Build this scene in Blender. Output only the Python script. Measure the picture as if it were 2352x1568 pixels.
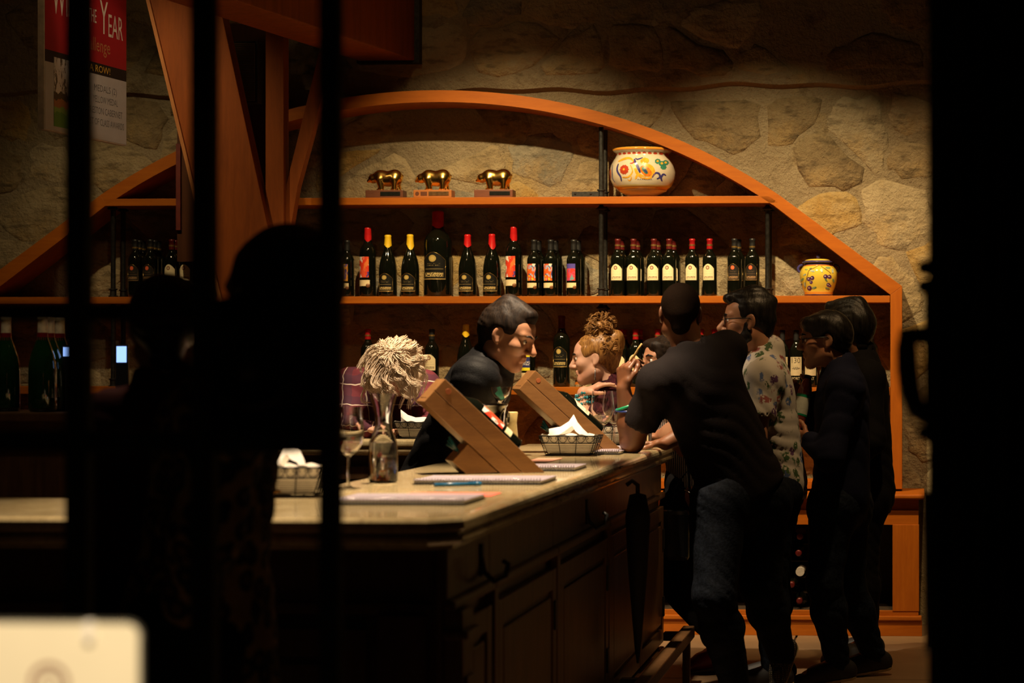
import bpy, bmesh, math, random
import numpy as np
from mathutils import Vector, Matrix

# ------------------------------------------------------------------ camera
H = 1.374                       # camera height (m)
FPX, PPX, PPY = 5000.0, 1850.0, 831.0     # focal length / principal point in photo pixels
TH = math.atan(0.05)            # the wall is seen almost square-on
for o in list(bpy.data.objects):
    bpy.data.objects.remove(o)
scn = bpy.context.scene
COL = scn.collection
cam_d = bpy.data.cameras.new('camera')
cam = bpy.data.objects.new('camera', cam_d)
COL.objects.link(cam)
cam.location = (0, 0, H)
cam.rotation_euler = (math.pi / 2, 0, TH)
cam_d.sensor_width = 36
cam_d.lens = FPX * 36 / 2352
cam_d.shift_x = (1176 - PPX) / 2352
cam_d.shift_y = (PPY - 784) / 2352
cam_d.clip_start = 0.1
cam_d.clip_end = 60
cam_d.dof.use_dof = True
cam_d.dof.focus_distance = 9.7
cam_d.dof.aperture_fstop = 3.9
scn.camera = cam

# ------------------------------------------------------------------ light
scn.view_settings.view_transform = 'Standard'
scn.view_settings.look = 'None'
scn.view_settings.gamma = 1
scn.view_settings.use_curve_mapping = False
scn.view_settings.exposure = 0.0
world = bpy.data.worlds.new('World')
scn.world = world
world.use_nodes = True
world.node_tree.nodes['Background'].inputs[0].default_value = (1.0, 0.72, 0.42, 1)
world.node_tree.nodes['Background'].inputs[1].default_value = 0.004
WARM = (1.0, 0.62, 0.28)


def spot(name, loc, target, watts, size_deg, blend=0.6, radius=0.03, color=WARM):
    d = bpy.data.lights.new(name, 'SPOT')
    d.energy = watts
    d.spot_size = math.radians(size_deg)
    d.spot_blend = blend
    d.shadow_soft_size = radius
    d.color = color
    o = bpy.data.objects.new(name, d)
    COL.objects.link(o)
    o.location = loc
    o.rotation_euler = (Vector(target) - Vector(loc)).to_track_quat('-Z', 'Y').to_euler()
    return o


NEUT = (1.0, 0.76, 0.50)
SHELFC = (1.0, 0.72, 0.36)
# ceiling track spots aimed at the arched shelf
spot('shelf_spot', (-0.85, 9.35, 3.75), (-0.75, 11.3, 1.32), 490, 60, 1.0, 0.025, SHELFC)
spot('shelf_spot', (-2.1, 9.3, 3.75), (-2.05, 11.3, 1.46), 490, 60, 1.0, 0.025, SHELFC)
spot('shelf_spot', (-3.9, 9.3, 3.75), (-3.9, 11.3, 1.55), 85, 62, 1.0, 0.025, SHELFC)
spot('shelf_spot', (0.15, 9.4, 3.75), (0.1, 11.3, 1.25), 200, 56, 1.0, 0.025, WARM)
# downlights over the tasting bar
spot('bar_spot', (-1.24, 7.75, 3.7), (-1.47, 8.40, 1.05), 950, 35, 0.9, 0.04, NEUT)
spot('bar_spot', (-1.95, 8.1, 3.7), (-1.38, 9.25, 1.2), 520, 34, 0.7, 0.04, NEUT)
spot('bar_spot', (-2.05, 9.3, 3.7), (-2.15, 9.9, 1.3), 560, 38, 0.7, 0.04, NEUT)
spot('bar_spot', (-1.45, 6.7, 3.7), (-1.45, 6.5, 1.0), 1080, 46, 0.8, 0.04, NEUT)
spot('bar_spot', (-1.75, 5.5, 3.7), (-1.6, 5.3, 1.0), 700, 38, 0.8, 0.04, NEUT)
# dim downlight in the passage right of the bar
spot('passage_spot', (0.15, 8.5, 3.7), (-0.25, 9.3, 1.2), 105, 62, 0.9, 0.05, WARM)
# added lamp that brightens the sign just inside the gate
spot('sign_fill', (-0.55, 0.95, 2.5), (-0.74, 1.9, 1.05), 250, 26, 0.8, 0.04, NEUT)
# added spots brighten the banner and display stand, with added fill over the hall
spot('banner_fill', (-2.3, 7.4, 4.0), (-3.56, 9.35, 2.65), 55, 15, 0.6, 0.03, NEUT)
spot('stand_fill', (-3.1, 6.6, 3.8), (-3.0, 7.4, 1.35), 50, 20, 0.7, 0.03, NEUT)
spot('hall_fill', (-2.6, 7.6, 4.2), (-3.2, 10.2, 2.7), 20, 70, 1.0, 0.1, WARM)

# ------------------------------------------------------------------ pixel helpers (directions only)
ct, st = math.cos(TH), math.sin(TH)


def ray(px, py):
    a = (px - PPX) / FPX
    b = (PPY - py) / FPX
    return Vector((-st + ct * a, ct + st * a, b))


def P(px, py, Y):               # the point seen at a pixel that stands at depth Y
    d = ray(px, py)
    return Vector((0, 0, H)) + d * (Y / d.y)


def G(px, py, z):               # the point seen at a pixel that lies on a level surface z
    d = ray(px, py)
    return Vector((0, 0, H)) + d * ((z - H) / d.z)


# ------------------------------------------------------------------ mesh helpers
class MB:
    def __init__(s):
        s.v, s.f, s.mi, s.uv = [], [], [], None

    def add(s, v, f, mi=0):
        n = len(s.v)
        s.v += [tuple(x) for x in v]
        s.f += [tuple(i + n for i in q) for q in f]
        s.mi += [mi] * len(f)
        return s

    def box(s, lo, hi, mi=0, M=None):
        (a, b, c), (d, e, g) = lo, hi
        v = [Vector(q) for q in ((a, b, c), (d, b, c), (d, e, c), (a, e, c), (a, b, g), (d, b, g), (d, e, g), (a, e, g))]
        if M is not None:
            v = [M @ q for q in v]
        return s.add(v, [(0, 3, 2, 1), (4, 5, 6, 7), (0, 1, 5, 4), (1, 2, 6, 5), (2, 3, 7, 6), (3, 0, 4, 7)], mi)

    def lathe(s, prof, n=24, c=(0, 0, 0), mi=0, M=None, a0=0.0, a1=2 * math.pi):
        full = abs(a1 - a0 - 2 * math.pi) < 1e-6
        m = n if full else n + 1
        v, f = [], []
        for r, z in prof:
            for i in range(m):
                a = a0 + (a1 - a0) * i / n
                q = Vector((c[0] + r * math.cos(a), c[1] + r * math.sin(a), c[2] + z))
                v.append(M @ q if M is not None else q)
        for j in range(len(prof) - 1):
            for i in range(n):
                i2 = (i + 1) % m
                f.append((j * m + i, j * m + i2, (j + 1) * m + i2, (j + 1) * m + i))
        return s.add(v, f, mi)

    def tube(s, pts, r, n=6, closed=False, mi=0, cap=True):
        pts = [Vector(p) for p in pts]
        rs = r if isinstance(r, (list, tuple)) else [r] * len(pts)
        L = len(pts)
        up = None
        v, f = [], []
        for i, p in enumerate(pts):
            if closed:
                t = pts[(i + 1) % L] - pts[i - 1]
            else:
                t = pts[min(i + 1, L - 1)] - pts[max(i - 1, 0)]
            if t.length < 1e-9:
                t = Vector((0, 0, 1))
            t.normalize()
            if up is None:
                up = Vector((0, 0, 1)) if abs(t.z) < 0.9 else Vector((1, 0, 0))
            x = up - t * up.dot(t)
            if x.length < 1e-6:
                x = t.orthogonal()
            x.normalize()
            up = x
            y = t.cross(x)
            for k in range(n):
                a = 2 * math.pi * k / n
                v.append(p + (x * math.cos(a) + y * math.sin(a)) * rs[i])
        for i in range(L if closed else L - 1):
            j = (i + 1) % L
            for k in range(n):
                k2 = (k + 1) % n
                f.append((i * n + k, i * n + k2, j * n + k2, j * n + k))
        if cap and not closed:
            f.append(tuple(range(n - 1, -1, -1)))
            f.append(tuple((L - 1) * n + k for k in range(n)))
        return s.add(v, f, mi)

    def prism(s, poly, d, mi=0):          # closed polygon (3D points) pushed along d
        n = len(poly)
        d = Vector(d)
        v = [Vector(p) for p in poly] + [Vector(p) + d for p in poly]
        f = [tuple(range(n)), tuple(range(2 * n - 1, n - 1, -1))]
        f += [(i, i + n, (i + 1) % n + n, (i + 1) % n) for i in range(n)]
        return s.add(v, f, mi)

    def sphere(s, c, r, n=12, m=8, mi=0, sc=(1, 1, 1)):
        prof = [(max(1e-4, math.sin(math.pi * j / m)) * r, -math.cos(math.pi * j / m) * r) for j in range(m + 1)]
        v0 = len(s.v)
        s.lathe(prof, n, (0, 0, 0), mi)
        for i in range(v0, len(s.v)):
            x, y, z = s.v[i]
            s.v[i] = (x * sc[0] + c[0], y * sc[1] + c[1], z * sc[2] + c[2])
        return s

    def mesh(s, name, mats, off=None, smooth=False, fix=True, bevel=0):
        me = bpy.data.meshes.new(name)
        v = s.v if off is None else [(a - off[0], b - off[1], c - off[2]) for a, b, c in s.v]
        me.from_pydata([tuple(q) for q in v], [], s.f)
        for m in (mats if isinstance(mats, (list, tuple)) else [mats]):
            me.materials.append(m)
        if any(s.mi):
            me.polygons.foreach_set('material_index', s.mi)
        if fix or bevel:
            bm = bmesh.new()
            bm.from_mesh(me)
            bmesh.ops.recalc_face_normals(bm, faces=bm.faces)
            if bevel:
                eds = [e for e in bm.edges if len(e.link_faces) == 2 and e.calc_face_angle(0) > 0.6]
                bmesh.ops.bevel(bm, geom=eds, offset=bevel, segments=2, affect='EDGES', profile=0.6, clamp_overlap=True)
            bm.to_mesh(me)
            bm.free()
        if smooth:
            me.polygons.foreach_set('use_smooth', [True] * len(me.polygons))
            if smooth == 'auto':
                try:
                    me.set_sharp_from_angle(angle=math.radians(40))
                except Exception:
                    pass
        me.update()
        return me


def link(name, me, parent=None, loc=None):
    o = bpy.data.objects.new(name, me)
    COL.objects.link(o)
    if parent is not None:
        o.parent = parent
    if loc is not None:
        o.location = loc
    return o


def tag(o, label=None, cat=None, group=None, kind=None):
    if label:
        o['label'] = label
    if cat:
        o['category'] = cat
    if group:
        o['group'] = group
    if kind:
        o['kind'] = kind
    return o


def thing(name, label, cat, loc=(0, 0, 0), group=None, rz=0.0):
    o = link(name, None, None, loc)
    o.empty_display_size = 0.05
    o.rotation_euler = (0, 0, rz)
    return tag(o, label, cat, group)


def part(name, mb, mat, root, smooth=False, bevel=0, label=None, world=True, off=None):
    """a part built in world coordinates, stored relative to its root"""
    if off is None:
        off = root.location if (root is not None and world) else None
        if root is not None and world and root.parent is not None:
            off = root.parent.location + root.location
    me = mb.mesh(name, mat, off, smooth, True, bevel)
    o = link(name, me, root)
    if label:
        o['label'] = label
    return o


def copy_tree(o, parent=None):
    c = o.copy()
    COL.objects.link(c)
    c.parent = parent
    for ch in list(o.children):
        copy_tree(ch, c)
    return c


def text_verts(s, size, width=None):
    cu = bpy.data.curves.new('t', 'FONT')
    cu.body = s
    cu.size = size
    cu.align_x = 'CENTER'
    cu.align_y = 'CENTER'
    cu.resolution_u = 2
    ob = bpy.data.objects.new('t', cu)
    COL.objects.link(ob)
    bpy.context.view_layer.update()
    me = ob.to_mesh()
    v = [tuple(q.co) for q in me.vertices]
    f = [tuple(p.vertices) for p in me.polygons]
    ob.to_mesh_clear()
    bpy.data.objects.remove(ob)
    bpy.data.curves.remove(cu)
    if width and v:
        x0 = min(q[0] for q in v)
        x1 = max(q[0] for q in v)
        k = width / (x1 - x0)
        v = [((q[0] - (x0 + x1) / 2) * k, q[1], q[2]) for q in v]
    return v, f


# ------------------------------------------------------------------ materials
def new_mat(name):
    m = bpy.data.materials.new(name)
    m.use_nodes = True
    return m, m.node_tree.nodes, m.node_tree.links, m.node_tree.nodes['Principled BSDF']


def mixc(N, L, fac, a, b, blend='MIX'):
    n = N.new('ShaderNodeMix')
    n.data_type = 'RGBA'
    n.blend_type = blend
    for sock, val in ((n.inputs[0], fac), (n.inputs[6], a), (n.inputs[7], b)):
        if hasattr(val, 'is_linked') or hasattr(val, 'links'):
            L.new(val, sock)
        elif isinstance(val, (int, float)):
            sock.default_value = val
        else:
            sock.default_value = (*val[:3], 1)
    return n.outputs[2]


def math_n(N, L, op, a, b=0.0, c=None):
    n = N.new('ShaderNodeMath')
    n.operation = op
    for i, val in enumerate((a, b) if c is None else (a, b, c)):
        if hasattr(val, 'links'):
            L.new(val, n.inputs[i])
        else:
            n.inputs[i].default_value = val
    return n.outputs[0]


def tex_noise(N, L, vec, scale, detail=4, rough=0.6, stretch=(1, 1, 1)):
    mp = N.new('ShaderNodeMapping')
    mp.inputs['Scale'].default_value = stretch
    L.new(vec, mp.inputs[0])
    n = N.new('ShaderNodeTexNoise')
    n.inputs['Scale'].default_value = scale
    n.inputs['Detail'].default_value = detail
    n.inputs['Roughness'].default_value = rough
    L.new(mp.outputs[0], n.inputs['Vector'])
    return n.outputs[0], n.outputs[1]


def ramp(N, L, fac, stops, interp='LINEAR'):
    r = N.new('ShaderNodeValToRGB')
    r.color_ramp.interpolation = interp
    e = r.color_ramp.elements
    while len(e) < len(stops):
        e.new(0.5)
    for i, (p, c) in enumerate(stops):
        e[i].position = p
        e[i].color = (*c[:3], 1)
    L.new(fac, r.inputs[0])
    return r.outputs[0]


def bump(N, L, B, h, strength=0.3, dist=0.01):
    b = N.new('ShaderNodeBump')
    b.inputs['Strength'].default_value = strength
    b.inputs['Distance'].default_value = dist
    L.new(h, b.inputs['Height'])
    L.new(b.outputs[0], B.inputs['Normal'])


def M(name, col, rough=0.5, metal=0.0, var=0.15, scale=20, bmp=0.0, coat=0.0, stretch=(1, 1, 1), col2=None, detail=4,
      emit=None, spec=None, sheen=0.0):
    m, N, L, B = new_mat(name)
    tc = N.new('ShaderNodeTexCoord').outputs['Object']
    f, _ = tex_noise(N, L, tc, scale, detail, 0.6, stretch)
    c2 = col2 if col2 else tuple(max(0, c * (1 - var * 2)) for c in col)
    c1 = col if col2 else tuple(min(1, c * (1 + var)) for c in col)
    r = ramp(N, L, f, [(0.3, c2), (0.7, c1)])
    L.new(r, B.inputs['Base Color'])
    B.inputs['Roughness'].default_value = rough
    B.inputs['Metallic'].default_value = metal
    B.inputs['Coat Weight'].default_value = coat
    B.inputs['Sheen Weight'].default_value = sheen
    if spec is not None:
        B.inputs['Specular IOR Level'].default_value = spec
    if bmp:
        bump(N, L, B, f, bmp, 0.01)
    if emit:
        B.inputs['Emission Color'].default_value = (*emit[0], 1)
        B.inputs['Emission Strength'].default_value = emit[1]
    return m


def wood(name, a, b, scale=3.0, stretch=(1, 12, 12), rough=0.45, coat=0.15, rings=True):
    m, N, L, B = new_mat(name)
    tc = N.new('ShaderNodeTexCoord').outputs['Object']
    f, _ = tex_noise(N, L, tc, scale, 5, 0.65, stretch)
    g, _ = tex_noise(N, L, tc, scale * 9, 3, 0.6, stretch)
    k, _ = tex_noise(N, L, tc, 1.7, 2, 0.5)
    c = ramp(N, L, f, [(0.3, b), (0.68, a)])
    c = mixc(N, L, math_n(N, L, 'MULTIPLY', g, 0.35), c, tuple(x * 0.5 for x in b))
    c = mixc(N, L, ramp(N, L, k, [(0.66, (0, 0, 0)), (0.78, (0.6, 0.6, 0.6))]), c, tuple(x * 0.45 for x in b))
    L.new(c, B.inputs['Base Color'])
    B.inputs['Roughness'].default_value = rough
    B.inputs['Coat Weight'].default_value = coat
    B.inputs['Coat Roughness'].default_value = 0.25
    B.inputs['Specular IOR Level'].default_value = 0.22
    bump(N, L, B, g, 0.08, 0.004)
    return m


def glass(name, col=(1, 1, 1), rough=0.0, ior=1.45):
    m, N, L, B = new_mat(name)
    tc = N.new('ShaderNodeTexCoord').outputs['Object']
    f, _ = tex_noise(N, L, tc, 30, 2)
    L.new(ramp(N, L, f, [(0.2, tuple(c * 0.97 for c in col)), (0.8, col)]), B.inputs['Base Color'])
    B.inputs['Transmission Weight'].default_value = 1
    B.inputs['Roughness'].default_value = rough
    B.inputs['IOR'].default_value = ior
    return m


SHELF_WOOD = wood('shelf_wood', (0.46, 0.128, 0.006), (0.35, 0.088, 0.004), 2.5, (1.5, 10, 14), 0.55, 0.02)
SHELF_WOOD_V = wood('shelf_wood_upright', (0.46, 0.128, 0.006), (0.35, 0.088, 0.004), 2.5, (14, 10, 1.5), 0.55, 0.02)
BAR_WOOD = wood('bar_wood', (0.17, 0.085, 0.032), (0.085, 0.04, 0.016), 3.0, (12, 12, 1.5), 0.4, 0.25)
BEAM_WOOD = wood('beam_wood', (0.34, 0.085, 0.012), (0.21, 0.05, 0.007), 2.0, (9, 9, 1), 0.6, 0.0)
BOX_WOOD = wood('box_wood', (0.30, 0.145, 0.05), (0.2, 0.09, 0.03), 4.0, (2, 10, 10), 0.45, 0.2)
IRON = M('black_iron', (0.035, 0.034, 0.032), 0.5, 0.6, 0.3, 60, 0.1)
GATE_IRON = M('gate_iron', (0.012, 0.013, 0.011), 0.6, 0.3, 0.3, 40, 0.1)
BLACK_WIRE = M('black_wire', (0.012, 0.011, 0.01), 0.45, 0.5, 0.2, 80)
GLASSM = glass('clear_glass')
PAPER = M('white_paper', (0.86, 0.82, 0.76), 0.8, 0, 0.04, 25, 0.25)
STEEL = M('polished_steel', (0.75, 0.74, 0.7), 0.12, 1.0, 0.1, 30)

# ------------------------------------------------------------------ the room
YW = 11.42                      # face of the back wall


def mortar_mat():
    m, N, L, B = new_mat('wall_mortar')
    tc = N.new('ShaderNodeTexCoord').outputs['Object']
    f, _ = tex_noise(N, L, tc, 3.5, 6, 0.7)
    g, _ = tex_noise(N, L, tc, 45, 4, 0.7)
    c = ramp(N, L, f, [(0.3, (0.28, 0.225, 0.135)), (0.7, (0.42, 0.345, 0.215))])
    c = mixc(N, L, math_n(N, L, 'MULTIPLY', g, 0.35), c, (0.24, 0.19, 0.12))
    o, _ = tex_noise(N, L, tc, 1.8, 5, 0.65)
    c = mixc(N, L, ramp(N, L, o, [(0.55, (0, 0, 0)), (0.68, (0.7, 0.7, 0.7))]), c, (0.42, 0.30, 0.12))
    o2, _ = tex_noise(N, L, tc, 7, 6, 0.75)
    c = mixc(N, L, ramp(N, L, o2, [(0.54, (0, 0, 0)), (0.68, (0.8, 0.8, 0.8))]), c, (0.13, 0.09, 0.045))
    L.new(c, B.inputs['Base Color'])
    B.inputs['Roughness'].default_value = 0.95
    n3, _ = tex_noise(N, L, tc, 13, 6, 0.75)
    bump(N, L, B, math_n(N, L, 'ADD', math_n(N, L, 'MULTIPLY', n3, 1.0), math_n(N, L, 'MULTIPLY', g, 0.3)), 1.0, 0.035)
    return m


def stone_mat(name, a, b, c3):
    m, N, L, B = new_mat(name)
    tc = N.new('ShaderNodeTexCoord').outputs['Object']
    oi = N.new('ShaderNodeObjectInfo').outputs['Random']
    ad = N.new('ShaderNodeVectorMath')
    ad.operation = 'ADD'
    L.new(tc, ad.inputs[0])
    cb = N.new('ShaderNodeCombineXYZ')
    for i in range(3):
        L.new(math_n(N, L, 'MULTIPLY', oi, 7.3 + i * 5), cb.inputs[i])
    L.new(cb.outputs[0], ad.inputs[1])
    f, _ = tex_noise(N, L, ad.outputs[0], 5, 6, 0.68)
    g, _ = tex_noise(N, L, ad.outputs[0], 38, 5, 0.7)
    h, _ = tex_noise(N, L, ad.outputs[0], 9, 4, 0.6, (1, 1, 3))
    c = ramp(N, L, f, [(0.36, a), (0.52, b), (0.66, c3)])
    w_, _ = tex_noise(N, L, tc, 3.2, 5, 0.7)
    c = mixc(N, L, ramp(N, L, w_, [(0.5, (0, 0, 0)), (0.62, (0.6, 0.6, 0.6))]), c, (0.44, 0.31, 0.13))
    c = mixc(N, L, ramp(N, L, h, [(0.52, (0, 0, 0)), (0.66, (0.75, 0.75, 0.75))]), c, tuple(x * 0.42 for x in a))
    c = mixc(N, L, math_n(N, L, 'MULTIPLY', g, 0.4), c, tuple(x * 0.55 for x in b))
    L.new(c, B.inputs['Base Color'])
    B.inputs['Roughness'].default_value = 0.92
    hh = math_n(N, L, 'ADD', math_n(N, L, 'MULTIPLY', f, 1.0), math_n(N, L, 'MULTIPLY', g, 0.35))
    bump(N, L, B, hh, 1.0, 0.045)
    return m


MORTAR = mortar_mat()
STONES = [stone_mat('stone_tan', (0.291, 0.221, 0.120), (0.407, 0.322, 0.184), (0.485, 0.396, 0.240)),
          stone_mat('stone_ochre', (0.407, 0.248, 0.064), (0.446, 0.313, 0.120), (0.466, 0.368, 0.200)),
          stone_mat('stone_grey', (0.194, 0.175, 0.128), (0.291, 0.262, 0.192), (0.369, 0.322, 0.224)),
          stone_mat('stone_brown', (0.19, 0.135, 0.07), (0.27, 0.205, 0.11), (0.35, 0.27, 0.15)),
          stone_mat('stone_pale', (0.388, 0.313, 0.192), (0.485, 0.405, 0.256), (0.543, 0.460, 0.304))]
rng = random.Random(7)
X0, X1, Z1 = -7.2, 3.2, 4.4
ZS = 2.815                      # the long seam: the upper courses stand proud of the lower ones


def seam(x):
    return ZS + 0.028 * math.sin(x * 0.9 + 1) * 0.5 + 0.010 * math.sin(x * 5.1) + 0.008 * math.sin(x * 13.7 + 2) + 0.012 * x / 3


wb = MB()
wb.box((X0, YW, -0.05), (X1, YW + 0.3, Z1))
xs = [X0 + (X1 - X0) * i / 160 for i in range(161)]
v = []
for x in xs:
    z = seam(x)
    v += [(x, YW - 0.0, z - 0.004), (x, YW - 0.042, z + 0.012), (x, YW - 0.05, z + 0.06), (x, YW - 0.05, Z1)]
f = []
for i in range(160):
    for j in range(3):
        f.append((i * 4 + j, (i + 1) * 4 + j, (i + 1) * 4 + j + 1, i * 4 + j + 1))
wb.add(v, f)
wall = link('wall_back', wb.mesh('wall_back', MORTAR, None, False))
tag(wall, 'rough stone back wall of mixed tan and ochre rubble', kind='structure')


def clip(poly, nx, nz, d):      # keep nx*x+nz*z <= d
    out = []
    n = len(poly)
    for i in range(n):
        a, b = poly[i], poly[(i + 1) % n]
        da = nx * a[0] + nz * a[1] - d
        db = nx * b[0] + nz * b[1] - d
        if da <= 0:
            out.append(a)
        if (da < 0 < db) or (db < 0 < da):
            t = da / (da - db)
            out.append((a[0] + t * (b[0] - a[0]), a[1] + t * (b[1] - a[1])))
    return out


def rubble(xa, xb, za, zb, dx, dz, yface, seamside):
    sites = []
    row = 0
    z = za + dz * 0.4
    while z < zb:
        x = xa + (0.5 if row % 2 else 0.1) * dx
        while x < xb:
            sites.append((x + rng.uniform(-.45, .45) * dx, z + rng.uniform(-.42, .42) * dz))
            x += dx * rng.choice((0.7, 1.0, 1.0, 1.35))
        z += dz
        row += 1
    sx = 1.25                    # stones lie a little flat
    for i, (x, z) in enumerate(sites):
        if rng.random() < 0.08:
            continue
        poly = [(x - 1, z - 1), (x + 1, z - 1), (x + 1, z + 1), (x - 1, z + 1)]
        gap = rng.uniform(0.012, 0.055)
        near = sorted(sites, key=lambda q: ((q[0] - x) / sx) ** 2 + (q[1] - z) ** 2)[1:16]
        for (u, w) in near:
            nx, nz = (u - x) / sx ** 2, (w - z)
            ln = math.hypot(nx, nz)
            nx, nz = nx / ln, nz / ln
            d = nx * (x + u) / 2 + nz * (z + w) / 2 - gap * 0.5
            poly = clip(poly, nx, nz, d)
            if len(poly) < 3:
                break
        if len(poly) < 3:
            continue
        poly = clip(poly, 0, -1, -(za + 0.012))
        poly = clip(poly, 0, 1, zb - 0.012)
        poly = clip(poly, 1, 0, xb)
        poly = clip(poly, -1, 0, -xa)
        if len(poly) < 3:
            continue
        # irregular outline: subdivide, jitter, cut corners
        pts = []
        n = len(poly)
        for k in range(n):
            a, b = poly[k], poly[(k + 1) % n]
            L = math.hypot(b[0] - a[0], b[1] - a[1])
            if L < 0.015:
                continue
            for t in ((0.16, 0.5, 0.84) if L > 0.12 else (0.25, 0.75)):
                j = min(0.022, L * 0.14)
                pts.append((a[0] + t * (b[0] - a[0]) + rng.uniform(-j, j), a[1] + t * (b[1] - a[1]) + rng.uniform(-j, j)))
        if len(pts) < 5:
            continue
        cx = sum(p[0] for p in pts) / len(pts)
        cz = sum(p[1] for p in pts) / len(pts)
        ext = max(max(p[0] for p in pts) - min(p[0] for p in pts), max(p[1] for p in pts) - min(p[1] for p in pts))
        if ext < 0.09:
            continue
        pr = rng.uniform(0.003, 0.011)
        mb = MB()
        n = len(pts)
        vv = []
        for s, y in ((1.02, 0.02), (1.0, 0.001), (0.90, -pr * 0.75), (0.60, -pr)):
            for (px_, pz_) in pts:
                vv.append(((px_ - cx) * s, y + (rng.uniform(-.003, .003) if s < 1 else 0), (pz_ - cz) * s))
        vv.append((rng.uniform(-.02, .02), -pr * rng.uniform(0.8, 1.3), rng.uniform(-.02, .02)))
        ff = []
        for r in range(3):
            for k in range(n):
                ff.append((r * n + k, r * n + (k + 1) % n, (r + 1) * n + (k + 1) % n, (r + 1) * n + k))
        for k in range(n):
            ff.append((3 * n + k, 3 * n + (k + 1) % n, 4 * n))
        mb.add(vv, ff)
        mat = STONES[rng.choices(range(5), (4, 2, 2.2, 1.6, 3))[0]]
        me = mb.mesh('stone', mat, None, True)
        o = link('stone', me, wall, (cx, yface, cz))
        o.rotation_euler = (0, 0, 0)


rubble(-5.6, 1.7, 0.60, ZS - 0.035, 0.34, 0.245, YW, 0)
rubble(-5.6, 1.7, ZS + 0.06, 3.65, 0.38, 0.26, YW - 0.05, 1)

# floor, ceiling, side walls
m, N, L, B = new_mat('floor_concrete')
tc = N.new('ShaderNodeTexCoord').outputs['Object']
f1, _ = tex_noise(N, L, tc, 1.6, 6, 0.65)
f2, _ = tex_noise(N, L, tc, 30, 4, 0.7)
c = ramp(N, L, f1, [(0.3, (0.20, 0.12, 0.06)), (0.7, (0.32, 0.21, 0.115))])
c = mixc(N, L, math_n(N, L, 'MULTIPLY', f2, 0.3), c, (0.12, 0.07, 0.035))
L.new(c, B.inputs['Base Color'])
B.inputs['Roughness'].default_value = 0.5
bump(N, L, B, f2, 0.15, 0.004)
FLOORM = m
TILEG = M('floor_joint', (0.09, 0.055, 0.03), 0.9, 0, 0.2, 30)
fl = link('floor', MB().box((X0, -1.5, -0.12), (X1, YW, -0.012)).mesh('floor', TILEG))
tag(fl, 'brown sealed concrete floor in large squares', kind='structure')
tile_me = {}
for i in range(11):
    for j in range(13):
        x, y = -7.2 + i * 0.945, -1.4 + j * 0.985
        key = 't'
        if key not in tile_me:
            tile_me[key] = MB().box((0, 0, -0.02), (0.935, 0.975, 0.0)).mesh('floor_slab', FLOORM, bevel=0.003)
        link('floor_slab', tile_me[key], fl, (x, y, 0))
CEIL = wood('ceiling_boards', (0.10, 0.05, 0.02), (0.05, 0.025, 0.01), 2, (10, 1, 10), 0.7, 0)
ce = link('ceiling', MB().box((X0, 3.2, Z1), (X1, YW + 0.3, Z1 + 0.1)).mesh('ceiling', CEIL))
tag(ce, 'dark wooden ceiling above the hall', kind='structure')
for nm, x in (('wall_left', X0 - 0.2), ('wall_right', X1)):
    w = link(nm, MB().box((x, -1.5, -0.05), (x + 0.2, YW + 0.3, Z1)).mesh(nm, MORTAR))
    tag(w, 'dim plastered side wall of the hall', kind='structure')

# ------------------------------------------------------------------ arched wall shelf
YF, YB = 11.12, 11.40
shelf = thing('arched_shelf', 'large arched wooden wall shelf with three boards on the stone wall', 'shelf',
              tuple(P(1010, 1122, YF)))


def W(px, py):                  # pixel on the shelf's front plane
    return P(px, py, YF)


def prism_px(pts, y0=YF, y1=YB):
    return MB().prism([W(*q) for q in pts], (0, y1 - y0, 0))


def arch_y(x, R=1382.0, cy=1589.0):
    return cy - math.sqrt(R * R - (x - 1010) ** 2)


out, inn = [], []
for i in range(41):
    a = math.radians(-34.36 + 68.72 * i / 40)
    out.append((1010 + 1382 * math.sin(a), 1589 - 1382 * math.cos(a)))
    inn.append((1010 + 1355 * math.sin(a), 1589 - 1355 * math.cos(a)))
mb = MB()
for i in range(40):
    mb.prism([W(*out[i]), W(*out[i + 1]), W(*inn[i + 1]), W(*inn[i])], (0, YB - YF, 0))
part('arch_board', mb, SHELF_WOOD, shelf)
for s in (1, -1):
    q = [(1010 + s * (x - 1010), y) for x, y in ((1790, 448), (2072, 657), (2045, 677), (1774.5, 470))]
    part('haunch_board', prism_px(q), SHELF_WOOD, shelf, bevel=0.002)
    q = [(1010 + s * (x - 1010), y) for x, y in ((2045, 677), (2072, 657), (2072, 1123), (2045, 1123))]
    part('side_post', prism_px(q), SHELF_WOOD_V, shelf, bevel=0.002)
xl1, xr1 = 1010 - 775, 1010 + 775
part('shelf_board', prism_px([(243, 456.5), (1766, 449.5), (1790, 466), (222, 473)], YF + .004), SHELF_WOOD, shelf, bevel=0.002)
part('shelf_board', prism_px([(-24, 682), (2044, 678.5), (2044, 694.5), (-24, 698)], YF + .004), SHELF_WOOD, shelf, bevel=0.002)
part('shelf_board', prism_px([(-24, 887), (2044, 890), (2044, 907.5), (-24, 904)], YF + .004), SHELF_WOOD, shelf, bevel=0.002)
part('bottom_rail', prism_px([(-24, 1101), (2044, 1105), (2044, 1122.5), (-24, 1119)], YF + .004), SHELF_WOOD, shelf, bevel=0.002)


def zs(px, py):
    return W(px, py).z


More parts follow.
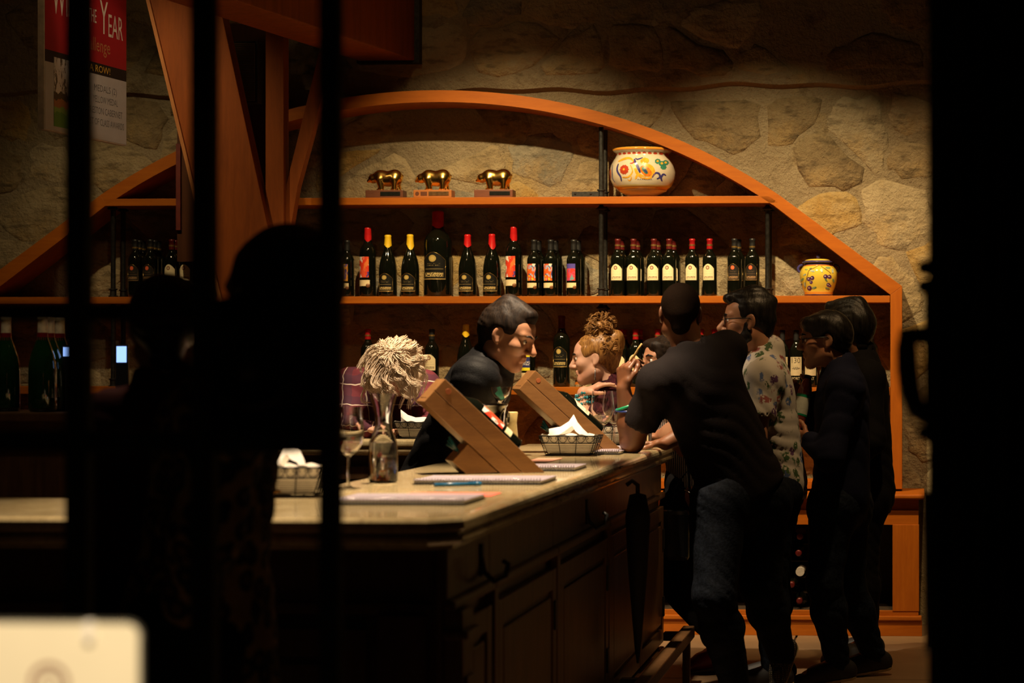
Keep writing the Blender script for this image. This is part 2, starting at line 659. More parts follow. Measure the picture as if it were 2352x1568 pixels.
def pipe(px, ytop, ybot, flange_top=True):
    for Yp, nm in ((YF + 0.07, 'iron_pipe'), (YF + 0.215, 'iron_pipe')):
        x = P(px, 600, YF + 0.07).x
        z0, z1 = zs(px, ybot) + 0.001, zs(px, ytop) - 0.001
        prof = [(0.024, 0), (0.024, 0.006), (0.017, 0.008), (0.0165, 0.034), (0.022, 0.036), (0.022, 0.042), (0.0125, 0.044)]
        if flange_top:
            prof += [(0.0125, z1 - z0 - 0.03), (0.014, z1 - z0 - 0.028), (0.030, z1 - z0 - 0.022), (0.012, z1 - z0 - 0.006), (0.010, z1 - z0)]
        else:
            prof += [(0.0125, z1 - z0)]
        prof = [(0.001, 0)] + prof + [(0.001, z1 - z0)]
        part(nm, MB().lathe(prof, 14, (x, Yp, z0)), IRON, shelf, 'auto')


for px, yt1 in ((1381, 282), (639, 282)):
    pipe(px, yt1 + 6, 452, False)
for px in (1381, 639, 1763, 260):
    pipe(px, 467.5, 679.5 if px > 700 else 681)
    pipe(px, 697, 888.5)
a, b = W(1310, 452), W(1372, 438)
mb = MB().box((a.x, YF + 0.05, a.z + .001), (b.x, YF + 0.065, b.z))
for px in (1321, 1357):
    c = P(px, 445, YF + 0.05)
    mb.sphere((c.x, YF + 0.05, c.z), 0.006, 8, 6)
part('strap_bracket', mb, IRON, shelf)

# ------------------------------------------------------------------ base cabinet below the arch
YC = 10.93


def WC(px, py, Y=YC):
    return P(px, py, Y)


cab = thing('base_cabinet', 'low orange wooden cabinet with open bottle bays below the arched shelf', 'cabinet',
            (P(2110, 1455, YC).x, YC, 0))
xL, xR = P(-60, 1300, YC).x, P(2110, 1300, YC).x
zt = WC(2000, 1133).z
t_thick = WC(2000, 1133).z - WC(2000, 1145).z
mb = MB()
prof = [(0.0, zt - t_thick), (-0.035, zt - t_thick), (-0.045, zt - t_thick * 0.75), (-0.045, zt - t_thick * 0.3), (-0.035, zt), (0, zt)]
yb = 11.40
xa, xb = xL, P(2124, 1130, YC - .045).x
poly = [(xa, YC + y, z) for y, z in prof[1:5]] + [(xa, yb, zt), (xa, yb, zt - t_thick)]
mb.prism(poly, (xb - xa, 0, 0))
part('cabinet_top', mb, SHELF_WOOD, cab, bevel=0.004)
ztop = zt - t_thick
zr1, zr0 = WC(2000, 1172).z, WC(2000, 1205).z
zb1, zb0 = WC(2000, 1402).z, WC(2000, 1413).z
part('cornice', MB().box((xL, YC + 0.012, zr1), (xR, YC + .03, ztop)), SHELF_WOOD, cab)
part('top_rail', MB().box((xL, YC, zr0), (xR, YC + .025, zr1)), SHELF_WOOD, cab, bevel=0.002)
part('bottom_rail', MB().box((xL, YC, zb0), (xR, YC + .025, zb1)), SHELF_WOOD, cab, bevel=0.002)
part('base_moulding', MB().box((xL, YC - .02, WC(2000, 1424).z), (P(2117, 1415, YC).x, YC + .03, zb0)), SHELF_WOOD, cab, bevel=0.006)
part('plinth', MB().box((xL, YC - .008, 0.0), (P(2118, 1430, YC).x, YC + .03, WC(2000, 1425).z)), SHELF_WOOD, cab, bevel=0.002)
stiles = [(2050, 2111), (1755, 1790), (1460, 1495), (1160, 1195), (860, 895), (560, 595), (260, 295), (-50, 0)]
for a, b in stiles[:1] + stiles[2:]:
    part('stile', MB().box((WC(a, 1300).x, YC - .003, zb1 - .002), (WC(b, 1300).x, YC + .022, zr0 + .002)), SHELF_WOOD_V, cab, bevel=0.002)
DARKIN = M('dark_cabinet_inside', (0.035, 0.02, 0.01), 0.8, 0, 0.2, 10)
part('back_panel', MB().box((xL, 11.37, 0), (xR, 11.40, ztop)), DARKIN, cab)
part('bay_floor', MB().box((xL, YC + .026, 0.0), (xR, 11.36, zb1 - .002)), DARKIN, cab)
part('side_panel', MB().box((xR - .02, YC + .026, 0.0), (xR, 11.40, ztop)), SHELF_WOOD_V, cab)
ZBAY = zb1 - .002

# ------------------------------------------------------------------ smooth solid modelling (signed distance, surface nets)
class SDF:
    def __init__(s, lo, hi, coarse, fines=()):
        s.ax = []
        for a in range(3):
            cuts = sorted([(f[0][a], f[1][a], f[2]) for f in fines])
            c = [lo[a]]
            while c[-1] < hi[a]:
                st_ = coarse
                for f0, f1, fs in cuts:
                    if f0 <= c[-1] < f1:
                        st_ = min(st_, fs)
                    elif c[-1] < f0 < c[-1] + st_:
                        st_ = min(st_, max(f0 - c[-1] + 1e-5, fs))
                c.append(c[-1] + st_)
            s.ax.append(np.array(c))
        s.F = np.full([len(a) for a in s.ax], 0.5, dtype=np.float32)

    def sub(s, lo, hi, pad):
        sl = []
        for a in range(3):
            i0 = max(0, int(np.searchsorted(s.ax[a], lo[a] - pad)) - 1)
            i1 = min(len(s.ax[a]), int(np.searchsorted(s.ax[a], hi[a] + pad)) + 1)
            if i1 <= i0:
                return None, None
            sl.append(slice(i0, i1))
        p = np.meshgrid(s.ax[0][sl[0]], s.ax[1][sl[1]], s.ax[2][sl[2]], indexing='ij')
        return tuple(sl), [q.astype(np.float32) for q in p]

    def comb(s, sl, d, k, mode):
        a = s.F[sl]
        if mode == 'sub':
            d = -d
            h = np.clip(0.5 - 0.5 * (d - a) / k, 0, 1)
            s.F[sl] = a + (d - a) * (1 - h) if k < 1e-6 else (d * (1 - h) + a * h) + k * h * (1 - h)
        else:
            h = np.clip(0.5 + 0.5 * (a - d) / k, 0, 1)
            s.F[sl] = a * (1 - h) + d * h - k * h * (1 - h)

    def cap(s, a, b, ra, rb=None, k=0.02, flat=None, ratio=1.0, mode='add'):
        rb = ra if rb is None else rb
        a, b = Vector(a), Vector(b)
        R = max(ra, rb) * max(1, 1) + k + 0.03
        lo = [min(a[i], b[i]) for i in range(3)]
        hi = [max(a[i], b[i]) for i in range(3)]
        sl, p = s.sub(lo, hi, R)
        if sl is None:
            return
        ab = b - a
        L2 = max(ab.length_squared, 1e-9)
        q = [p[i] - a[i] for i in range(3)]
        t = np.clip((q[0] * ab.x + q[1] * ab.y + q[2] * ab.z) / L2, 0, 1)
        e = [q[i] - t * ab[i] for i in range(3)]
        if flat is not None:
            n = Vector(flat).normalized()
            dn = e[0] * n.x + e[1] * n.y + e[2] * n.z
            g = (1 / ratio - 1)
            e = [e[i] + dn * n[i] * g for i in range(3)]
        d = np.sqrt(e[0] ** 2 + e[1] ** 2 + e[2] ** 2) - (ra + (rb - ra) * t)
        if flat is not None:
            d = d * (0.5 + 0.5 * ratio)
        s.comb(sl, d, k, mode)

    def ell(s, c, r, k=0.02, R=None, mode='add'):
        c = Vector(c)
        m_ = max(r) + k + 0.03
        sl, p = s.sub(c, c, m_)
        if sl is None:
            return
        q = [p[i] - c[i] for i in range(3)]
        if R is not None:
            q = [q[0] * R[0][i] + q[1] * R[1][i] + q[2] * R[2][i] for i in range(3)]
        k0 = np.sqrt(sum((q[i] / r[i]) ** 2 for i in range(3)))
        k1 = np.sqrt(sum((q[i] / r[i] ** 2) ** 2 for i in range(3))) + 1e-9
        s.comb(sl, k0 * (k0 - 1) / k1, k, mode)

    def cut(s, pt, n, k=0.004):        # remove everything on the side n points to
        n = Vector(n).normalized()
        X, Y, Z = np.meshgrid(*s.ax, indexing='ij')
        d = (X - pt[0]) * n.x + (Y - pt[1]) * n.y + (Z - pt[2]) * n.z
        s.F = np.maximum(s.F, d.astype(np.float32))

    def ripple(s, amp, freq=18.0, seed=0.0, dirs=None):
        X, Y, Z = [q.astype(np.float32) for q in np.meshgrid(*s.ax, indexing='ij')]
        w1 = np.sin(freq * .22 * (X - .6 * Y + .5 * Z) + seed)
        w2 = np.sin(freq * .31 * (.7 * X + Y - .4 * Z) + 2 * seed)
        a = np.sin(freq * (.35 * X + .3 * Y + .95 * Z) + 2.2 * w1 + 1.3 * w2 + seed)
        b = np.sin(freq * 1.25 * (.8 * X - .2 * Y + .55 * Z) + 1.8 * w2 + 3 * seed)
        m_ = .55 + .45 * np.sin(freq * .17 * (Y + Z - X) + 5 * seed)
        s.F = s.F + (amp * (.65 * (2 * (1 - np.abs(a)) ** 2 - .6) * m_ + .35 * b * (1.1 - m_))).astype(np.float32)

    def mesh(s, name, mats, off=None, smooth_iter=1):
        F = s.F
        x, y, z = s.ax
        neg = F < 0
        c = neg[:-1, :-1, :-1].astype(np.int8)
        tot = np.zeros(c.shape, np.int8)
        for i in (0, 1):
            for j in (0, 1):
                for k in (0, 1):
                    tot += neg[i:neg.shape[0] - 1 + i, j:neg.shape[1] - 1 + j, k:neg.shape[2] - 1 + k]
        act = (tot > 0) & (tot < 8)
        idx = np.full(act.shape, -1, np.int64)
        I, J, K = np.nonzero(act)
        idx[I, J, K] = np.arange(len(I))
        pos = np.zeros((len(I), 3))
        cnt = np.zeros(len(I))
        corners = [(i, j, k) for i in (0, 1) for j in (0, 1) for k in (0, 1)]
        val = {cc: F[I + cc[0], J + cc[1], K + cc[2]].astype(np.float64) for cc in corners}
        crd = {cc: np.stack([x[I + cc[0]], y[J + cc[1]], z[K + cc[2]]], 1) for cc in corners}
        for a in corners:
            for ax in range(3):
                if a[ax] == 0:
                    b = list(a)
                    b[ax] = 1
                    b = tuple(b)
                    m_ = (val[a] < 0) != (val[b] < 0)
                    t = np.where(m_, val[a] / np.where(m_, val[a] - val[b], 1), 0)
                    pos += np.where(m_[:, None], crd[a] + (crd[b] - crd[a]) * t[:, None], 0)
                    cnt += m_
        pos /= cnt[:, None]
        quads = []
        for ax in range(3):
            sA = [slice(None)] * 3
            sB = [slice(None)] * 3
            sA[ax] = slice(0, -1)
            sB[ax] = slice(1, None)
            ch = neg[tuple(sA)] != neg[tuple(sB)]
            o1, o2 = [(1, 2), (0, 2), (0, 1)][ax]
            e = np.nonzero(ch)
            e = [np.array(q) for q in e]
            ok = (e[o1] > 0) & (e[o2] > 0) & (e[o1] < act.shape[o1]) & (e[o2] < act.shape[o2])
            e = [q[ok] for q in e]

            def cell(d1, d2):
                q = [e[0].copy(), e[1].copy(), e[2].copy()]
                q[o1] -= d1
                q[o2] -= d2
                return idx[q[0], q[1], q[2]]
            Q = np.stack([cell(1, 1), cell(0, 1), cell(0, 0), cell(1, 0)], 1)
            inside = neg[e[0], e[1], e[2]]
            fl = inside if ax != 1 else ~inside
            Q[~fl] = Q[~fl][:, ::-1]
            quads.append(Q)
        Q = np.concatenate(quads)
        Q = Q[(Q >= 0).all(1)]
        if off is not None:
            pos = pos - np.array(off)
        me = bpy.data.meshes.new(name)
        me.vertices.add(len(pos))
        me.vertices.foreach_set('co', pos.astype(np.float32).ravel())
        me.loops.add(len(Q) * 4)
        me.loops.foreach_set('vertex_index', Q.astype(np.int32).ravel())
        me.polygons.add(len(Q))
        me.polygons.foreach_set('loop_start', np.arange(0, len(Q) * 4, 4, dtype=np.int32))
        me.polygons.foreach_set('use_smooth', np.ones(len(Q), bool))
        me.update(calc_edges=True)
        me.validate()
        for m_ in (mats if isinstance(mats, (list, tuple)) else [mats]):
            me.materials.append(m_)
        return me


def root_off(root):
    return tuple(root.location) if root.parent is None else tuple(root.location + root.parent.location)


def sdf_part(name, S, mat, root, label=None):
    o = link(name, S.mesh(name, mat, root_off(root)), root)
    if label:
        o['label'] = label
    return o

# ------------------------------------------------------------------ wine bottles
BLACKGLASS = M('dark_bottle_glass', (0.004, 0.005, 0.003), 0.06, 0, 0.2, 12, 0, 0.5)
GREENGLASS = M('green_bottle_glass', (0.004, 0.03, 0.006), 0.05, 0, 0.2, 12, 0, 0.6)
CAPS = {'maroon': M('maroon_capsule', (0.105, 0.009, 0.009), 0.35, 0.2, 0.2, 60),
        'red': M('red_capsule', (0.40, 0.01, 0.014), 0.3, 0.2, 0.2, 60),
        'yellow': M('yellow_wax', (0.80, 0.52, 0.02), 0.35, 0, 0.06, 40),
        'redwax': M('red_wax', (0.55, 0.012, 0.014), 0.3, 0, 0.1, 40),
        'black': M('black_capsule', (0.015, 0.015, 0.016), 0.4, 0.1, 0.2, 60),
        'cream': M('cream_foil', (0.75, 0.66, 0.45), 0.4, 0.3, 0.1, 60)}
GOLD = M('gold_foil', (0.75, 0.5, 0.16), 0.3, 0.9, 0.1, 60)


def label_base(name):
    m, N, L, B = new_mat(name)
    uv = N.new('ShaderNodeUVMap').outputs[0]
    sp = N.new('ShaderNodeSeparateXYZ')
    L.new(uv, sp.inputs[0])
    B.inputs['Roughness'].default_value = 0.6
    B.inputs['Specular IOR Level'].default_value = 0.15
    return m, N, L, B, uv, sp.outputs[0], sp.outputs[1]


def band(N, L, v, a, b):
    return math_n(N, L, 'MULTIPLY', math_n(N, L, 'GREATER_THAN', v, a), math_n(N, L, 'LESS_THAN', v, b))


def printed(name, base, ink, emblem, emblem2):
    """arched label: round emblem on top, ruled line, row of script near the foot"""
    m, N, L, B, uv, u, v = label_base(name)
    f, _ = tex_noise(N, L, uv, 34, 3, 0.6, (1, 0.5, 1))
    script = math_n(N, L, 'MULTIPLY', math_n(N, L, 'GREATER_THAN', f, 0.50),
                    math_n(N, L, 'MULTIPLY', band(N, L, v, 0.10, 0.25), band(N, L, u, 0.1, 0.9)))
    f2, _ = tex_noise(N, L, uv, 60, 2, 0.5, (1, 0.12, 1))
    small = math_n(N, L, 'MULTIPLY', math_n(N, L, 'GREATER_THAN', f2, 0.56),
                   math_n(N, L, 'MULTIPLY', math_n(N, L, 'ADD', band(N, L, v, 0.50, 0.53), band(N, L, v, 0.57, 0.59)), band(N, L, u, 0.22, 0.78)))
    line = math_n(N, L, 'MULTIPLY', band(N, L, v, 0.375, 0.39), band(N, L, u, 0.1, 0.9))
    line2 = math_n(N, L, 'LESS_THAN', v, 0.035)
    ink_f = math_n(N, L, 'MINIMUM', math_n(N, L, 'ADD', math_n(N, L, 'ADD', script, math_n(N, L, 'MULTIPLY', small, 0.4)),
                                          math_n(N, L, 'MULTIPLY', math_n(N, L, 'ADD', line, line2), 0.5)), 1.0)
    c = mixc(N, L, ink_f, base, ink)
    du = math_n(N, L, 'MULTIPLY', math_n(N, L, 'SUBTRACT', u, 0.47), 0.82)
    dv = math_n(N, L, 'SUBTRACT', v, 0.77)
    d = math_n(N, L, 'SQRT', math_n(N, L, 'ADD', math_n(N, L, 'MULTIPLY', du, du), math_n(N, L, 'MULTIPLY', dv, dv)))
    c = mixc(N, L, math_n(N, L, 'LESS_THAN', d, 0.125), c, emblem)
    c = mixc(N, L, math_n(N, L, 'LESS_THAN', d, 0.07), c, emblem2)
    L.new(c, B.inputs['Base Color'])
    return m


LBL = {}
LBL['cream'] = printed('cream_label', (0.80, 0.70, 0.46), (0.10, 0.075, 0.05), (0.24, 0.09, 0.05), (0.62, 0.50, 0.34))
LBL['black'] = printed('black_label', (0.02, 0.018, 0.016), (0.40, 0.24, 0.12), (0.75, 0.13, 0.05), (0.8, 0.17, 0.07))
LBL['gold'] = printed('black_gold_label', (0.008, 0.008, 0.007), (0.62, 0.48, 0.20), (0.42, 0.31, 0.10), (0.5, 0.38, 0.13))


def art(name, stops, sc=3.0, seed=0.0, top=None):
    m, N, L, B, uv, u, v = label_base(name)
    mp = N.new('ShaderNodeMapping')
    mp.inputs['Location'].default_value = (seed, seed * 0.7, 0)
    L.new(uv, mp.inputs[0])
    f, _ = tex_noise(N, L, mp.outputs[0], sc, 5, 0.62)
    vo = N.new('ShaderNodeTexVoronoi')
    vo.inputs['Scale'].default_value = sc * 1.4
    ds = N.new('ShaderNodeVectorMath')
    ds.operation = 'MULTIPLY_ADD'
    L.new(f, ds.inputs[0])
    ds.inputs[1].default_value = (0.9, 0.9, 0.9)
    L.new(mp.outputs[0], ds.inputs[2])
    L.new(ds.outputs[0], vo.inputs['Vector'])
    sp = N.new('ShaderNodeSeparateXYZ')
    L.new(vo.outputs['Color'], sp.inputs[0])
    g = math_n(N, L, 'ADD', math_n(N, L, 'MULTIPLY', sp.outputs[0], 0.75), math_n(N, L, 'MULTIPLY', f, 0.3))
    c = ramp(N, L, g, stops, 'CONSTANT')
    if top:
        c = mixc(N, L, math_n(N, L, 'GREATER_THAN', v, 0.72), c, top)
    L.new(c, B.inputs['Base Color'])
    return m


W_ = (0.85, 0.82, 0.75)
LBL['art_red'] = art('abstract_red_label', [(0, (0.72, 0.05, 0.02)), (0.55, (0.75, 0.10, 0.04)), (0.68, W_), (0.80, (0.10, 0.05, 0.25)), (0.86, (0.8, 0.2, 0.05))], 2.6, 1.3)
LBL['art_mix'] = art('abstract_multicolour_label', [(0, (0.04, 0.05, 0.22)), (0.22, (0.75, 0.12, 0.02)), (0.45, (0.85, 0.55, 0.03)), (0.60, W_), (0.74, (0.35, 0.5, 0.75)), (0.9, (0.7, 0.1, 0.05))], 2.8, 4.1)
LBL['art_blue'] = art('abstract_blue_red_label', [(0, (0.68, 0.05, 0.04)), (0.45, (0.6, 0.07, 0.16)), (0.62, (0.16, 0.08, 0.4)), (0.75, (0.15, 0.35, 0.4)), (0.85, (0.7, 0.08, 0.04))], 2.5, 7.7, (0.10, 0.08, 0.40))
LBL['art_purple'] = art('abstract_purple_orange_label', [(0, (0.10, 0.06, 0.25)), (0.35, (0.6, 0.22, 0.03)), (0.55, (0.75, 0.4, 0.06)), (0.7, (0.15, 0.1, 0.35)), (0.85, (0.5, 0.1, 0.05))], 2.8, 11.3)
m, N, L, B, uv, u, v = label_base('yellow_blue_label')
f, _ = tex_noise(N, L, uv, 22, 3, 0.6, (1, 0.6, 1))
c = mixc(N, L, band(N, L, v, 0.18, 0.80), (0.78, 0.72, 0.03), (0.03, 0.035, 0.16))
c = mixc(N, L, math_n(N, L, 'MULTIPLY', band(N, L, v, 0.32, 0.55), math_n(N, L, 'GREATER_THAN', f, 0.52)), c, (0.8, 0.78, 0.72))
L.new(c, B.inputs['Base Color'])
LBL['yb'] = m
LBL['strip'] = M('cream_strip_label', (0.80, 0.69, 0.42), 0.6, 0, 0.04, 30)
SEAL = M('bronze_seal', (0.22, 0.10, 0.04), 0.45, 0.3, 0.2, 60)
LBL['aged'] = M('aged_port_label', (0.50, 0.43, 0.28), 0.7, 0, 0.12, 25)
INK = M('printing_ink', (0.05, 0.035, 0.02), 0.7, 0, 0.1, 30)
WHITEINK = M('white_print', (0.72, 0.70, 0.66), 0.6, 0, 0.05, 30)
DARKLBL = M('black_paper', (0.01, 0.01, 0.01), 0.5, 0, 0.1, 30)


def arc_patch(r, u0, u1, z0, z1, shape=None, n=14, rise=0.0):
    """label wrapped on a bottle, centred on -Y; shape(t) in 0..1 gives the top height"""
    v, f, uvs = [], [], []
    rows = 8
    for i in range(n + 1):
        t = i / n
        a = -math.pi / 2 + (u0 + (u1 - u0) * t)
        top = z1 if shape is None else z0 + (z1 - z0) * shape(t)
        for j in range(rows + 1):
            s = j / rows
            z = z0 + (top - z0) * s
            v.append((r * math.cos(a), r * math.sin(a), z))
            uvs.append((t, (z - z0) / (z1 - z0)))
    k = rows + 1
    for i in range(n):
        for j in range(rows):
            f.append((i * k + j, (i + 1) * k + j, (i + 1) * k + j + 1, i * k + j + 1))
    return v, f, uvs


def uv_mesh(name, v, f, uvs, mat):
    me = bpy.data.meshes.new(name)
    me.from_pydata(v, [], f)
    me.materials.append(mat)
    uvl = me.uv_layers.new(name='UVMap')
    for lp in me.loops:
        uvl.data[lp.index].uv = uvs[lp.vertex_index]
    me.polygons.foreach_set('use_smooth', [True] * len(me.polygons))
    me.update()
    return me


def arch_shape(t):
    x = abs(t - 0.5) * 2
    return 1.0 if x < 0.05 else 1 - 0.30 * (x ** 1.7)


def wrap_text(s, size, r, zc, width=None, u=0.0):
    v, f = text_verts(s, size, width)
    return [(r * math.cos(-math.pi / 2 + u + x / r), r * math.sin(-math.pi / 2 + u + x / r), zc + y) for x, y, z in v], f


BPROTO = {}
TW = 0.15                       # labels are turned a little to the left, as the photo shows


def bottle_proto(kind):
    """returns list of (name, mesh, [children]) in local coordinates, base at z=0"""
    if kind in BPROTO:
        return BPROTO[kind]
    shape, cap, lbl = KINDS[kind][:3]
    h = KINDS[kind][3]
    out = []
    if shape == 'bord':
        k = h / 0.30
        R = 0.0375 * (k if k > 1.15 else 1)
        if len(KINDS[kind]) > 4:
            R = KINDS[kind][4]
        q = R / 0.0375
        prof = [(0.001, 0.004), (R * 0.85, 0.0), (R * 0.97, 0.004), (R, 0.012), (R, 0.187 * k), (R * 0.97, 0.200 * k), (R * 0.80, 0.215 * k),
                (R * 0.55, 0.228 * k), (0.0155 * q, 0.240 * k), (0.0145 * q, 0.252 * k), (0.0138 * q, 0.285 * k)]
        c0, c1 = 0.246 * k, 0.30 * k
        rn = 0.0150 * q
    else:
        k = h / 0.325
        R = 0.047
        q = 1
        prof = [(0.001, 0.004), (R * 0.85, 0.0), (R * 0.97, 0.004), (R, 0.012), (R, 0.14 * k), (R * 0.955, 0.165 * k), (R * 0.82, 0.195 * k),
                (R * 0.62, 0.222 * k), (R * 0.44, 0.245 * k), (0.0165, 0.262 * k), (0.0145, 0.28 * k), (0.014, 0.31 * k)]
        c0, c1 = 0.268 * k, 0.325 * k
        rn = 0.0165
    out.append(('glass_body', MB().lathe(prof + [(0.001, prof[-1][1])], 28).mesh('glass_body', KINDS[kind][5] if len(KINDS[kind]) > 5 else BLACKGLASS, None, True), []))
    mb = MB()
    if cap in ('yellow', 'redwax'):
        n = 20                   # dipped wax with an uneven lower edge
        v, f = [], []
        drip = 0.024 if kind.endswith('drip') else 0.010
        for i in range(n):
            a = 2 * math.pi * i / n
            d = drip * max(0, math.cos(a + math.pi / 2 - 0.5)) ** 3 + 0.004 * math.sin(3 * a)
            zz = c0 - d
            rr = rn + 0.0035 + max(0, (0.268 * k - zz)) * 0.30 if shape != 'bord' else rn + 0.002
            v += [(rr * math.cos(a), rr * math.sin(a), zz), ((rn + .002) * math.cos(a), (rn + .002) * math.sin(a), c0 + (c1 - c0) * 0.3),
                  ((rn + .0005) * math.cos(a), (rn + .0005) * math.sin(a), c1 - 0.012), ((rn + .002) * math.cos(a), (rn + .002) * math.sin(a), c1 - 0.006),
                  (rn * 0.8 * math.cos(a), rn * 0.8 * math.sin(a), c1)]
        for i in range(n):
            j = (i + 1) % n
            for s in range(4):
                f.append((i * 5 + s, j * 5 + s, j * 5 + s + 1, i * 5 + s + 1))
        f.append(tuple(i * 5 + 4 for i in range(n)))
        mb.add(v, f)
    else:
        mb.lathe([(rn + .0006, c0), (rn, (c0 + c1) / 2), (rn - .0004, c1 - .014 * k), (rn + .0012, c1 - .012 * k), (rn + .0012, c1 - .003), (rn * .85, c1), (.001, c1)], 18)
    kids = []
    if lbl in ('cream', 'black') and cap in ('maroon', 'red', 'black'):
        zb = c0 + (c1 - c0) * (0.12 if lbl == 'black' else 0.30)
        kids.append(('gold_band', MB().lathe([(rn + .0012, zb), (rn + .0014, zb + .008)], 18).mesh('gold_band', GOLD, None, True)))
    out.append(('capsule', mb.mesh('capsule', CAPS[cap], None, True), kids))
    rr = R + 0.0006
    if lbl in ('cream', 'black', 'gold'):
        z0, z1 = (0.083 * k, 0.168 * k) if shape == 'bord' else (0.028 * k, 0.122 * k)
        if kind == 'giant':
            z0, z1 = 0.06 * k, 0.155 * k
        hw = 0.86 if lbl != 'gold' else 0.92
        v, f, uvs = arc_patch(rr, -hw - TW, hw - TW, z0, z1, arch_shape)
        kids = []
        if lbl in ('black', 'gold'):
            pts = []
            for i in range(25):
                t = i / 24
                a = -math.pi / 2 - hw - TW + 2 * hw * t
                pts.append(((rr + .0004) * math.cos(a), (rr + .0004) * math.sin(a), z0 + (z1 - z0) * arch_shape(t)))
            for t in [i / 12 for i in range(13)]:
                a = -math.pi / 2 + hw - TW - 2 * hw * t
                pts.append(((rr + .0004) * math.cos(a), (rr + .0004) * math.sin(a), z0))
            kids.append(('label_border', MB().tube(pts, 0.0007, 4, True).mesh('label_border', GOLD, None, True)))
        out.append(('label', uv_mesh('label', v, f, uvs, LBL[lbl]), kids))
    elif lbl.startswith('art') or lbl == 'yb':
        kz = k
        v, f, uvs = arc_patch(rr, -0.95 - TW, 0.50 - TW, 0.083 * kz, 0.172 * kz)
        out.append(('label', uv_mesh('label', v, f, uvs, LBL[lbl]), []))
        v, f, uvs = arc_patch(rr, -0.98 - TW, 0.62 - TW, 0.046 * kz, 0.072 * kz, None, 12)
        seal = MB()
        a = -math.pi / 2 + 0.40 - TW
        c = Vector((rr * math.cos(a), rr * math.sin(a), 0.048 * kz))
        nrm = Vector((math.cos(a), math.sin(a), 0))
        tx = Vector((-nrm.y, nrm.x, 0))
        Mx = Matrix((tx, Vector((0, 0, 1)), nrm)).transposed().to_4x4()
        Mx.translation = c
        seal.lathe([(.001, .0025), (.008 * q, .0025), (.0095 * q, .001), (.0095 * q, -.002)], 16, M=Mx)
        out.append(('strip_label', uv_mesh('strip_label', v, f, uvs, LBL['strip']), [('seal', seal.mesh('seal', SEAL, None, True))]))
    elif lbl == 'port130':
        v, f, uvs = arc_patch(rr, -0.95, 0.95, 0.060 * k, 0.158 * k)
        kids = []
        tv, tf = wrap_text('130', 0.040, rr + .0004, 0.138 * k, 0.046)
        kids.append(('lettering', MB().add(tv, tf).mesh('lettering', INK, None, False, False)))
        pts = []
        for i in range(60):
            t = i / 59
            a = -math.pi / 2 + (-0.6 + 1.2 * t)
            pts.append(((rr + .0004) * math.cos(a), (rr + .0004) * math.sin(a), (0.098 + 0.007 * math.sin(t * 31) * math.sin(t * 3.1)) * k))
        kids.append(('vineyard_drawing', MB().tube(pts, 0.0011, 4).mesh('vineyard_drawing', INK, None, True)))
        out.append(('label', uv_mesh('label', v, f, uvs, LBL['aged']), kids))
        tv, tf = wrap_text('PORT', 0.021, rr, 0.044 * k, 0.042)
        out.append(('lettering', MB().add(tv, tf).mesh('lettering', LBL['aged'], None, False, False), []))
    elif lbl == 'vintage':
        mb = MB()
        for s, sz, z, wd in (('FINE', 0.012, 0.112, 0.024), ('VINTAGE', 0.019, 0.094, 0.062), ('PORT', 0.026, 0.068, 0.058)):
            tv, tf = wrap_text(s, sz, rr, z * k, wd)
            mb.add(tv, tf)
        out.append(('lettering', mb.mesh('lettering', WHITEINK, None, False, False), []))
        mb = MB()
        for rad in (0.014, 0.009, 0.005):
            mb.tube([((rr) * math.cos(-math.pi / 2 + rad * math.cos(t) / rr), rr * math.sin(-math.pi / 2 + rad * math.cos(t) / rr), 0.14 * k + rad * math.sin(t))
                     for t in [i * math.pi / 10 for i in range(20)]], 0.0014, 4, True)
        out.append(('crest', mb.mesh('crest', WHITEINK, None, True), []))
    BPROTO[kind] = out
    return out


KINDS = {
    'cream': ('bord', 'maroon', 'cream', 0.30), 'cream_red': ('bord', 'red', 'cream', 0.30), 'cream_blackcap': ('bord', 'black', 'cream', 0.30),
    'black': ('bord', 'black', 'black', 0.30),
    'art_mix': ('bord', 'black', 'art_mix', 0.297), 'art_blue': ('bord', 'black', 'art_blue', 0.297), 'art_purple': ('bord', 'black', 'art_purple', 0.297),
    'yb': ('bord', 'black', 'yb', 0.30),
    'mag_red': ('bord', 'redwax', 'art_red', 0.365, 0.043), 'mag_red_drip': ('bord', 'redwax', 'art_red', 0.367, 0.043),
    'burg_yellow': ('burg', 'yellow', 'gold', 0.325), 'burg_yellow_drip': ('burg', 'yellow', 'gold', 0.327),
    'burg_red': ('burg', 'redwax', 'gold', 0.326), 'burg_red_drip': ('burg', 'redwax', 'gold', 0.328),
    'giant': ('bord', 'redwax', 'gold', 0.45, 0.073), 'mag_black': ('bord', 'maroon', 'gold', 0.37, 0.045),
    'port130': ('bord', 'black', 'port130', 0.295, 0.0345), 'vintage': ('bord', 'black', 'vintage', 0.30, 0.043),
    'art_red_b': ('bord', 'black', 'art_red', 0.30),
    'spark': ('burg', 'cream', 'none', 0.325, 0.047, GREENGLASS),
}


def bottle(kind, px, Y, zbase, label, group=None, rz=0.0, name='wine_bottle'):
    x = P(px, 600, Y).x
    o = thing(name, label, 'bottle', (x, Y, zbase), group, rz)
    for nm, me, kids in bottle_proto(kind):
        p = link(nm, me, o)
        for k in kids:
            link(k[0], k[1], p)
    return o


Z2 = W(1200, 680.0).z + 0.0015
Z3 = W(1700, 889.5).z + 0.0015
YBT = YF + 0.145


def zshelf2(px):
    return P(px, 682 + (678.5 - 682) * (px + 24) / 2068, YF + .004).z + 0.0012


def zshelf3(px):
    return P(px, 887 + (890 - 887) * (px + 24) / 2068, YF + .004).z + 0.0012


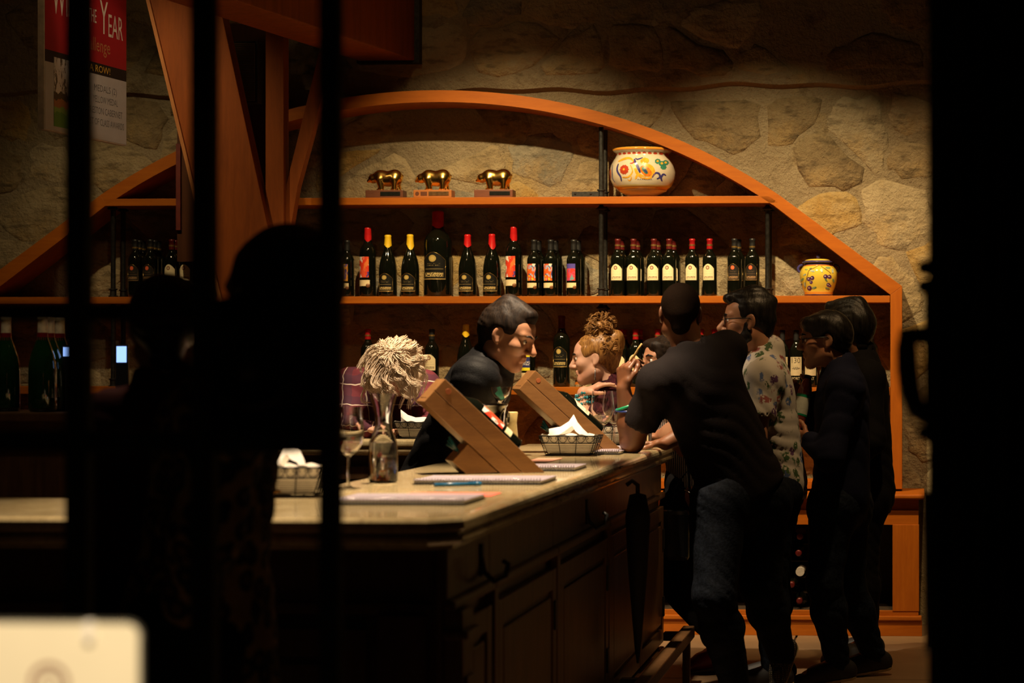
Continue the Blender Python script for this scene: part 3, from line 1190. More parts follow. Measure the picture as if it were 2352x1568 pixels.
S2 = [('black', 311, 'black-labelled wine bottle with orange seal, leftmost on the middle shelf'),
      ('black', 346, 'black-labelled wine bottle with orange seal, second from left on the middle shelf'),
      ('cream', 395, 'cream-labelled wine bottle left of the pair beside the black-labelled bottles'),
      ('cream', 430, 'cream-labelled wine bottle half hidden by the second gate bar'),
      ('art_purple', 797, 'wine bottle with purple and orange art label at the third gate bar'),
      ('mag_red', 845, 'tall red-capped bottle with red abstract label left of the yellow-waxed bottles'),
      ('burg_yellow', 891, 'yellow-waxed burgundy bottle, left of the yellow pair'),
      ('burg_yellow_drip', 942, 'yellow-waxed burgundy bottle next to the giant bottle'),
      ('giant', 1006, 'giant black wine bottle with red wax neck on the middle shelf'),
      ('burg_red', 1074, 'red-waxed burgundy bottle just right of the giant bottle'),
      ('burg_red_drip', 1130, 'red-waxed burgundy bottle, right of the red-waxed pair'),
      ('mag_red_drip', 1180, 'tall bottle with dripping red wax and red abstract label'),
      ('art_mix', 1227, 'bottle with colourful abstract label beside the tall red-labelled bottle'),
      ('art_mix', 1265, 'bottle with colourful abstract label, middle of the three black-capped art bottles'),
      ('art_blue', 1318, 'bottle with blue and red abstract label left of the iron pipes'),
      ('cream', 1419, 'cream-labelled bottle with maroon capsule nearest the iron pipes'),
      ('cream', 1455, 'cream-labelled bottle with maroon capsule, second right of the iron pipes'),
      ('cream', 1502, 'cream-labelled bottle with maroon capsule, third right of the iron pipes'),
      ('cream', 1537, 'cream-labelled bottle with maroon capsule above the shaved head'),
      ('cream_red', 1590, 'cream-labelled bottle with bright red capsule right of the shaved head'),
      ('cream_red', 1630, 'cream-labelled bottle with bright red capsule beside the black-labelled pair'),
      ('black', 1687, 'black-labelled bottle with orange seal above the bearded man'),
      ('black', 1728, 'black-labelled bottle with orange seal nearest the right iron pipe')]
for kind, px, lab in S2:
    Y = YBT + (0.03 if kind == 'giant' else 0.004 if kind.startswith('burg') else -.085 if px < 500 else 0)
    bottle(kind, px, Y, zshelf2(px), lab, 'wine bottles on the middle shelf')
rear = [('black', 320, 1), ('black', 328, 2), ('black', 355, 1), ('black', 364, 2), ('cream', 404, 1), ('cream', 412, 2), ('cream', 439, 1),
        ('art_purple', 779, 1), ('art_mix', 1237, 1), ('art_mix', 1276, 1), ('art_blue', 1328, 1), ('cream', 1428, 1), ('cream', 1464, 1), ('cream', 1511, 1),
        ('cream', 1547, 1), ('black', 1696, 1)]
for i, (kind, px, r) in enumerate(rear):
    desc = {'black': 'black-labelled', 'cream': 'cream-labelled', 'art_mix': 'multicoloured-label', 'art_blue': 'blue and red label', 'art_purple': 'purple-label'}[kind]
    place = 'left end' if px < 500 else 'third gate bar' if px < 900 else 'iron pipes' if px < 1500 else 'right end'
    n_ = {1: 'second', 2: 'third'}[r]
    front = {311: 'leftmost black-labelled bottle', 346: 'second black-labelled bottle', 395: 'first cream-labelled bottle at left', 430: 'cream-labelled bottle at the gate bar'}
    near = {320: 'leftmost bottle', 328: 'leftmost bottle', 355: 'second bottle from left', 364: 'second bottle from left', 404: 'third bottle from left', 412: 'third bottle from left', 439: 'bottle at the second gate bar',
            779: 'purple-labelled bottle', 1237: 'first multicoloured bottle', 1276: 'second multicoloured bottle', 1328: 'blue and red bottle', 1428: 'first bottle right of the pipes',
            1464: 'second bottle right of the pipes', 1511: 'third bottle right of the pipes', 1547: 'fourth bottle right of the pipes', 1696: 'bottle above the bearded man'}[px]
    bottle(kind, px, YBT + 0.082 * r - (.085 if px < 500 else 0), zshelf2(px), '%s wine bottle in the %s row, behind the %s' % (desc, n_, near), 'rear row of bottles on the middle shelf')
S3 = [('cream_red', 845, 'wine bottle with dark red neck behind the blonde woman'),
      ('cream_blackcap', 992, 'cream-labelled bottle between the blonde woman and the man in black jacket'),
      ('burg_yellow', 1070, 'yellow-capped bottle behind the black jacket shoulder'),
      ('yb', 1214, 'bottle with yellow and navy label beneath the barman\'s chin'),
      ('mag_black', 1290, 'large black bottle with gold arched label on the lower shelf'),
      ('cream_red', 1425, 'cream-labelled bottle behind the curly topknot'),
      ('cream_red', 1460, 'cream-labelled bottle with red capsule behind the raised hand'),
      ('cream_red', 1511, 'cream-labelled bottle behind the peeking woman'),
      ('cream_red', 1610, 'red-capped bottle behind the black T-shirt collar, left one'),
      ('cream_red', 1641, 'red-capped bottle behind the black T-shirt, next to the bearded face'),
      ('port130', 1797, 'port bottle numbered 130 beside the patterned shirt'),
      ('port130', 1829, 'port bottle numbered 130 left of the woman in navy'),
      ('port130', 1862, 'port bottle half hidden behind the chin of the woman in navy'),
      ('vintage', 1905, 'black vintage port bottle behind the neck of the woman in navy'),
      ('vintage', 1999, 'black vintage port bottle at the right end of the lower shelf')]
for kind, px, lab in S3:
    bottle(kind, px, YBT + (0.012 if kind == 'mag_black' else 0), zshelf3(px), lab, 'wine bottles on the lower shelf')
for px in (1434, 1470):
    bottle('cream_red', px, YBT + .082, zshelf3(px), 'cream-labelled bottle in the lower shelf\'s rear row, %s' % ('left one' if px < 1450 else 'right one'), 'rear bottles on the lower shelf')
# bottles lying in the cabinet bay, necks towards the room
lay = [(1766, 1378), (1801, 1379), (1836, 1380), (1783, 1343), (1818, 1343), (1764, 1308), (1799, 1308), (1838, 1312), (1763, 1270), (1798, 1268), (1834, 1270),
       (1802, 1231), (1837, 1232)]
TINCAP = M('pale_capsule_end', (0.45, 0.42, 0.40), 0.5, 0, 0.1, 80)
rk = thing('bottle_rack', 'dark wooden rack in the cabinet bay that holds lying bottles', 'rack', (WC(1800, 1300).x, 11.1, ZBAY))
for i, (px, py) in enumerate(lay):
    c = P(px, py, 10.99)
    if i == 7:
        o = thing('round_tin', 'pale round tin end among the lying bottles in the cabinet bay', 'tin', (c.x, 10.97, c.z - 0.038))
        part('tin_body', MB().lathe([(.001, 0), (.022, 0), (.022, .2), (.001, .2)], 24, M=Matrix.Translation((c.x, 10.97, c.z)) @ Matrix.Rotation(-math.pi / 2, 4, 'X')), TINCAP, o, 'auto')
        continue
    o = bottle('cream', px, 10.99, c.z, 'wine bottle lying neck forward in the cabinet bay, %s, %s' % (['bottom row', 'bottom row', 'bottom row', 'second row up', 'second row up', 'third row up', 'third row up', '', 'fourth row up', 'fourth row up', 'fourth row up', 'top row', 'top row'][i], ['left', 'middle', 'right', 'left', 'right', 'left', 'right', '', 'left', 'middle', 'right', 'left', 'right'][i]), 'bottles lying in the cabinet bay')
    o.rotation_euler = (math.pi / 2, 0, 0)
    o.location = (c.x, 11.29, c.z)
for py in (1416, 1398, 1361, 1326, 1289, 1250):
    z = P(1800, py, 11.05).z
    part('rack_board', MB().box((WC(1722, 1300).x, 11.10, max(z - .006, ZBAY)), (WC(1860, 1300).x, 11.34, max(z, ZBAY + .006))), DARKIN, rk)

# ------------------------------------------------------------------ golden bear trophies
GOLDM = M('polished_gold', (0.95, 0.60, 0.16), 0.22, 1.0, 0.05, 40)
bear_me = None
TB = [wood('walnut_base', (0.16, 0.06, 0.03), (0.10, 0.035, 0.018), 6, (1, 8, 8)), wood('cherry_base', (0.48, 0.18, 0.05), (0.36, 0.12, 0.03), 6, (1, 8, 8)),
      wood('mahogany_base', (0.22, 0.08, 0.045), (0.14, 0.05, 0.028), 6, (1, 8, 8))]
PLQ = [M('black_plaque', (0.012, 0.014, 0.012), 0.3, 0.3, 0.2, 60), M('bronze_plaque', (0.20, 0.11, 0.045), 0.35, 0.6, 0.2, 60)]


def bear(root):
    global bear_me
    if bear_me is None:
        S = SDF((-.11, -.06, -.01), (.11, .06, .125), 0.0028)
        S.ell((.012, 0, .060), (.064, .036, .040), .01)
        S.ell((-.026, 0, .076), (.036, .030, .031), .015)
        S.ell((.046, 0, .066), (.042, .037, .044), .015)
        S.cap((-.035, 0, .072), (-.066, 0, .062), .029, .024, .012)
        S.ell((-.070, 0, .062), (.024, .022, .022), .008)
        S.cap((-.078, 0, .057), (-.094, 0, .049), .011, .008, .006)
        for s in (1, -1):
            S.ell((-.058, s * .015, .082), (.006, .004, .007), .004)
            fx = -.006 if s > 0 else .008
            S.cap((-.030, s * .018, .055), (-.028 + fx, s * .019, .008), .021, .014, .01)
            S.ell((-.034 + fx, s * .019, .006), (.016, .009, .007), .005)
            S.cap((.048, s * .018, .055), (.056 - fx, s * .019, .008), .023, .014, .01)
            S.ell((.050 - fx, s * .019, .006), (.015, .009, .007), .005)
        S.ell((.086, 0, .075), (.006, .005, .007), .004)
        bear_me = S.mesh('bear', GOLDM)
    link('bear_figure', bear_me, root, (0, 0, .0405))


for i, (a, b, zb) in enumerate(((843, 931, 454), (953, 1042, 453.5), (1092, 1182, 453))):
    c = P((a + b) / 2, 455, YF + .075)
    wd = (b - a) / 2 / 447
    z0 = P((a + b) / 2, 456.5 - 7 * ((a + b) / 2 - 243) / 1523, YF + .004).z + .0012
    t = thing('bear_trophy', ['golden bear trophy on dark base with black plaque, leftmost of three', 'golden bear trophy on light cherry base with bronze plaque',
                              'golden bear trophy on reddish base, nearest the iron pipes'][i], 'trophy', (c.x, YF + .075, z0), 'golden bear trophies')
    link('wooden_base', MB().box((-wd, -.045, 0), (wd, .045, .040)).mesh('wooden_base', TB[i], bevel=.003), t)
    link('plaque', MB().box((-wd * .2, -.0475, .010), (wd * .86, -.0440, .031)).mesh('plaque', PLQ[1 if i == 1 else 0], bevel=.0006), t)
    if i == 1:
        link('inlay', MB().box((-wd * .62, -.0465, .010), (-wd * .28, -.0440, .030)).mesh('inlay', TB[0]), t)
        link('emblem', MB().lathe([(.001, .0015), (.010, .0015), (.0105, 0)], 14, M=Matrix.Translation((-wd * .8, -.045, .02)) @ Matrix.Rotation(math.pi / 2, 4, 'X')).mesh('emblem', TB[0]), t)
    bear(t)
c = P(530, 640, YF + .08)
t = thing('gold_trophy', 'small dim golden cup trophy with pointed lid beside the timber post', 'trophy', (c.x, YF + .08, zshelf2(530)))
link('cup', MB().lathe([(.001, 0), (.035, 0), (.034, .012), (.012, .02), (.010, .045), (.03, .06), (.036, .1), (.03, .105), (.001, .105)], 20).mesh('cup', GOLDM, None, True), t)
link('lid', MB().lathe([(.032, .105), (.024, .125), (.012, .135), (.006, .15), (.007, .165), (.001, .178)], 20).mesh('lid', GOLDM, None, True), t)


# ------------------------------------------------------------------ majolica pot
def pot_mat(name, bands, rough=0.12):
    m, N, L, B = new_mat(name)
    tc = N.new('ShaderNodeTexCoord').outputs['Object']
    sp = N.new('ShaderNodeSeparateXYZ')
    L.new(tc, sp.inputs[0])
    f, _ = tex_noise(N, L, tc, 16, 4, 0.6)
    zz = math_n(N, L, 'ADD', sp.outputs[2], math_n(N, L, 'MULTIPLY', math_n(N, L, 'SUBTRACT', f, 0.5), 0.004))
    fac = math_n(N, L, 'DIVIDE', zz, 0.30)
    c = ramp(N, L, fac, [(z / 0.30, col) for z, col in bands], 'CONSTANT')
    c = mixc(N, L, math_n(N, L, 'MULTIPLY', f, 0.25), c, (0.35, 0.25, 0.12))
    L.new(c, B.inputs['Base Color'])
    B.inputs['Roughness'].default_value = rough
    B.inputs['Coat Weight'].default_value = 0.6
    B.inputs['Coat Roughness'].default_value = 0.05
    return m


PAINT = {'red': M('paint_red', (0.42, 0.05, 0.02), 0.2, 0, 0.15, 60), 'gold': M('paint_gold', (0.78, 0.38, 0.03), 0.2, 0, 0.2, 50),
         'navy': M('paint_navy', (0.05, 0.045, 0.20), 0.2, 0, 0.2, 60), 'green': M('paint_green', (0.04, 0.20, 0.13), 0.2, 0, 0.2, 60),
         'orange': M('paint_orange', (0.65, 0.18, 0.02), 0.2, 0, 0.2, 60), 'white': M('paint_white', (0.82, 0.78, 0.66), 0.2, 0, 0.1, 60),
         'plum': M('paint_plum', (0.10, 0.035, 0.14), 0.2, 0, 0.3, 50), 'leaf': M('paint_leaf', (0.22, 0.34, 0.16), 0.2, 0, 0.3, 60),
         'stem': M('paint_stem', (0.16, 0.08, 0.03), 0.2, 0, 0.2, 60), 'paleleaf': M('paint_pale_leaf', (0.42, 0.52, 0.42), 0.2, 0, 0.2, 60)}


class Decal:
    """paint on a round pot: flat shapes given in metres across its front, bent round its surface"""

    def __init__(s, prof):
        s.z = [q[1] for q in prof]
        s.r = [q[0] for q in prof]
        s.mb = {}

    def at(s, x, z, lift=0.0007):
        r = float(np.interp(z, s.z, s.r)) + lift
        a = max(-0.999, min(0.999, x / r))
        return (a * r, -r * math.sqrt(1 - a * a), z)

    def blob(s, col, x, z, rx, rz=None, n=18, petals=0, lift=0.0007, ang=0.0):
        rz = rz or rx
        m = s.mb.setdefault(col, MB())
        rings = 4
        v = [s.at(x, z, lift)]
        for k in range(1, rings + 1):
            for i in range(n):
                t = 2 * math.pi * i / n
                w = 1 + (0.10 * math.cos(petals * t) if petals else 0)
                ex, ez = rx * w * math.cos(t) * k / rings, rz * w * math.sin(t) * k / rings
                v.append(s.at(x + ex * math.cos(ang) - ez * math.sin(ang), z + ex * math.sin(ang) + ez * math.cos(ang), lift))
        f = [(0, 1 + i, 1 + (i + 1) % n) for i in range(n)]
        for k in range(rings - 1):
            for i in range(n):
                a, b = 1 + k * n + i, 1 + k * n + (i + 1) % n
                f.append((a, a + n, b + n, b))
        m.add(v, f)

    def stroke(s, col, pts, w, lift=0.0009):
        m = s.mb.setdefault(col, MB())
        P_ = []
        for i in range(len(pts) - 1):
            for k in range(5):
                t = k / 5
                p0, p1, p2, p3 = pts[max(i - 1, 0)], pts[i], pts[i + 1], pts[min(i + 2, len(pts) - 1)]
                P_.append(tuple(0.5 * (2 * p1[j] + (p2[j] - p0[j]) * t + (2 * p0[j] - 5 * p1[j] + 4 * p2[j] - p3[j]) * t * t + (3 * p1[j] - p0[j] - 3 * p2[j] + p3[j]) * t ** 3) for j in (0, 1)))
        P_.append(pts[-1])
        v, f = [], []
        for i, (x, z) in enumerate(P_):
            a, b = P_[max(i - 1, 0)], P_[min(i + 1, len(P_) - 1)]
            dx, dz = b[0] - a[0], b[1] - a[1]
            ln = math.hypot(dx, dz) or 1
            ww = w * (0.35 + 0.65 * math.sin(math.pi * (0.08 + 0.88 * i / (len(P_) - 1))))
            v += [s.at(x - dz / ln * ww, z + dx / ln * ww, lift), s.at(x + dz / ln * ww, z - dx / ln * ww, lift)]
        for i in range(len(P_) - 1):
            f.append((2 * i, 2 * i + 1, 2 * i + 3, 2 * i + 2))
        m.add(v, f)

    def build(s, parent, nm='painted_motif'):
        for col, mb in s.mb.items():
            link(nm, mb.mesh(nm, PAINT[col], None, True), parent)['kind'] = 'stuff'


K1 = 1 / 9.22 / 447


def q1(y):
    return (1385 - y) * K1


prof = [(.083, 0), (.084, q1(1365)), (.078, q1(1350)), (.084, q1(1335)), (.127, q1(1245)), (.131, q1(1215)), (.140, q1(1185)), (.150, q1(1150)), (.166, q1(1000)), (.171, q1(850)),
        (.163, q1(700)), (.151, q1(600)), (.142, q1(545)), (.135, q1(485)), (.140, q1(440)), (.153, q1(408)), (.157, q1(378)), (.150, q1(348))]
wht, org, yel = (0.62, 0.56, 0.44), (0.72, 0.28, 0.02), (0.80, 0.45, 0.05)
POT1 = pot_mat('majolica_glaze', [(0, org), (q1(1352), (0.62, 0.52, 0.34)), (q1(1245), (0.35, 0.10, 0.02)), (q1(1225), org), (q1(1190), (0.66, 0.55, 0.2)),
                                  (q1(1150), wht), (q1(408), org), (q1(360), yel)])
cc = P(1476, 450, YF + .12)
pot = thing('majolica_pot', 'large white majolica pot with orange rim, painted bird and flowers', 'pot', (cc.x, YF + .115, P(1476, 450.8, YF + .004).z + .001))
link('pot_body', MB().lathe([(.001, .001)] + prof + [(.140, q1(352)), (.125, q1(440)), (.001, q1(450))], 48).mesh('pot_body', POT1, None, True), pot)
D = Decal(prof)


def xz(x, y):
    return ((x - 975) * K1, q1(y))


for i in range(-5, 6):
    D.blob('red', i * 110 * K1, q1(478), 42 * K1, 24 * K1, 10)
D.blob('red', *xz(665, 835), 100 * K1, None, 24, 10)
D.blob('gold', *xz(658, 830), 24 * K1, None, 10, 0, .0012)
D.blob('red', *xz(315, 890), 30 * K1, 110 * K1)
for x, y in ((1365, 655), (1445, 700), (1515, 670), (1480, 770)):
    D.blob('green', *xz(x, y), 58 * K1, None, 16, 7)
for x, y in ((1362, 650), (1448, 695), (1515, 668)):
    D.blob('gold', *xz(x, y), 24 * K1, None, 10, 0, .0012)
D.stroke('navy', [xz(525, 700), xz(498, 800), xz(520, 890), xz(580, 980), xz(595, 1075)], 22 * K1)
D.stroke('navy', [xz(372, 700), xz(375, 900), xz(380, 1010), xz(430, 1080)], 10 * K1)
D.stroke('navy', [xz(1260, 1000), xz(1330, 910), xz(1395, 920), xz(1410, 990), xz(1350, 1030)], 20 * K1)
D.stroke('navy', [xz(1450, 1070), xz(1435, 1000), xz(1480, 925), xz(1530, 950)], 20 * K1)
D.stroke('gold', [xz(520, 650), xz(600, 620), xz(700, 590), xz(800, 600), xz(880, 680)], 26 * K1)
D.stroke('gold', [xz(620, 990), xz(720, 1000), xz(800, 960), xz(850, 870), xz(800, 740)], 16 * K1)
D.stroke('gold', [xz(810, 960), xz(820, 1020), xz(780, 1070), xz(740, 1040)], 12 * K1)
D.stroke('gold', [xz(870, 700), xz(900, 800), xz(960, 930), xz(1080, 1000), xz(1200, 1000), xz(1280, 900), xz(1240, 790), xz(1130, 740), xz(1060, 700), xz(1040, 640), xz(1120, 590)], 40 * K1)
D.stroke('gold', [xz(910, 1040), xz(960, 960), xz(1080, 980)], 24 * K1)
D.blob('gold', *xz(1130, 650), 62 * K1, 60 * K1)
D.blob('orange', *xz(1130, 870), 140 * K1, 90 * K1, 18, 0, .0011, -.7)
D.blob('green', *xz(1110, 860), 88 * K1, 40 * K1, 16, 0, .0015, -.9)
D.blob('navy', *xz(1120, 870), 58 * K1, 20 * K1, 14, 0, .0019, -.8)
D.stroke('navy', [xz(885, 610), xz(900, 680), xz(950, 760), xz(990, 850), xz(1010, 910)], 30 * K1, .0013)
D.stroke('navy', [xz(905, 590), xz(940, 620), xz(1000, 605), xz(1060, 580)], 14 * K1, .0013)
D.stroke('red', [xz(790, 705), xz(850, 700), xz(880, 660)], 14 * K1, .0013)
for i in range(7):
    x = 950 + i * 45
    D.stroke('navy', [xz(x, 1060), xz(x + 20, 1040), xz(x + 35, 1065)], 3 * K1)
D.build(pot)

K2 = 1 / 13.07 / 447


def q2(y):
    return (1405 - y) * K2


prof2 = [(.0727, 0), (.074, q2(1370)), (.075, q2(1290)), (.0856, q2(1150)), (.0933, q2(1000)), (.0984, q2(850)), (.0984, q2(700)), (.0907, q2(600)), (.0805, q2(520)), (.0753, q2(490)), (.077, q2(462)), (.077, q2(430))]
yl = (0.78, 0.58, 0.06)
POT2 = pot_mat('yellow_glaze', [(0, (0.05, 0.02, 0.08)), (q2(1360), org), (q2(1300), (0.8, 0.5, 0.08)), (q2(1270), yl), (q2(520), (0.62, 0.2, 0.02)), (q2(475), (0.03, 0.03, 0.16))])
LID = pot_mat('jar_lid_glaze', [(0, (0.03, 0.03, 0.16)), (q2(345), yl)])
cc = P(1880, 677, YF + .11)
jar = thing('lidded_jar', 'yellow ceramic jar with plums, navy lid rim and knob', 'jar', (cc.x, YF + .115, zshelf2(1880)))
link('jar_body', MB().lathe([(.001, .0)] + prof2 + [(.001, q2(430))], 40).mesh('jar_body', POT2, None, True), jar)
lid = link('jar_lid', MB().lathe([(.07, q2(432)), (.085, q2(405)), (.086, q2(380)), (.074, q2(352)), (.068, q2(318)), (.05, q2(292)), (.015, q2(282)), (.001, q2(282))], 40).mesh('jar_lid', LID, None, True), jar)
link('lid_knob', MB().sphere((0, 0, q2(212)), .0128, 14, 10).mesh('lid_knob', PAINT['navy'], None, True), lid)
for s in (-1, 1):
    pts = [(s * (.080 + .026 * math.sin(t)), 0, q2(610) + .021 * math.cos(t) + .004) for t in [math.pi * i / 10 for i in range(11)]]
    link('handle', MB().tube(pts, .0065, 8).mesh('handle', PAINT['navy'], None, True), jar)
D = Decal(prof2)


def xz2(x, y):
    return ((x - 1040) * K2, q2(y))


for x, y, r in ((770, 910, 62), (875, 880, 62), (840, 1005, 50), (785, 1180, 72), (1275, 835, 66), (1390, 840, 60), (1355, 1080, 58), (1400, 1110, 40), (530, 1060, 30)):
    D.blob('plum', *xz2(x, y), r * K2)
    D.blob('white', *xz2(x - 14, y - 8), r * .28 * K2, None, 10, 0, .0013)
for x, y, rx, a, c in ((880, 670, 75, .2, 'paleleaf'), (1165, 650, 70, 1.4, 'paleleaf'), (690, 620, 50, 0, 'leaf'), (640, 775, 55, -.4, 'paleleaf'), (560, 920, 70, -.7, 'leaf'), (645, 1075, 75, 1.4, 'paleleaf'),
                       (930, 1170, 75, -.2, 'leaf'), (1290, 940, 60, .9, 'leaf'), (1340, 570, 80, 0, 'leaf'), (1480, 660, 70, 1.5, 'paleleaf'), (1330, 1190, 70, .3, 'leaf'), (1500, 950, 60, 1.3, 'leaf'), (820, 590, 45, -.3, 'leaf')):
    D.blob(c, *xz2(x, y), rx * K2, rx * .42 * K2, 14, 0, .0009, -a)
D.stroke('stem', [xz2(1060, 500), xz2(920, 580), xz2(780, 650), xz2(730, 790), xz2(680, 960), xz2(640, 1200)], 9 * K2, .0012)
D.stroke('stem', [xz2(1110, 500), xz2(1220, 580), xz2(1340, 660), xz2(1430, 740)], 9 * K2, .0012)
D.build(jar)
c = P(1331, 878, YF + .09)
t = thing('small_jar', 'small glass jar with metal lid on the lower shelf beside the curly-haired woman', 'jar', (c.x, YF + .07, zshelf3(1331)))
link('jar_glass', MB().lathe([(.001, 0), (.02, 0), (.021, .004), (.021, .022), (.018, .026)], 18).mesh('jar_glass', GLASSM, None, True), t)
link('jar_cap', MB().lathe([(.019, .0262), (.0195, .034), (.001, .035)], 18).mesh('jar_cap', STEEL, None, True), t)

# ------------------------------------------------------------------ timber post, braces, beam
YT = 10.78
tf = thing('timber_frame', 'reddish timber post with diagonal braces under a rough roof beam', 'post', (P(636, 600, YT).x, YT, 0))


def TP(px, py, Y=YT):
    return P(px, py, Y)


part('king_post', MB().box((TP(615, 300).x, YT - .04, 0.0), (TP(657, 300).x, YT + .05, TP(636, 40).z)), BEAM_WOOD, tf, bevel=.004)
b0 = [TP(337, 0), TP(505, 0), TP(640, 625), TP(598, 780), TP(530, 780)]
b0 = [TP(331, -25, YT - .1), TP(497, -25, YT - .1), TP(600, 452, YT - .1), TP(632, 600, YT - .1), TP(588, 700, YT - .1), TP(508, 700, YT - .1)]
part('brace', MB().prism(b0, (0, .11, 0)), BEAM_WOOD, tf, bevel=.004)
PALE_EDGE = wood('pale_brace_edge', (0.52, 0.22, 0.075), (0.4, 0.15, 0.05), 2.0, (9, 9, 1), 0.6, 0.0)  # paler wood for the strip along the brace's left side face
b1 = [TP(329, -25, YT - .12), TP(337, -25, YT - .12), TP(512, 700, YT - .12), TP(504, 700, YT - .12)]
part('brace_edge', MB().prism(b1, (0, .02, 0)), PALE_EDGE, tf)
b2 = [TP(733, 118), TP(768, 118), TP(683, 430), TP(655, 600), TP(648, 600), TP(657, 425)]
part('brace', MB().prism(b2, (0, .07, 0)), BEAM_WOOD, tf, bevel=.003)
zbm = 2.955
xf, xn = -2.605, -2.98
bm_ = MB()
n0 = (xn, 9.3)
n1 = (xf, 11.38)
v = []
for (x, y) in (n0, n1):
    for dx, z in ((-.30, zbm), (0, zbm), (0, zbm + .42), (-.30, zbm + .42)):
        v.append((x + dx, y, z))
bm_.add(v, [(0, 1, 2, 3), (7, 6, 5, 4), (0, 4, 5, 1), (1, 5, 6, 2), (2, 6, 7, 3), (3, 7, 4, 0)])
part('roof_beam', bm_, BEAM_WOOD, tf, bevel=.006)
part('beam_hanger', MB().box((xf - .32, 11.30, zbm - .012), (xf + .012, 11.395, zbm + .44)), IRON, tf)
# dark board behind the post and the red pole beside it
part('dark_board', MB().box((TP(407, 500, 11.06).x, 11.06, TP(500, 600, 11.06).z), (TP(612, 300, 11.06).x, 11.10, TP(500, 55, 11.06).z)), wood('dark_board_wood', (0.10, 0.035, 0.015), (0.06, 0.02, 0.008), 2, (9, 9, 1)), tf)
part('red_edge', MB().box((TP(404, 500, 11.04).x, 11.04, TP(404, 528, 11.04).z), (TP(414, 300, 11.04).x, 11.058, TP(404, 330, 11.04).z)), M('dark_red_paint', (0.14, 0.015, 0.008), 0.5), tf)
a, b = TP(529, 236, 10.97), TP(592, 94, 10.97)
sp_ = thing('wall_speaker', 'dark box loudspeaker with ribbed grille beside the timber brace', 'speaker', ((a.x + b.x) / 2, 11.0, a.z))
part('speaker_box', MB().box((a.x, 10.97, a.z), (b.x, 11.058, b.z)), M('speaker_box_black', (0.02, 0.016, 0.012), 0.6), sp_, bevel=.004)
GRL = M('speaker_grille', (0.16, 0.12, 0.07), 0.8)
x0_, x1_ = TP(521, 150, 10.96).x, TP(584, 150, 10.96).x
for i in range(34):
    z = a.z + (b.z - a.z) * (0.03 + 0.94 * i / 34)
    part('grille_rib', MB().box((a.x + .008, 10.962, z), (x1_, 10.972, z + .0055)), GRL, sp_)

# ------------------------------------------------------------------ hanging banner
tl, tr = 9.0, 9.69
pl = Vector((0, 0, H)) + ray(101, 297) * tl
pr_ = Vector((0, 0, H)) + ray(290, 335) * tr
zb_ = (pl.z + pr_.z) / 2
ux = Vector((pr_.x - pl.x, pr_.y - pl.y, 0))
WB = ux.length
ux.normalize()
nb = Vector((ux.y, -ux.x, 0))
bn = thing('hanging_banner', 'red and grey award banner hanging left of the timber post', 'banner', (pl.x, pl.y, zb_))
RED = M('banner_red', (0.42, 0.012, 0.02), 0.5, 0, 0.08, 4)
GREY = M('banner_grey', (0.52, 0.50, 0.48), 0.6, 0, 0.05, 6)
BLK = M('banner_black', (0.012, 0.011, 0.01), 0.5)
EDGE = M('foam_edge', (0.70, 0.60, 0.48), 0.8)


def bpt(u, z, d=0.0):
    return Vector((pl.x, pl.y, 0)) + ux * u + nb * d + Vector((0, 0, z))


def bquad(u0, u1, z0, z1, d0, d1):
    return MB().prism([bpt(u0, z0, d0), bpt(u1, z0, d0), bpt(u1, z1, d0), bpt(u0, z1, d0)], nb * (d1 - d0))


zt_b = zb_ + 0.98
part('foam_board', bquad(0, WB, zb_, zt_b, -.028, 0), EDGE, bn)
part('red_panel', bquad(.006, WB - .003, zb_ + .334, zt_b - .003, 0.0003, .002), RED, bn)
part('black_band', bquad(.006, WB - .003, zb_ + .284, zb_ + .334, 0.0003, .0018), BLK, bn)
part('grey_panel', bquad(.006, WB - .003, zb_ + .004, zb_ + .284, 0.0003, .002), GREY, bn)
# print of a house among trees
m, N, L, B = new_mat('printed_landscape')
tc = N.new('ShaderNodeTexCoord').outputs['Generated']
sp = N.new('ShaderNodeSeparateXYZ')
L.new(tc, sp.inputs[0])
f, _ = tex_noise(N, L, tc, 6, 6, 0.7)
zn = math_n(N, L, 'ADD', sp.outputs[2], math_n(N, L, 'MULTIPLY', math_n(N, L, 'SUBTRACT', f, 0.5), 0.25))
c = ramp(N, L, zn, [(0, (0.10, 0.30, 0.03)), (0.2, (0.22, 0.42, 0.08)), (0.27, (0.40, 0.16, 0.06)), (0.38, (0.06, 0.05, 0.02)), (0.5, (0.75, 0.72, 0.70))], 'CONSTANT')
f2, _ = tex_noise(N, L, tc, 9, 5, 0.7, (1, 1, 0.5))
c = mixc(N, L, math_n(N, L, 'MULTIPLY', math_n(N, L, 'GREATER_THAN', f2, 0.52), math_n(N, L, 'GREATER_THAN', zn, 0.45)), c, (0.10, 0.08, 0.05))
L.new(c, B.inputs['Base Color'])
B.inputs['Roughness'].default_value = 0.5
part('printed_photo', bquad(.075, .34, zb_ + .022, zb_ + .31, 0.002, .0035), m, bn)
CREAMP = M('banner_cream_print', (0.80, 0.74, 0.62), 0.6, 0, 0.03)
GREYP = M('banner_grey_print', (0.20, 0.19, 0.18), 0.6, 0, 0.03)
YELP = M('banner_yellow_print', (0.75, 0.45, 0.05), 0.6, 0, 0.03)
FAINT = M('banner_gold_script', (0.55, 0.22, 0.08), 0.6, 0, 0.03)


def btext(s, u, z, size, width, mat, nm='lettering'):
    v, f = text_verts(s, size, width)
    mb = MB()
    mb.add([bpt(u + x, z + y, 0.003) for x, y, _ in v], f)
    me = mb.mesh(nm, mat, bn.location, False, False)
    link(nm, me, bn)


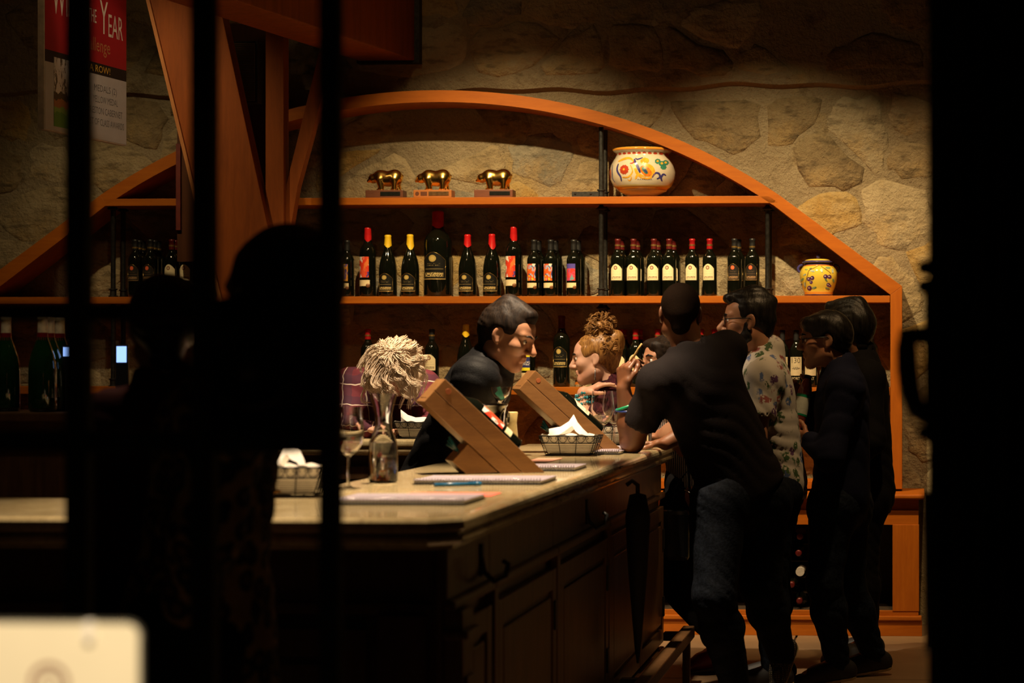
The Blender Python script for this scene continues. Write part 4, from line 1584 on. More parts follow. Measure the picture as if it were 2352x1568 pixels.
btext('W', .115, zb_ + .555, .21, .105, CREAMP)
btext('INE', .225, zb_ + .535, .14, .10, CREAMP)
btext('OF THE', .365, zb_ + .53, .085, .13, CREAMP)
btext('Y', .495, zb_ + .53, .21, .07, CREAMP)
btext('EAR', .60, zb_ + .505, .145, .13, CREAMP)
btext('Challenge', .42, zb_ + .41, .085, .26, FAINT)
btext('IN A ROW!', .43, zb_ + .308, .042, .24, YELP)
for i, s in enumerate(('MEDALS (2)', 'YELLOW MEDAL', 'PRESTON CABERNET', 'BEST OF CLASS AWARDS')):
    btext(s, .51, zb_ + .225 - i * .049, .042, (.2, .22, .3, .33)[i], GREYP)
for s in (0.06, WB - .06):
    part('hanging_wire', MB().tube([bpt(s, zt_b, -.014), bpt(s, Z1, -.014)], .0015, 5), BLACK_WIRE, bn)

# ------------------------------------------------------------------ tasting bar
HC = 1.02
XO, XI = -1.03, -1.68
YF0, YF1, YE = 4.88, 5.58, 9.36
m, N, L, B = new_mat('polished_granite')
tc = N.new('ShaderNodeTexCoord').outputs['Object']
f, _ = tex_noise(N, L, tc, 5, 8, 0.7)
g, _ = tex_noise(N, L, tc, 55, 4, 0.7)
c = ramp(N, L, f, [(0.3, (0.28, 0.20, 0.09)), (0.5, (0.46, 0.36, 0.19)), (0.7, (0.55, 0.45, 0.26))])
c = mixc(N, L, ramp(N, L, g, [(0.5, (0, 0, 0)), (0.7, (0.5, 0.5, 0.5))]), c, (0.16, 0.11, 0.06))
L.new(c, B.inputs['Base Color'])
B.inputs['Roughness'].default_value = 0.16
B.inputs['Coat Weight'].default_value = 0.3
GRANITE = m


def offset_poly(poly, d):
    n = len(poly)
    out = []
    for i in range(n):
        p0, p1, p2 = Vector(poly[i - 1]), Vector(poly[i]), Vector(poly[(i + 1) % n])
        e1, e2 = (p1 - p0).normalized(), (p2 - p1).normalized()
        n1, n2 = Vector((-e1.y, e1.x)), Vector((-e2.y, e2.x))       # inward for ccw
        b = (n1 + n2)
        b = b / max(0.2, b.dot(n1)) if b.length > 1e-6 else n1
        out.append(tuple(p1 + b * d))
    return out


def worktop(name, poly, z, root, mat=None):
    loops = [(0.030, z - .075), (0.030, z - .068), (0.012, z - .064), (0.004, z - .056), (0.004, z - .048), (0.014, z - .042), (0.018, z - .038), (0.008, z - .034),
             (0.0, z - .028), (0.0, z - .020), (0.002, z - .011), (0.007, z - .004), (0.014, z - .001), (0.022, z)]
    mb = MB()
    n = len(poly)
    v, f = [], []
    for d, zz in loops:
        for (x, y) in offset_poly(poly, d):
            v.append((x, y, zz))
    for k in range(len(loops) - 1):
        for i in range(n):
            j = (i + 1) % n
            f.append((k * n + i, k * n + j, (k + 1) * n + j, (k + 1) * n + i))
    f.append(tuple((len(loops) - 1) * n + i for i in range(n)))
    f.append(tuple(n - 1 - i for i in range(n)))
    mb.add(v, f)
    return part(name, mb, mat or GRANITE, root, False)


ch = 0.07
wt = thing('bar_worktop', 'long polished beige stone worktop with moulded edge on the tasting bar', 'worktop', (XO, YF0, HC - .075))
worktop('stone_slab', [(-4.3, YF0), (XO - ch, YF0), (XO, YF0 + ch), (XO, YE), (XI, YE), (XI, YF1), (-4.3, YF1)], HC, wt)
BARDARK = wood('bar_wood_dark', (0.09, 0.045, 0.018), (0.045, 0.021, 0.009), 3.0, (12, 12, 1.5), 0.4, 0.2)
zc_ = HC - .076


def panel_door(root, axis, a0, a1, z0, z1, face, out, hinge=None, drawer=False, mat=None):
    """frame-and-panel door standing on the plane axis=face, looking along out (+1/-1)"""
    mat = mat or BAR_WOOD

    def bx(u0, u1, w0, w1, d0, d1):
        d0, d1 = face + out * d0, face + out * d1
        if axis == 'x':
            return MB().box((min(d0, d1), u0, w0), (max(d0, d1), u1, w1))
        return MB().box((u0, min(d0, d1), w0), (u1, max(d0, d1), w1))
    fr = 0.06 if not drawer else 0.03
    d = part('drawer' if drawer else 'door', bx(a0, a1, z0, z1, .001, .012), mat, root, bevel=.002)
    for q in ((a0, a0 + fr, z0, z1), (a1 - fr, a1, z0, z1), (a0 + fr, a1 - fr, z0, z0 + fr), (a0 + fr, a1 - fr, z1 - fr, z1)):
        part('door_frame', bx(*q, .012, .024), mat, d, bevel=.003, off=root.location)
    part('raised_panel', bx(a0 + fr + .02, a1 - fr - .02, z0 + fr + .02, z1 - fr - .02, .012, .022), mat, d, bevel=.008, off=root.location)
    if hinge:
        for zz in hinge:
            part('hinge', bx(a1 - .05, a1 - .012, zz, zz + .085, .024, .030), IRON, d, bevel=.002, off=root.location)
    return d


XS = XO - .055
units = [(4.96, 5.46), (5.46, 6.43), (6.43, 7.53), (7.53, 9.20)]
names = ['narrow dark corner cabinet under the near end of the bar worktop', 'panelled bar cabinet with iron hinges, second from the near corner',
         'panelled bar cabinet with iron hinges, third from the near corner', 'long panelled bar cabinet beside the leaning man']
for i, (y0, y1) in enumerate(units):
    cb = thing('bar_cabinet', names[i], 'cabinet', (XS, y0, 0), 'cabinets under the tasting bar')
    part('cabinet_body', MB().box((XI + .05, y0 + (.0 if i else 0), .10), (XS, y1 - .002, zc_)), BAR_WOOD, cb)
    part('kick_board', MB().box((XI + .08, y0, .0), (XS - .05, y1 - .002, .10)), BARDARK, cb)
    part('base_moulding', MB().box((XS, y0, .08), (XS + .028, y1 - .002, .17)), BAR_WOOD, cb, bevel=.01)
    part('frieze', MB().box((XS, y0, zc_ - .12), (XS + .012, y1 - .002, zc_)), BAR_WOOD, cb, bevel=.003)
    part('cornice_moulding', MB().box((XS, y0, zc_ - .145), (XS + .03, y1 - .002, zc_ - .12)), BAR_WOOD, cb, bevel=.008)
    if i == 0:
        part('pilaster', MB().box((XS, y0 + .01, .17), (XS + .045, y0 + .14, zc_ - .145)), BAR_WOOD, cb, bevel=.006)
        part('pilaster_panel', MB().box((XS + .045, y0 + .035, .24), (XS + .052, y0 + .115, zc_ - .30)), BAR_WOOD, cb, bevel=.004)
        part('pilaster_cap', MB().box((XS, y0, zc_ - .21), (XS + .06, y0 + .15, zc_ - .19)), BAR_WOOD, cb, bevel=.006)
        panel_door(cb, 'x', y0 + .17, y1 - .03, .19, zc_ - .18, XS, 1)
    else:
        part('stile', MB().box((XS, y0, .17), (XS + .026, y0 + .055, zc_ - .145)), BAR_WOOD, cb, bevel=.004)
        n = 1 if i < 3 else 2
        a = y0 + .06
        w = (y1 - .01 - a) / n
        for k in range(n):
            panel_door(cb, 'x', a + k * w + .004, a + (k + 1) * w - .004, .19, zc_ - .18, XS, 1, (zc_ - .36, .30))
fronts = [(-1.95, -1.10), (-2.75, -1.95), (-3.55, -2.75), (-4.28, -3.55)]
YS = YF0 + .055
fn = ['dark panelled bar front right behind the third gate bar', 'dark panelled bar front behind the leopard-print coat', 'dark bar front left of the leopard-print coat', 'dark bar front at the far left']
for i, (x0, x1) in enumerate(fronts):
    cb = thing('bar_cabinet', fn[i], 'cabinet', (x0, YS, 0), 'front units of the tasting bar')
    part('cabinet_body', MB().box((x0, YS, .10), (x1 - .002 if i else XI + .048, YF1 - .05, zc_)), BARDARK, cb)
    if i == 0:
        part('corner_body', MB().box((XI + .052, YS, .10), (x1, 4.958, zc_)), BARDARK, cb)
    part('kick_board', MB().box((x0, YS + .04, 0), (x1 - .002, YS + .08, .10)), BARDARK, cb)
    part('frieze', MB().box((x0, YS - .012, zc_ - .12), (x1 - .002, YS, zc_)), BARDARK, cb, bevel=.003)
    part('cornice_moulding', MB().box((x0, YS - .028, zc_ - .145), (x1 - .002, YS, zc_ - .12)), BARDARK, cb, bevel=.006)
    part('base_moulding', MB().box((x0, YS - .026, .08), (x1 - .002, YS, .17)), BARDARK, cb, bevel=.008)
    if i == 0:
        part('pilaster', MB().box((x1 - .12, YS - .04, .17), (x1 - .01, YS, zc_ - .145)), BARDARK, cb, bevel=.006)
        panel_door(cb, 'y', x0 + .02, x1 - .15, .19, zc_ - .18, YS, -1, mat=BARDARK)
    else:
        panel_door(cb, 'y', x0 + .02, x1 - .02, .19, zc_ - .18, YS, -1, mat=BARDARK)
# back arm of the bar
YB0 = 9.86
wt2 = thing('back_worktop', 'stone worktop of the rear bar arm in front of the blonde woman', 'worktop', (-1.98, YB0, HC - .075))
worktop('stone_slab', [(-4.3, YB0), (-1.98, YB0), (-1.98, YB0 + .5), (-4.3, YB0 + .5)], HC, wt2)
cb = thing('rear_bar_cabinet', 'dark cabinet under the rear bar arm', 'cabinet', (-2.05, YB0 + .05, 0))
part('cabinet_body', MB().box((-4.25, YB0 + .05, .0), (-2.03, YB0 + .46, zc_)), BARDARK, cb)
for k in range(3):
    panel_door(cb, 'y', -4.2 + k * .72, -3.52 + k * .72, .12, zc_ - .05, YB0 + .05, -1, mat=BARDARK)
# iron coat hooks under the worktop edge
for k, (px, lab) in enumerate(((1112, 'black curled iron hook under the bar edge, nearest the corner'), (1352, 'black curled iron hook under the bar edge, further along'))):
    y = None
    d = ray(px, 1200)
    t_ = (XS + .02) / d.x
    y = d.y * t_
    hk = thing('coat_hook', lab, 'hook', (XS + .012, y, zc_ - .09), 'iron hooks under the bar')
    pts = [(XS + .012, y, zc_ - .05), (XS + .02, y, zc_ - .09), (XS + .045, y, zc_ - .115), (XS + .075, y, zc_ - .10), (XS + .080, y, zc_ - .07), (XS + .066, y, zc_ - .062)]
    part('hook_bar', MB().tube(pts, .0065, 8), IRON, hk, True)
    part('hook_plate', MB().box((XS + .012, y - .015, zc_ - .10), (XS + .018, y + .015, zc_ - .02)), IRON, hk, bevel=.002)
d = ray(1465, 1200)
y = d.y * (XS + .10) / d.x
um = thing('folded_umbrella', 'dark folded umbrella hanging point down beneath the bar edge', 'umbrella', (XS + .10, y, .30))
part('umbrella_canopy', MB().lathe([(.004, .30), (.012, .36), (.034, .62), (.045, .82), (.03, .90), (.012, .905)], 14, (XS + .10, y, 0)), M('dark_umbrella_cloth', (0.02, 0.015, 0.012), 0.8), um, True)
part('umbrella_handle', MB().tube([(XS + .10, y, .9), (XS + .10, y, .935), (XS + .08, y, .95), (XS + .06, y, .935)], .008, 8), BARDARK, um, True)
# wooden foot rail along the bar
fr = thing('foot_rail', 'dark wooden foot rail running along the foot of the bar', 'rail', (XS + .14, 7.2, 0))
part('rail_beam', MB().box((XS + .10, 5.0, .20), (XS + .15, 9.25, .25)), BAR_WOOD, fr, bevel=.006)
for y in (5.1, 6.4, 7.8, 9.15):
    part('rail_bracket', MB().box((XS + .029, y - .03, .20), (XS + .10, y + .03, .235)), IRON, fr, bevel=.004)
    part('rail_post', MB().box((XS + .11, y - .02, .0), (XS + .14, y + .02, .20)), BARDARK, fr)


# ------------------------------------------------------------------ things on the bar
def GZ(px, py, z=HC):
    return G(px, py, z)


def scroll(cx, w, h, z0, place, mb, r):
    """one C-scroll pair hanging from the rim, bowl downwards"""
    pts = []
    for i in range(13):
        t = math.pi + math.pi * i / 12
        pts.append((cx + w * .48 * math.cos(t), z0 + h * .95 + h * .9 * math.sin(t)))
    left = [(cx - w * .48, z0 + h * .95), (cx - w * .34, z0 + h * .93), (cx - w * .18, z0 + h * .72), (cx - w * .26, z0 + h * .55), (cx - w * .33, z0 + h * .68)]
    right = [(2 * cx - q[0], q[1]) for q in left]
    for p in (pts, left, right):
        mb.tube([place(u, z) for u, z in p], r, 4)


BASK = {}


def basket(label, c, w, d, h, yaw, nap='peak', food=False):
    o = thing('wire_basket', label, 'basket', (c.x, c.y, HC + .001), 'wire bread baskets on the bar', yaw)
    k = .78
    wires, scr = MB(), MB()

    def side(idx):
        def place(u, z):
            s = k + (1 - k) * (z / h)
            hw, hd = w / 2 * s, d / 2 * s
            if idx == 0:
                return (u * s, -hd, z)
            if idx == 1:
                return (hw, u * s, z)
            if idx == 2:
                return (-u * s, hd, z)
            return (-hw, -u * s, z)
        return place
    r = .0016
    for z, rr in ((h, .0024), (h * .64, .0018), (.003, .0022)):
        s = k + (1 - k) * (z / h)
        wires.tube([(-w / 2 * s, -d / 2 * s, z), (w / 2 * s, -d / 2 * s, z), (w / 2 * s, d / 2 * s, z), (-w / 2 * s, d / 2 * s, z)], rr, 5, True)
    for i in range(1, 8):
        z = h * .60 * i / 8
        s = k + (1 - k) * (z / h)
        wires.tube([(-w / 2 * s, -d / 2 * s, z), (w / 2 * s, -d / 2 * s, z), (w / 2 * s, d / 2 * s, z), (-w / 2 * s, d / 2 * s, z)], .0008, 4, True)
    for idx in range(4):
        ln = w if idx % 2 == 0 else d
        pl_ = side(idx)
        n = 6 if idx % 2 == 0 else 4
        for i in range(n):
            scroll(-ln / 2 + ln * (i + .5) / n, ln / n, h * .34, h * .645, pl_, scr, .0011)
        for i in range(4):
            u = -ln / 2 + ln * i / 3
            wires.tube([pl_(u, 0.003), pl_(u, h)], .0014, 4)
    for i in range(5):
        x = (-.5 + i / 4) * w * k
        wires.tube([(x, -d / 2 * k, .003), (x, d / 2 * k, .003)], .001, 4)
    link('wire_frame', wires.mesh('wire_frame', BLACK_WIRE, None, True), o)
    link('scroll_rim', scr.mesh('scroll_rim', BLACK_WIRE, None, True), o)
    np_ = thing('paper_napkin', 'white paper napkin in the %s' % label.replace('black wire ', ''), 'napkin', (c.x, c.y, HC + .004), 'napkins in the baskets', yaw)
    n = 18
    rr = random.Random(hash(label) % 999)
    v, f = [], []
    for i in range(n + 1):
        for j in range(n + 1):
            u, t = -1 + 2 * i / n, -1 + 2 * j / n
            e = max(abs(u), abs(t))
            s = .74 + .22 * e
            x, y = u * w / 2 * s, t * d / 2 * s
            if e > .62:
                q = min(1, (e - .62) / .30)
                z = .004 + h * .95 * q
                x, y = u / e * w / 2 * (.70 + .235 * q) * (e if False else 1) * 1, t / e * d / 2 * (.70 + .235 * q)
            else:
                x, y = u / .62 * w / 2 * .70, t / .62 * d / 2 * .70
                z = .004
            z += .004 * math.sin(9 * u + 3 * t) * (e > .6)
            v.append((x, y, z))
    for i in range(n):
        for j in range(n):
            f.append((i * (n + 1) + j, (i + 1) * (n + 1) + j, (i + 1) * (n + 1) + j + 1, i * (n + 1) + j + 1))
    mb = MB().add(v, f)
    link('liner_sheet', mb.mesh('liner_sheet', PAPER, None, True, False), np_)
    # folded flap standing up out of the basket
    mb = MB()
    hgt = h * (2.05 if nap == 'peak' else 2.0)
    if nap == 'dome':
        prof_ = [(-.62, .35), (-.5, .75), (-.36, 1.2), (-.15, 1.75), (-.02, 1.95), (.12, 1.75), (.35, 1.5), (.5, 1.15), (.6, .7), (.62, .35)]
    elif nap == 'low':
        prof_ = [(-.92, .6), (-.95, 1.75), (-.6, 1.45), (-.2, 1.30), (.3, 1.28), (.95, 1.18), (.92, .6)]
    else:
        prof_ = [(-.9, .5), (-.93, 1.30), (-.45, 1.46), (-.12, 1.75), (.10, 2.05), (.25, 1.72), (.45, 1.35), (.70, 1.05), (.72, .5)]
    v, f = [], []
    rows = 7
    for i, (u, z) in enumerate(prof_):
        for j in range(rows):
            t = j / (rows - 1)
            y = (-.30 + .75 * t) * d * .6 + .006 * math.sin(i * 1.9 + j)
            zz = .02 + (h * z - .02) * (1 - abs(t - .45) * .75) + .003 * math.sin(i * 2.3 + j * 1.7)
            v.append((u * w / 2 * .86 * (1 - .15 * abs(t - .5)), y, zz))
    for i in range(len(prof_) - 1):
        for j in range(rows - 1):
            f.append((i * rows + j, (i + 1) * rows + j, (i + 1) * rows + j + 1, i * rows + j + 1))
    mb.add(v, f)
    link('folded_flap', mb.mesh('folded_flap', PAPER, None, True, False), np_)
    if food:
        CR = M('toasted_cracker', (0.42, 0.20, 0.05), 0.8, 0, 0.4, 40, 0.3)
        for q in range(5):
            a = rr.uniform(0, 6)
            cr = thing('cracker', 'toasted brown cracker in the basket at the near end of the bar', 'cracker',
                       tuple(Vector((c.x, c.y, HC + .012 + q * .008)) + Matrix.Rotation(yaw, 3, 'Z') @ Vector((-w * .22 + .012 * math.cos(a), -d * .22 + .01 * math.sin(a), 0))), 'crackers in the near basket')
            link('cracker_piece', MB().box((-.022, -.018, 0), (.022, .018, .007)).mesh('cracker_piece', CR, bevel=.002), cr)
            cr.rotation_euler = (rr.uniform(-.4, .4), rr.uniform(-.4, .4), a)
    return o


basket('black wire basket of crackers at the near left end of the bar', GZ(664, 1140), .185, .14, .078, .12, 'dome', True)
basket('black wire basket with napkin in front of the far bottle stand', GZ(1312, 1046), .215, .15, .075, -.05, 'peak')
basket('black wire basket behind the two wine glasses', Vector((P(1392, 1020, 9.24).x, 9.24, 0)), .21, .15, .08, .05, 'low')
bc = Vector((P(962, 1000, YB0 + .12).x, YB0 + .12, 0))
basket('black wire basket on the rear bar arm before the blonde woman', bc, .21, .14, .075, -.04, 'low')

WINE = M('red_wine', (0.10, 0.004, 0.01), 0.05, 0, 0.1, 20, 0, 0.5)
PINKW = glass('pale_wine', (0.95, 0.80, 0.74), 0.0, 1.33)
WATER = glass('water', (0.97, 0.99, 0.98), 0.0, 1.33)


def wine_glass(label, c, h=.225, r=.044, wine=None):
    o = thing('wine_glass', label, 'glass', (c.x, c.y, HC + .001), 'wine glasses on the bar')
    s = h / .225
    outer = [(.001, .0), (.034, .0), (.034, .0012), (.012, .004), (.0045, .010), (.0038, .05), (.0042, .085), (.012, .092), (.028, .104), (.040, .125), (r, .15), (r * .96, .18), (r * .84, .225)]
    inner = [(r * .84 - .0010, .225), (r * .96 - .0012, .18), (r - .0014, .15), (.0384, .126), (.0262, .1065), (.010, .097), (.001, .096)]
    link('glass_bowl', MB().lathe([(a, b * s) for a, b in outer + inner], 32).mesh('glass_bowl', GLASSM, None, 'auto'), o)
    if wine:
        link('wine_fill', MB().lathe([(.001, .0975 * s), (.0095, .098 * s), (.0255, .108 * s), (.0372, .1265 * s), (.0375, .128 * s), (.001, .128 * s)], 28).mesh('wine_fill', wine, None, 'auto'), o)
    return o


wine_glass('wine glass with a little red wine at the third gate bar', GZ(800, 1122), .228, .044, WINE)
wine_glass('large wine glass with rosé rest in front of the far basket', GZ(1384, 1030), .235, .049, PINKW)
wine_glass('large wine glass with red wine behind the rosé glass', GZ(1411, 1027), .235, .049, WINE)
g0 = GZ(880, 1108)
cf = thing('carafe', 'clear glass water carafe with flared mouth near the third gate bar', 'carafe', (g0.x, g0.y, HC + .001))
co = [(.001, 0), (.038, 0), (.0425, .006), (.0425, .09), (.040, .12), (.028, .15), (.0235, .175), (.0235, .19), (.030, .222), (.041, .26)]
ci = [(.0395, .26), (.0283, .222), (.0218, .19), (.0218, .175), (.0265, .149), (.0383, .118), (.0407, .09), (.0407, .008), (.001, .006)]
link('carafe_glass', MB().lathe(co + ci, 36).mesh('carafe_glass', GLASSM, None, 'auto'), cf)
link('water_fill', MB().lathe([(.001, .0065), (.0402, .0085), (.0402, .09), (.0378, .117), (.001, .117)], 32).mesh('water_fill', WATER, None, 'auto'), cf)
g0 = GZ(1112, 1062)
bk = thing('wine_bucket', 'polished steel wine bucket between the two bottle stands', 'bucket', (g0.x, g0.y, HC + .001))
link('bucket_wall', MB().lathe([(.001, 0), (.055, 0), (.060, .004), (.073, .17), (.078, .195), (.084, .200), (.084, .205), (.077, .206), (.071, .195), (.066, .17), (.055, .01), (.001, .008)], 36).mesh('bucket_wall', STEEL, None, True), bk)
for s in (-1, 1):
    link('ring_handle', MB().tube([(s * .080 + s * .004, .022 * math.cos(t), .158 + .022 * math.sin(t)) for t in [i * math.pi / 8 for i in range(16)]], .003, 6, True).mesh('ring_handle', STEEL, None, True), bk)
g0 = GZ(1150, 1054)
mg = thing('cocktail_glass', 'tall cocktail glass holding a green folded card', 'glass', (g0.x, g0.y, HC + .001))
link('glass_bowl', MB().lathe([(.001, 0), (.036, 0), (.036, .0012), (.01, .004), (.0042, .012), (.004, .19), (.012, .205), (.032, .235), (.038, .262), (.0368, .262), (.0305, .236), (.010, .207), (.001, .204)], 32).mesh('glass_bowl', GLASSM, None, 'auto'), mg)
gc = thing('green_card', 'green folded card standing in the cocktail glass', 'card', (g0.x, g0.y, HC + .209))
GREENC = M('green_card_stock', (0.03, 0.30, 0.16), 0.6, 0, 0.06)
mb = MB().prism([(-.022, .004, .030), (-.012, .004, .040), (.014, .004, .008), (.004, .004, .0)], (0, .001, 0))
mb.prism([(-.014, -.004, .052), (-.002, -.004, .056), (.016, -.004, .012), (.004, -.004, .006)], (0, .001, 0))
link('card_leaf', mb.mesh('card_leaf', GREENC), gc)
g0 = GZ(1104, 1050)
tu = thing('tumbler', 'clear tumbler behind the steel wine bucket', 'glass', (g0.x - .02, g0.y + .13, HC + .001))
link('glass_wall', MB().lathe([(.001, 0), (.030, 0), (.032, .004), (.038, .235), (.0366, .235), (.0306, .012), (.001, .010)], 28).mesh('glass_wall', GLASSM, None, 'auto'), tu)
g0 = GZ(1176, 1050)
va = thing('ceramic_vase', 'slim pale yellow ceramic vase behind the steel bucket', 'vase', (g0.x, g0.y, HC + .001))
link('vase_wall', MB().lathe([(.001, 0), (.022, 0), (.026, .02), (.022, .08), (.018, .13), (.022, .165), (.020, .168), (.014, .13), (.001, .12)], 24).mesh('vase_wall', M('pale_glaze', (0.66, 0.50, 0.20), 0.3), None, True), va)
g0 = GZ(1462, 1030)
hb = thing('highball_glass', 'tall clear water glass behind the leaning man\'s forearm', 'glass', (g0.x, g0.y + .25, HC + .001))
link('glass_wall', MB().lathe([(.001, 0), (.030, 0), (.032, .004), (.036, .22), (.0346, .22), (.0306, .012), (.001, .010)], 28).mesh('glass_wall', GLASSM, None, 'auto'), hb)

# menus, papers, pen
MENU = M('mauve_menu_cover', (0.40, 0.34, 0.40), 0.35, 0, 0.08, 30)
MENUP = M('menu_pages', (0.72, 0.68, 0.64), 0.7, 0, 0.04, 60)
COIL = M('black_coil', (0.03, 0.03, 0.035), 0.3, 0.4)


def menu(label, pxl, pxr, py, depth, thick=.012, z0=HC):
    a, b = G(pxl, py, z0), G(pxr, py, z0)
    o = thing('spiral_menu', label, 'menu', (a.x, a.y, z0 + .0012), 'spiral menus on the bar')
    wd = b.x - a.x
    link('back_cover', MB().box((0, 0, 0), (wd, depth, .002)).mesh('back_cover', COIL, bevel=.0006), o)
    link('page_block', MB().box((.004, .012, .002), (wd - .004, depth - .003, thick - .002)).mesh('page_block', MENUP), o)
    link('front_cover', MB().box((0, .010, thick - .002), (wd, depth, thick)).mesh('front_cover', MENU, bevel=.0006), o)
    n = int(wd / .0085)
    mb = MB()
    for i in range(n):
        x = .006 + (wd - .012) * i / (n - 1)
        mb.tube([(x, .012 + .011 * math.cos(t), thick * .5 + .0085 * math.sin(t)) for t in [k * math.pi / 4 for k in range(8)]], .0009, 4, True)
    link('coil_binding', mb.mesh('coil_binding', STEEL, (0, 0, -.003), True), o)
    return o


menu('mauve spiral menu nearest the front edge of the bar', 758, 1070, 1160, .27)
menu('mauve spiral menu in front of the near bottle stand', 946, 1246, 1113, .28)
menu('mauve spiral menu right of the near bottle stand', 1165, 1322, 1082, .26)
menu('spiral menu beneath the wine glasses by the man\'s elbow', 1362, 1424, 1044, .26)
mm = menu('spiral menu lying on top beside the man\'s elbow', 1372, 1424, 1036, .24, .012)
REDP = M('coral_paper', (0.72, 0.10, 0.06), 0.6, 0, 0.05)
PINKP = M('peach_paper', (0.78, 0.36, 0.24), 0.6, 0, 0.05)
a, b = GZ(915, 1140), GZ(1128, 1140)
o = thing('coral_paper', 'coral red sheet of paper behind the nearest menu', 'paper', (a.x, a.y, HC + .0008))
link('sheet', MB().box((0, 0, 0), (b.x - a.x, .16, .0008)).mesh('sheet', REDP), o)
a = GZ(1203, 1061)
o = thing('peach_paper', 'peach sheet of paper between the bottle stands', 'paper', (a.x, a.y, HC + .0008))
link('sheet', MB().box((0, 0, 0), (.09, .30, .0008)).mesh('sheet', PINKP), o)
a, b = GZ(998, 1118.5), GZ(1105, 1115.5)
o = thing('blue_pen', 'blue ballpoint pen in front of the middle menu', 'pen', tuple(a))
BLUEP = M('blue_plastic', (0.02, 0.16, 0.36), 0.25)
dv = Vector((b.x - a.x, b.y - a.y, 0))
part('pen_barrel', MB().tube([a + Vector((0, 0, .0062)), a + dv * .85 + Vector((0, 0, .0062))], .005, 10), BLUEP, o, True)
part('pen_tip', MB().tube([a + Vector((0, 0, .0062)), a - dv * .09 + Vector((0, 0, .0058))], [.0045, .001], 10), STEEL, o, True)
part('pen_clip', MB().tube([a + dv * .97 + Vector((0, 0, .0125)), a + dv * .72 + Vector((0, 0, .0125))], .0012, 6), BLUEP, o, True)
part('pen_cap', MB().tube([a + dv * .85 + Vector((0, 0, .0062)), a + dv + Vector((0, 0, .0062))], .0056, 10), BLUEP, o, True)


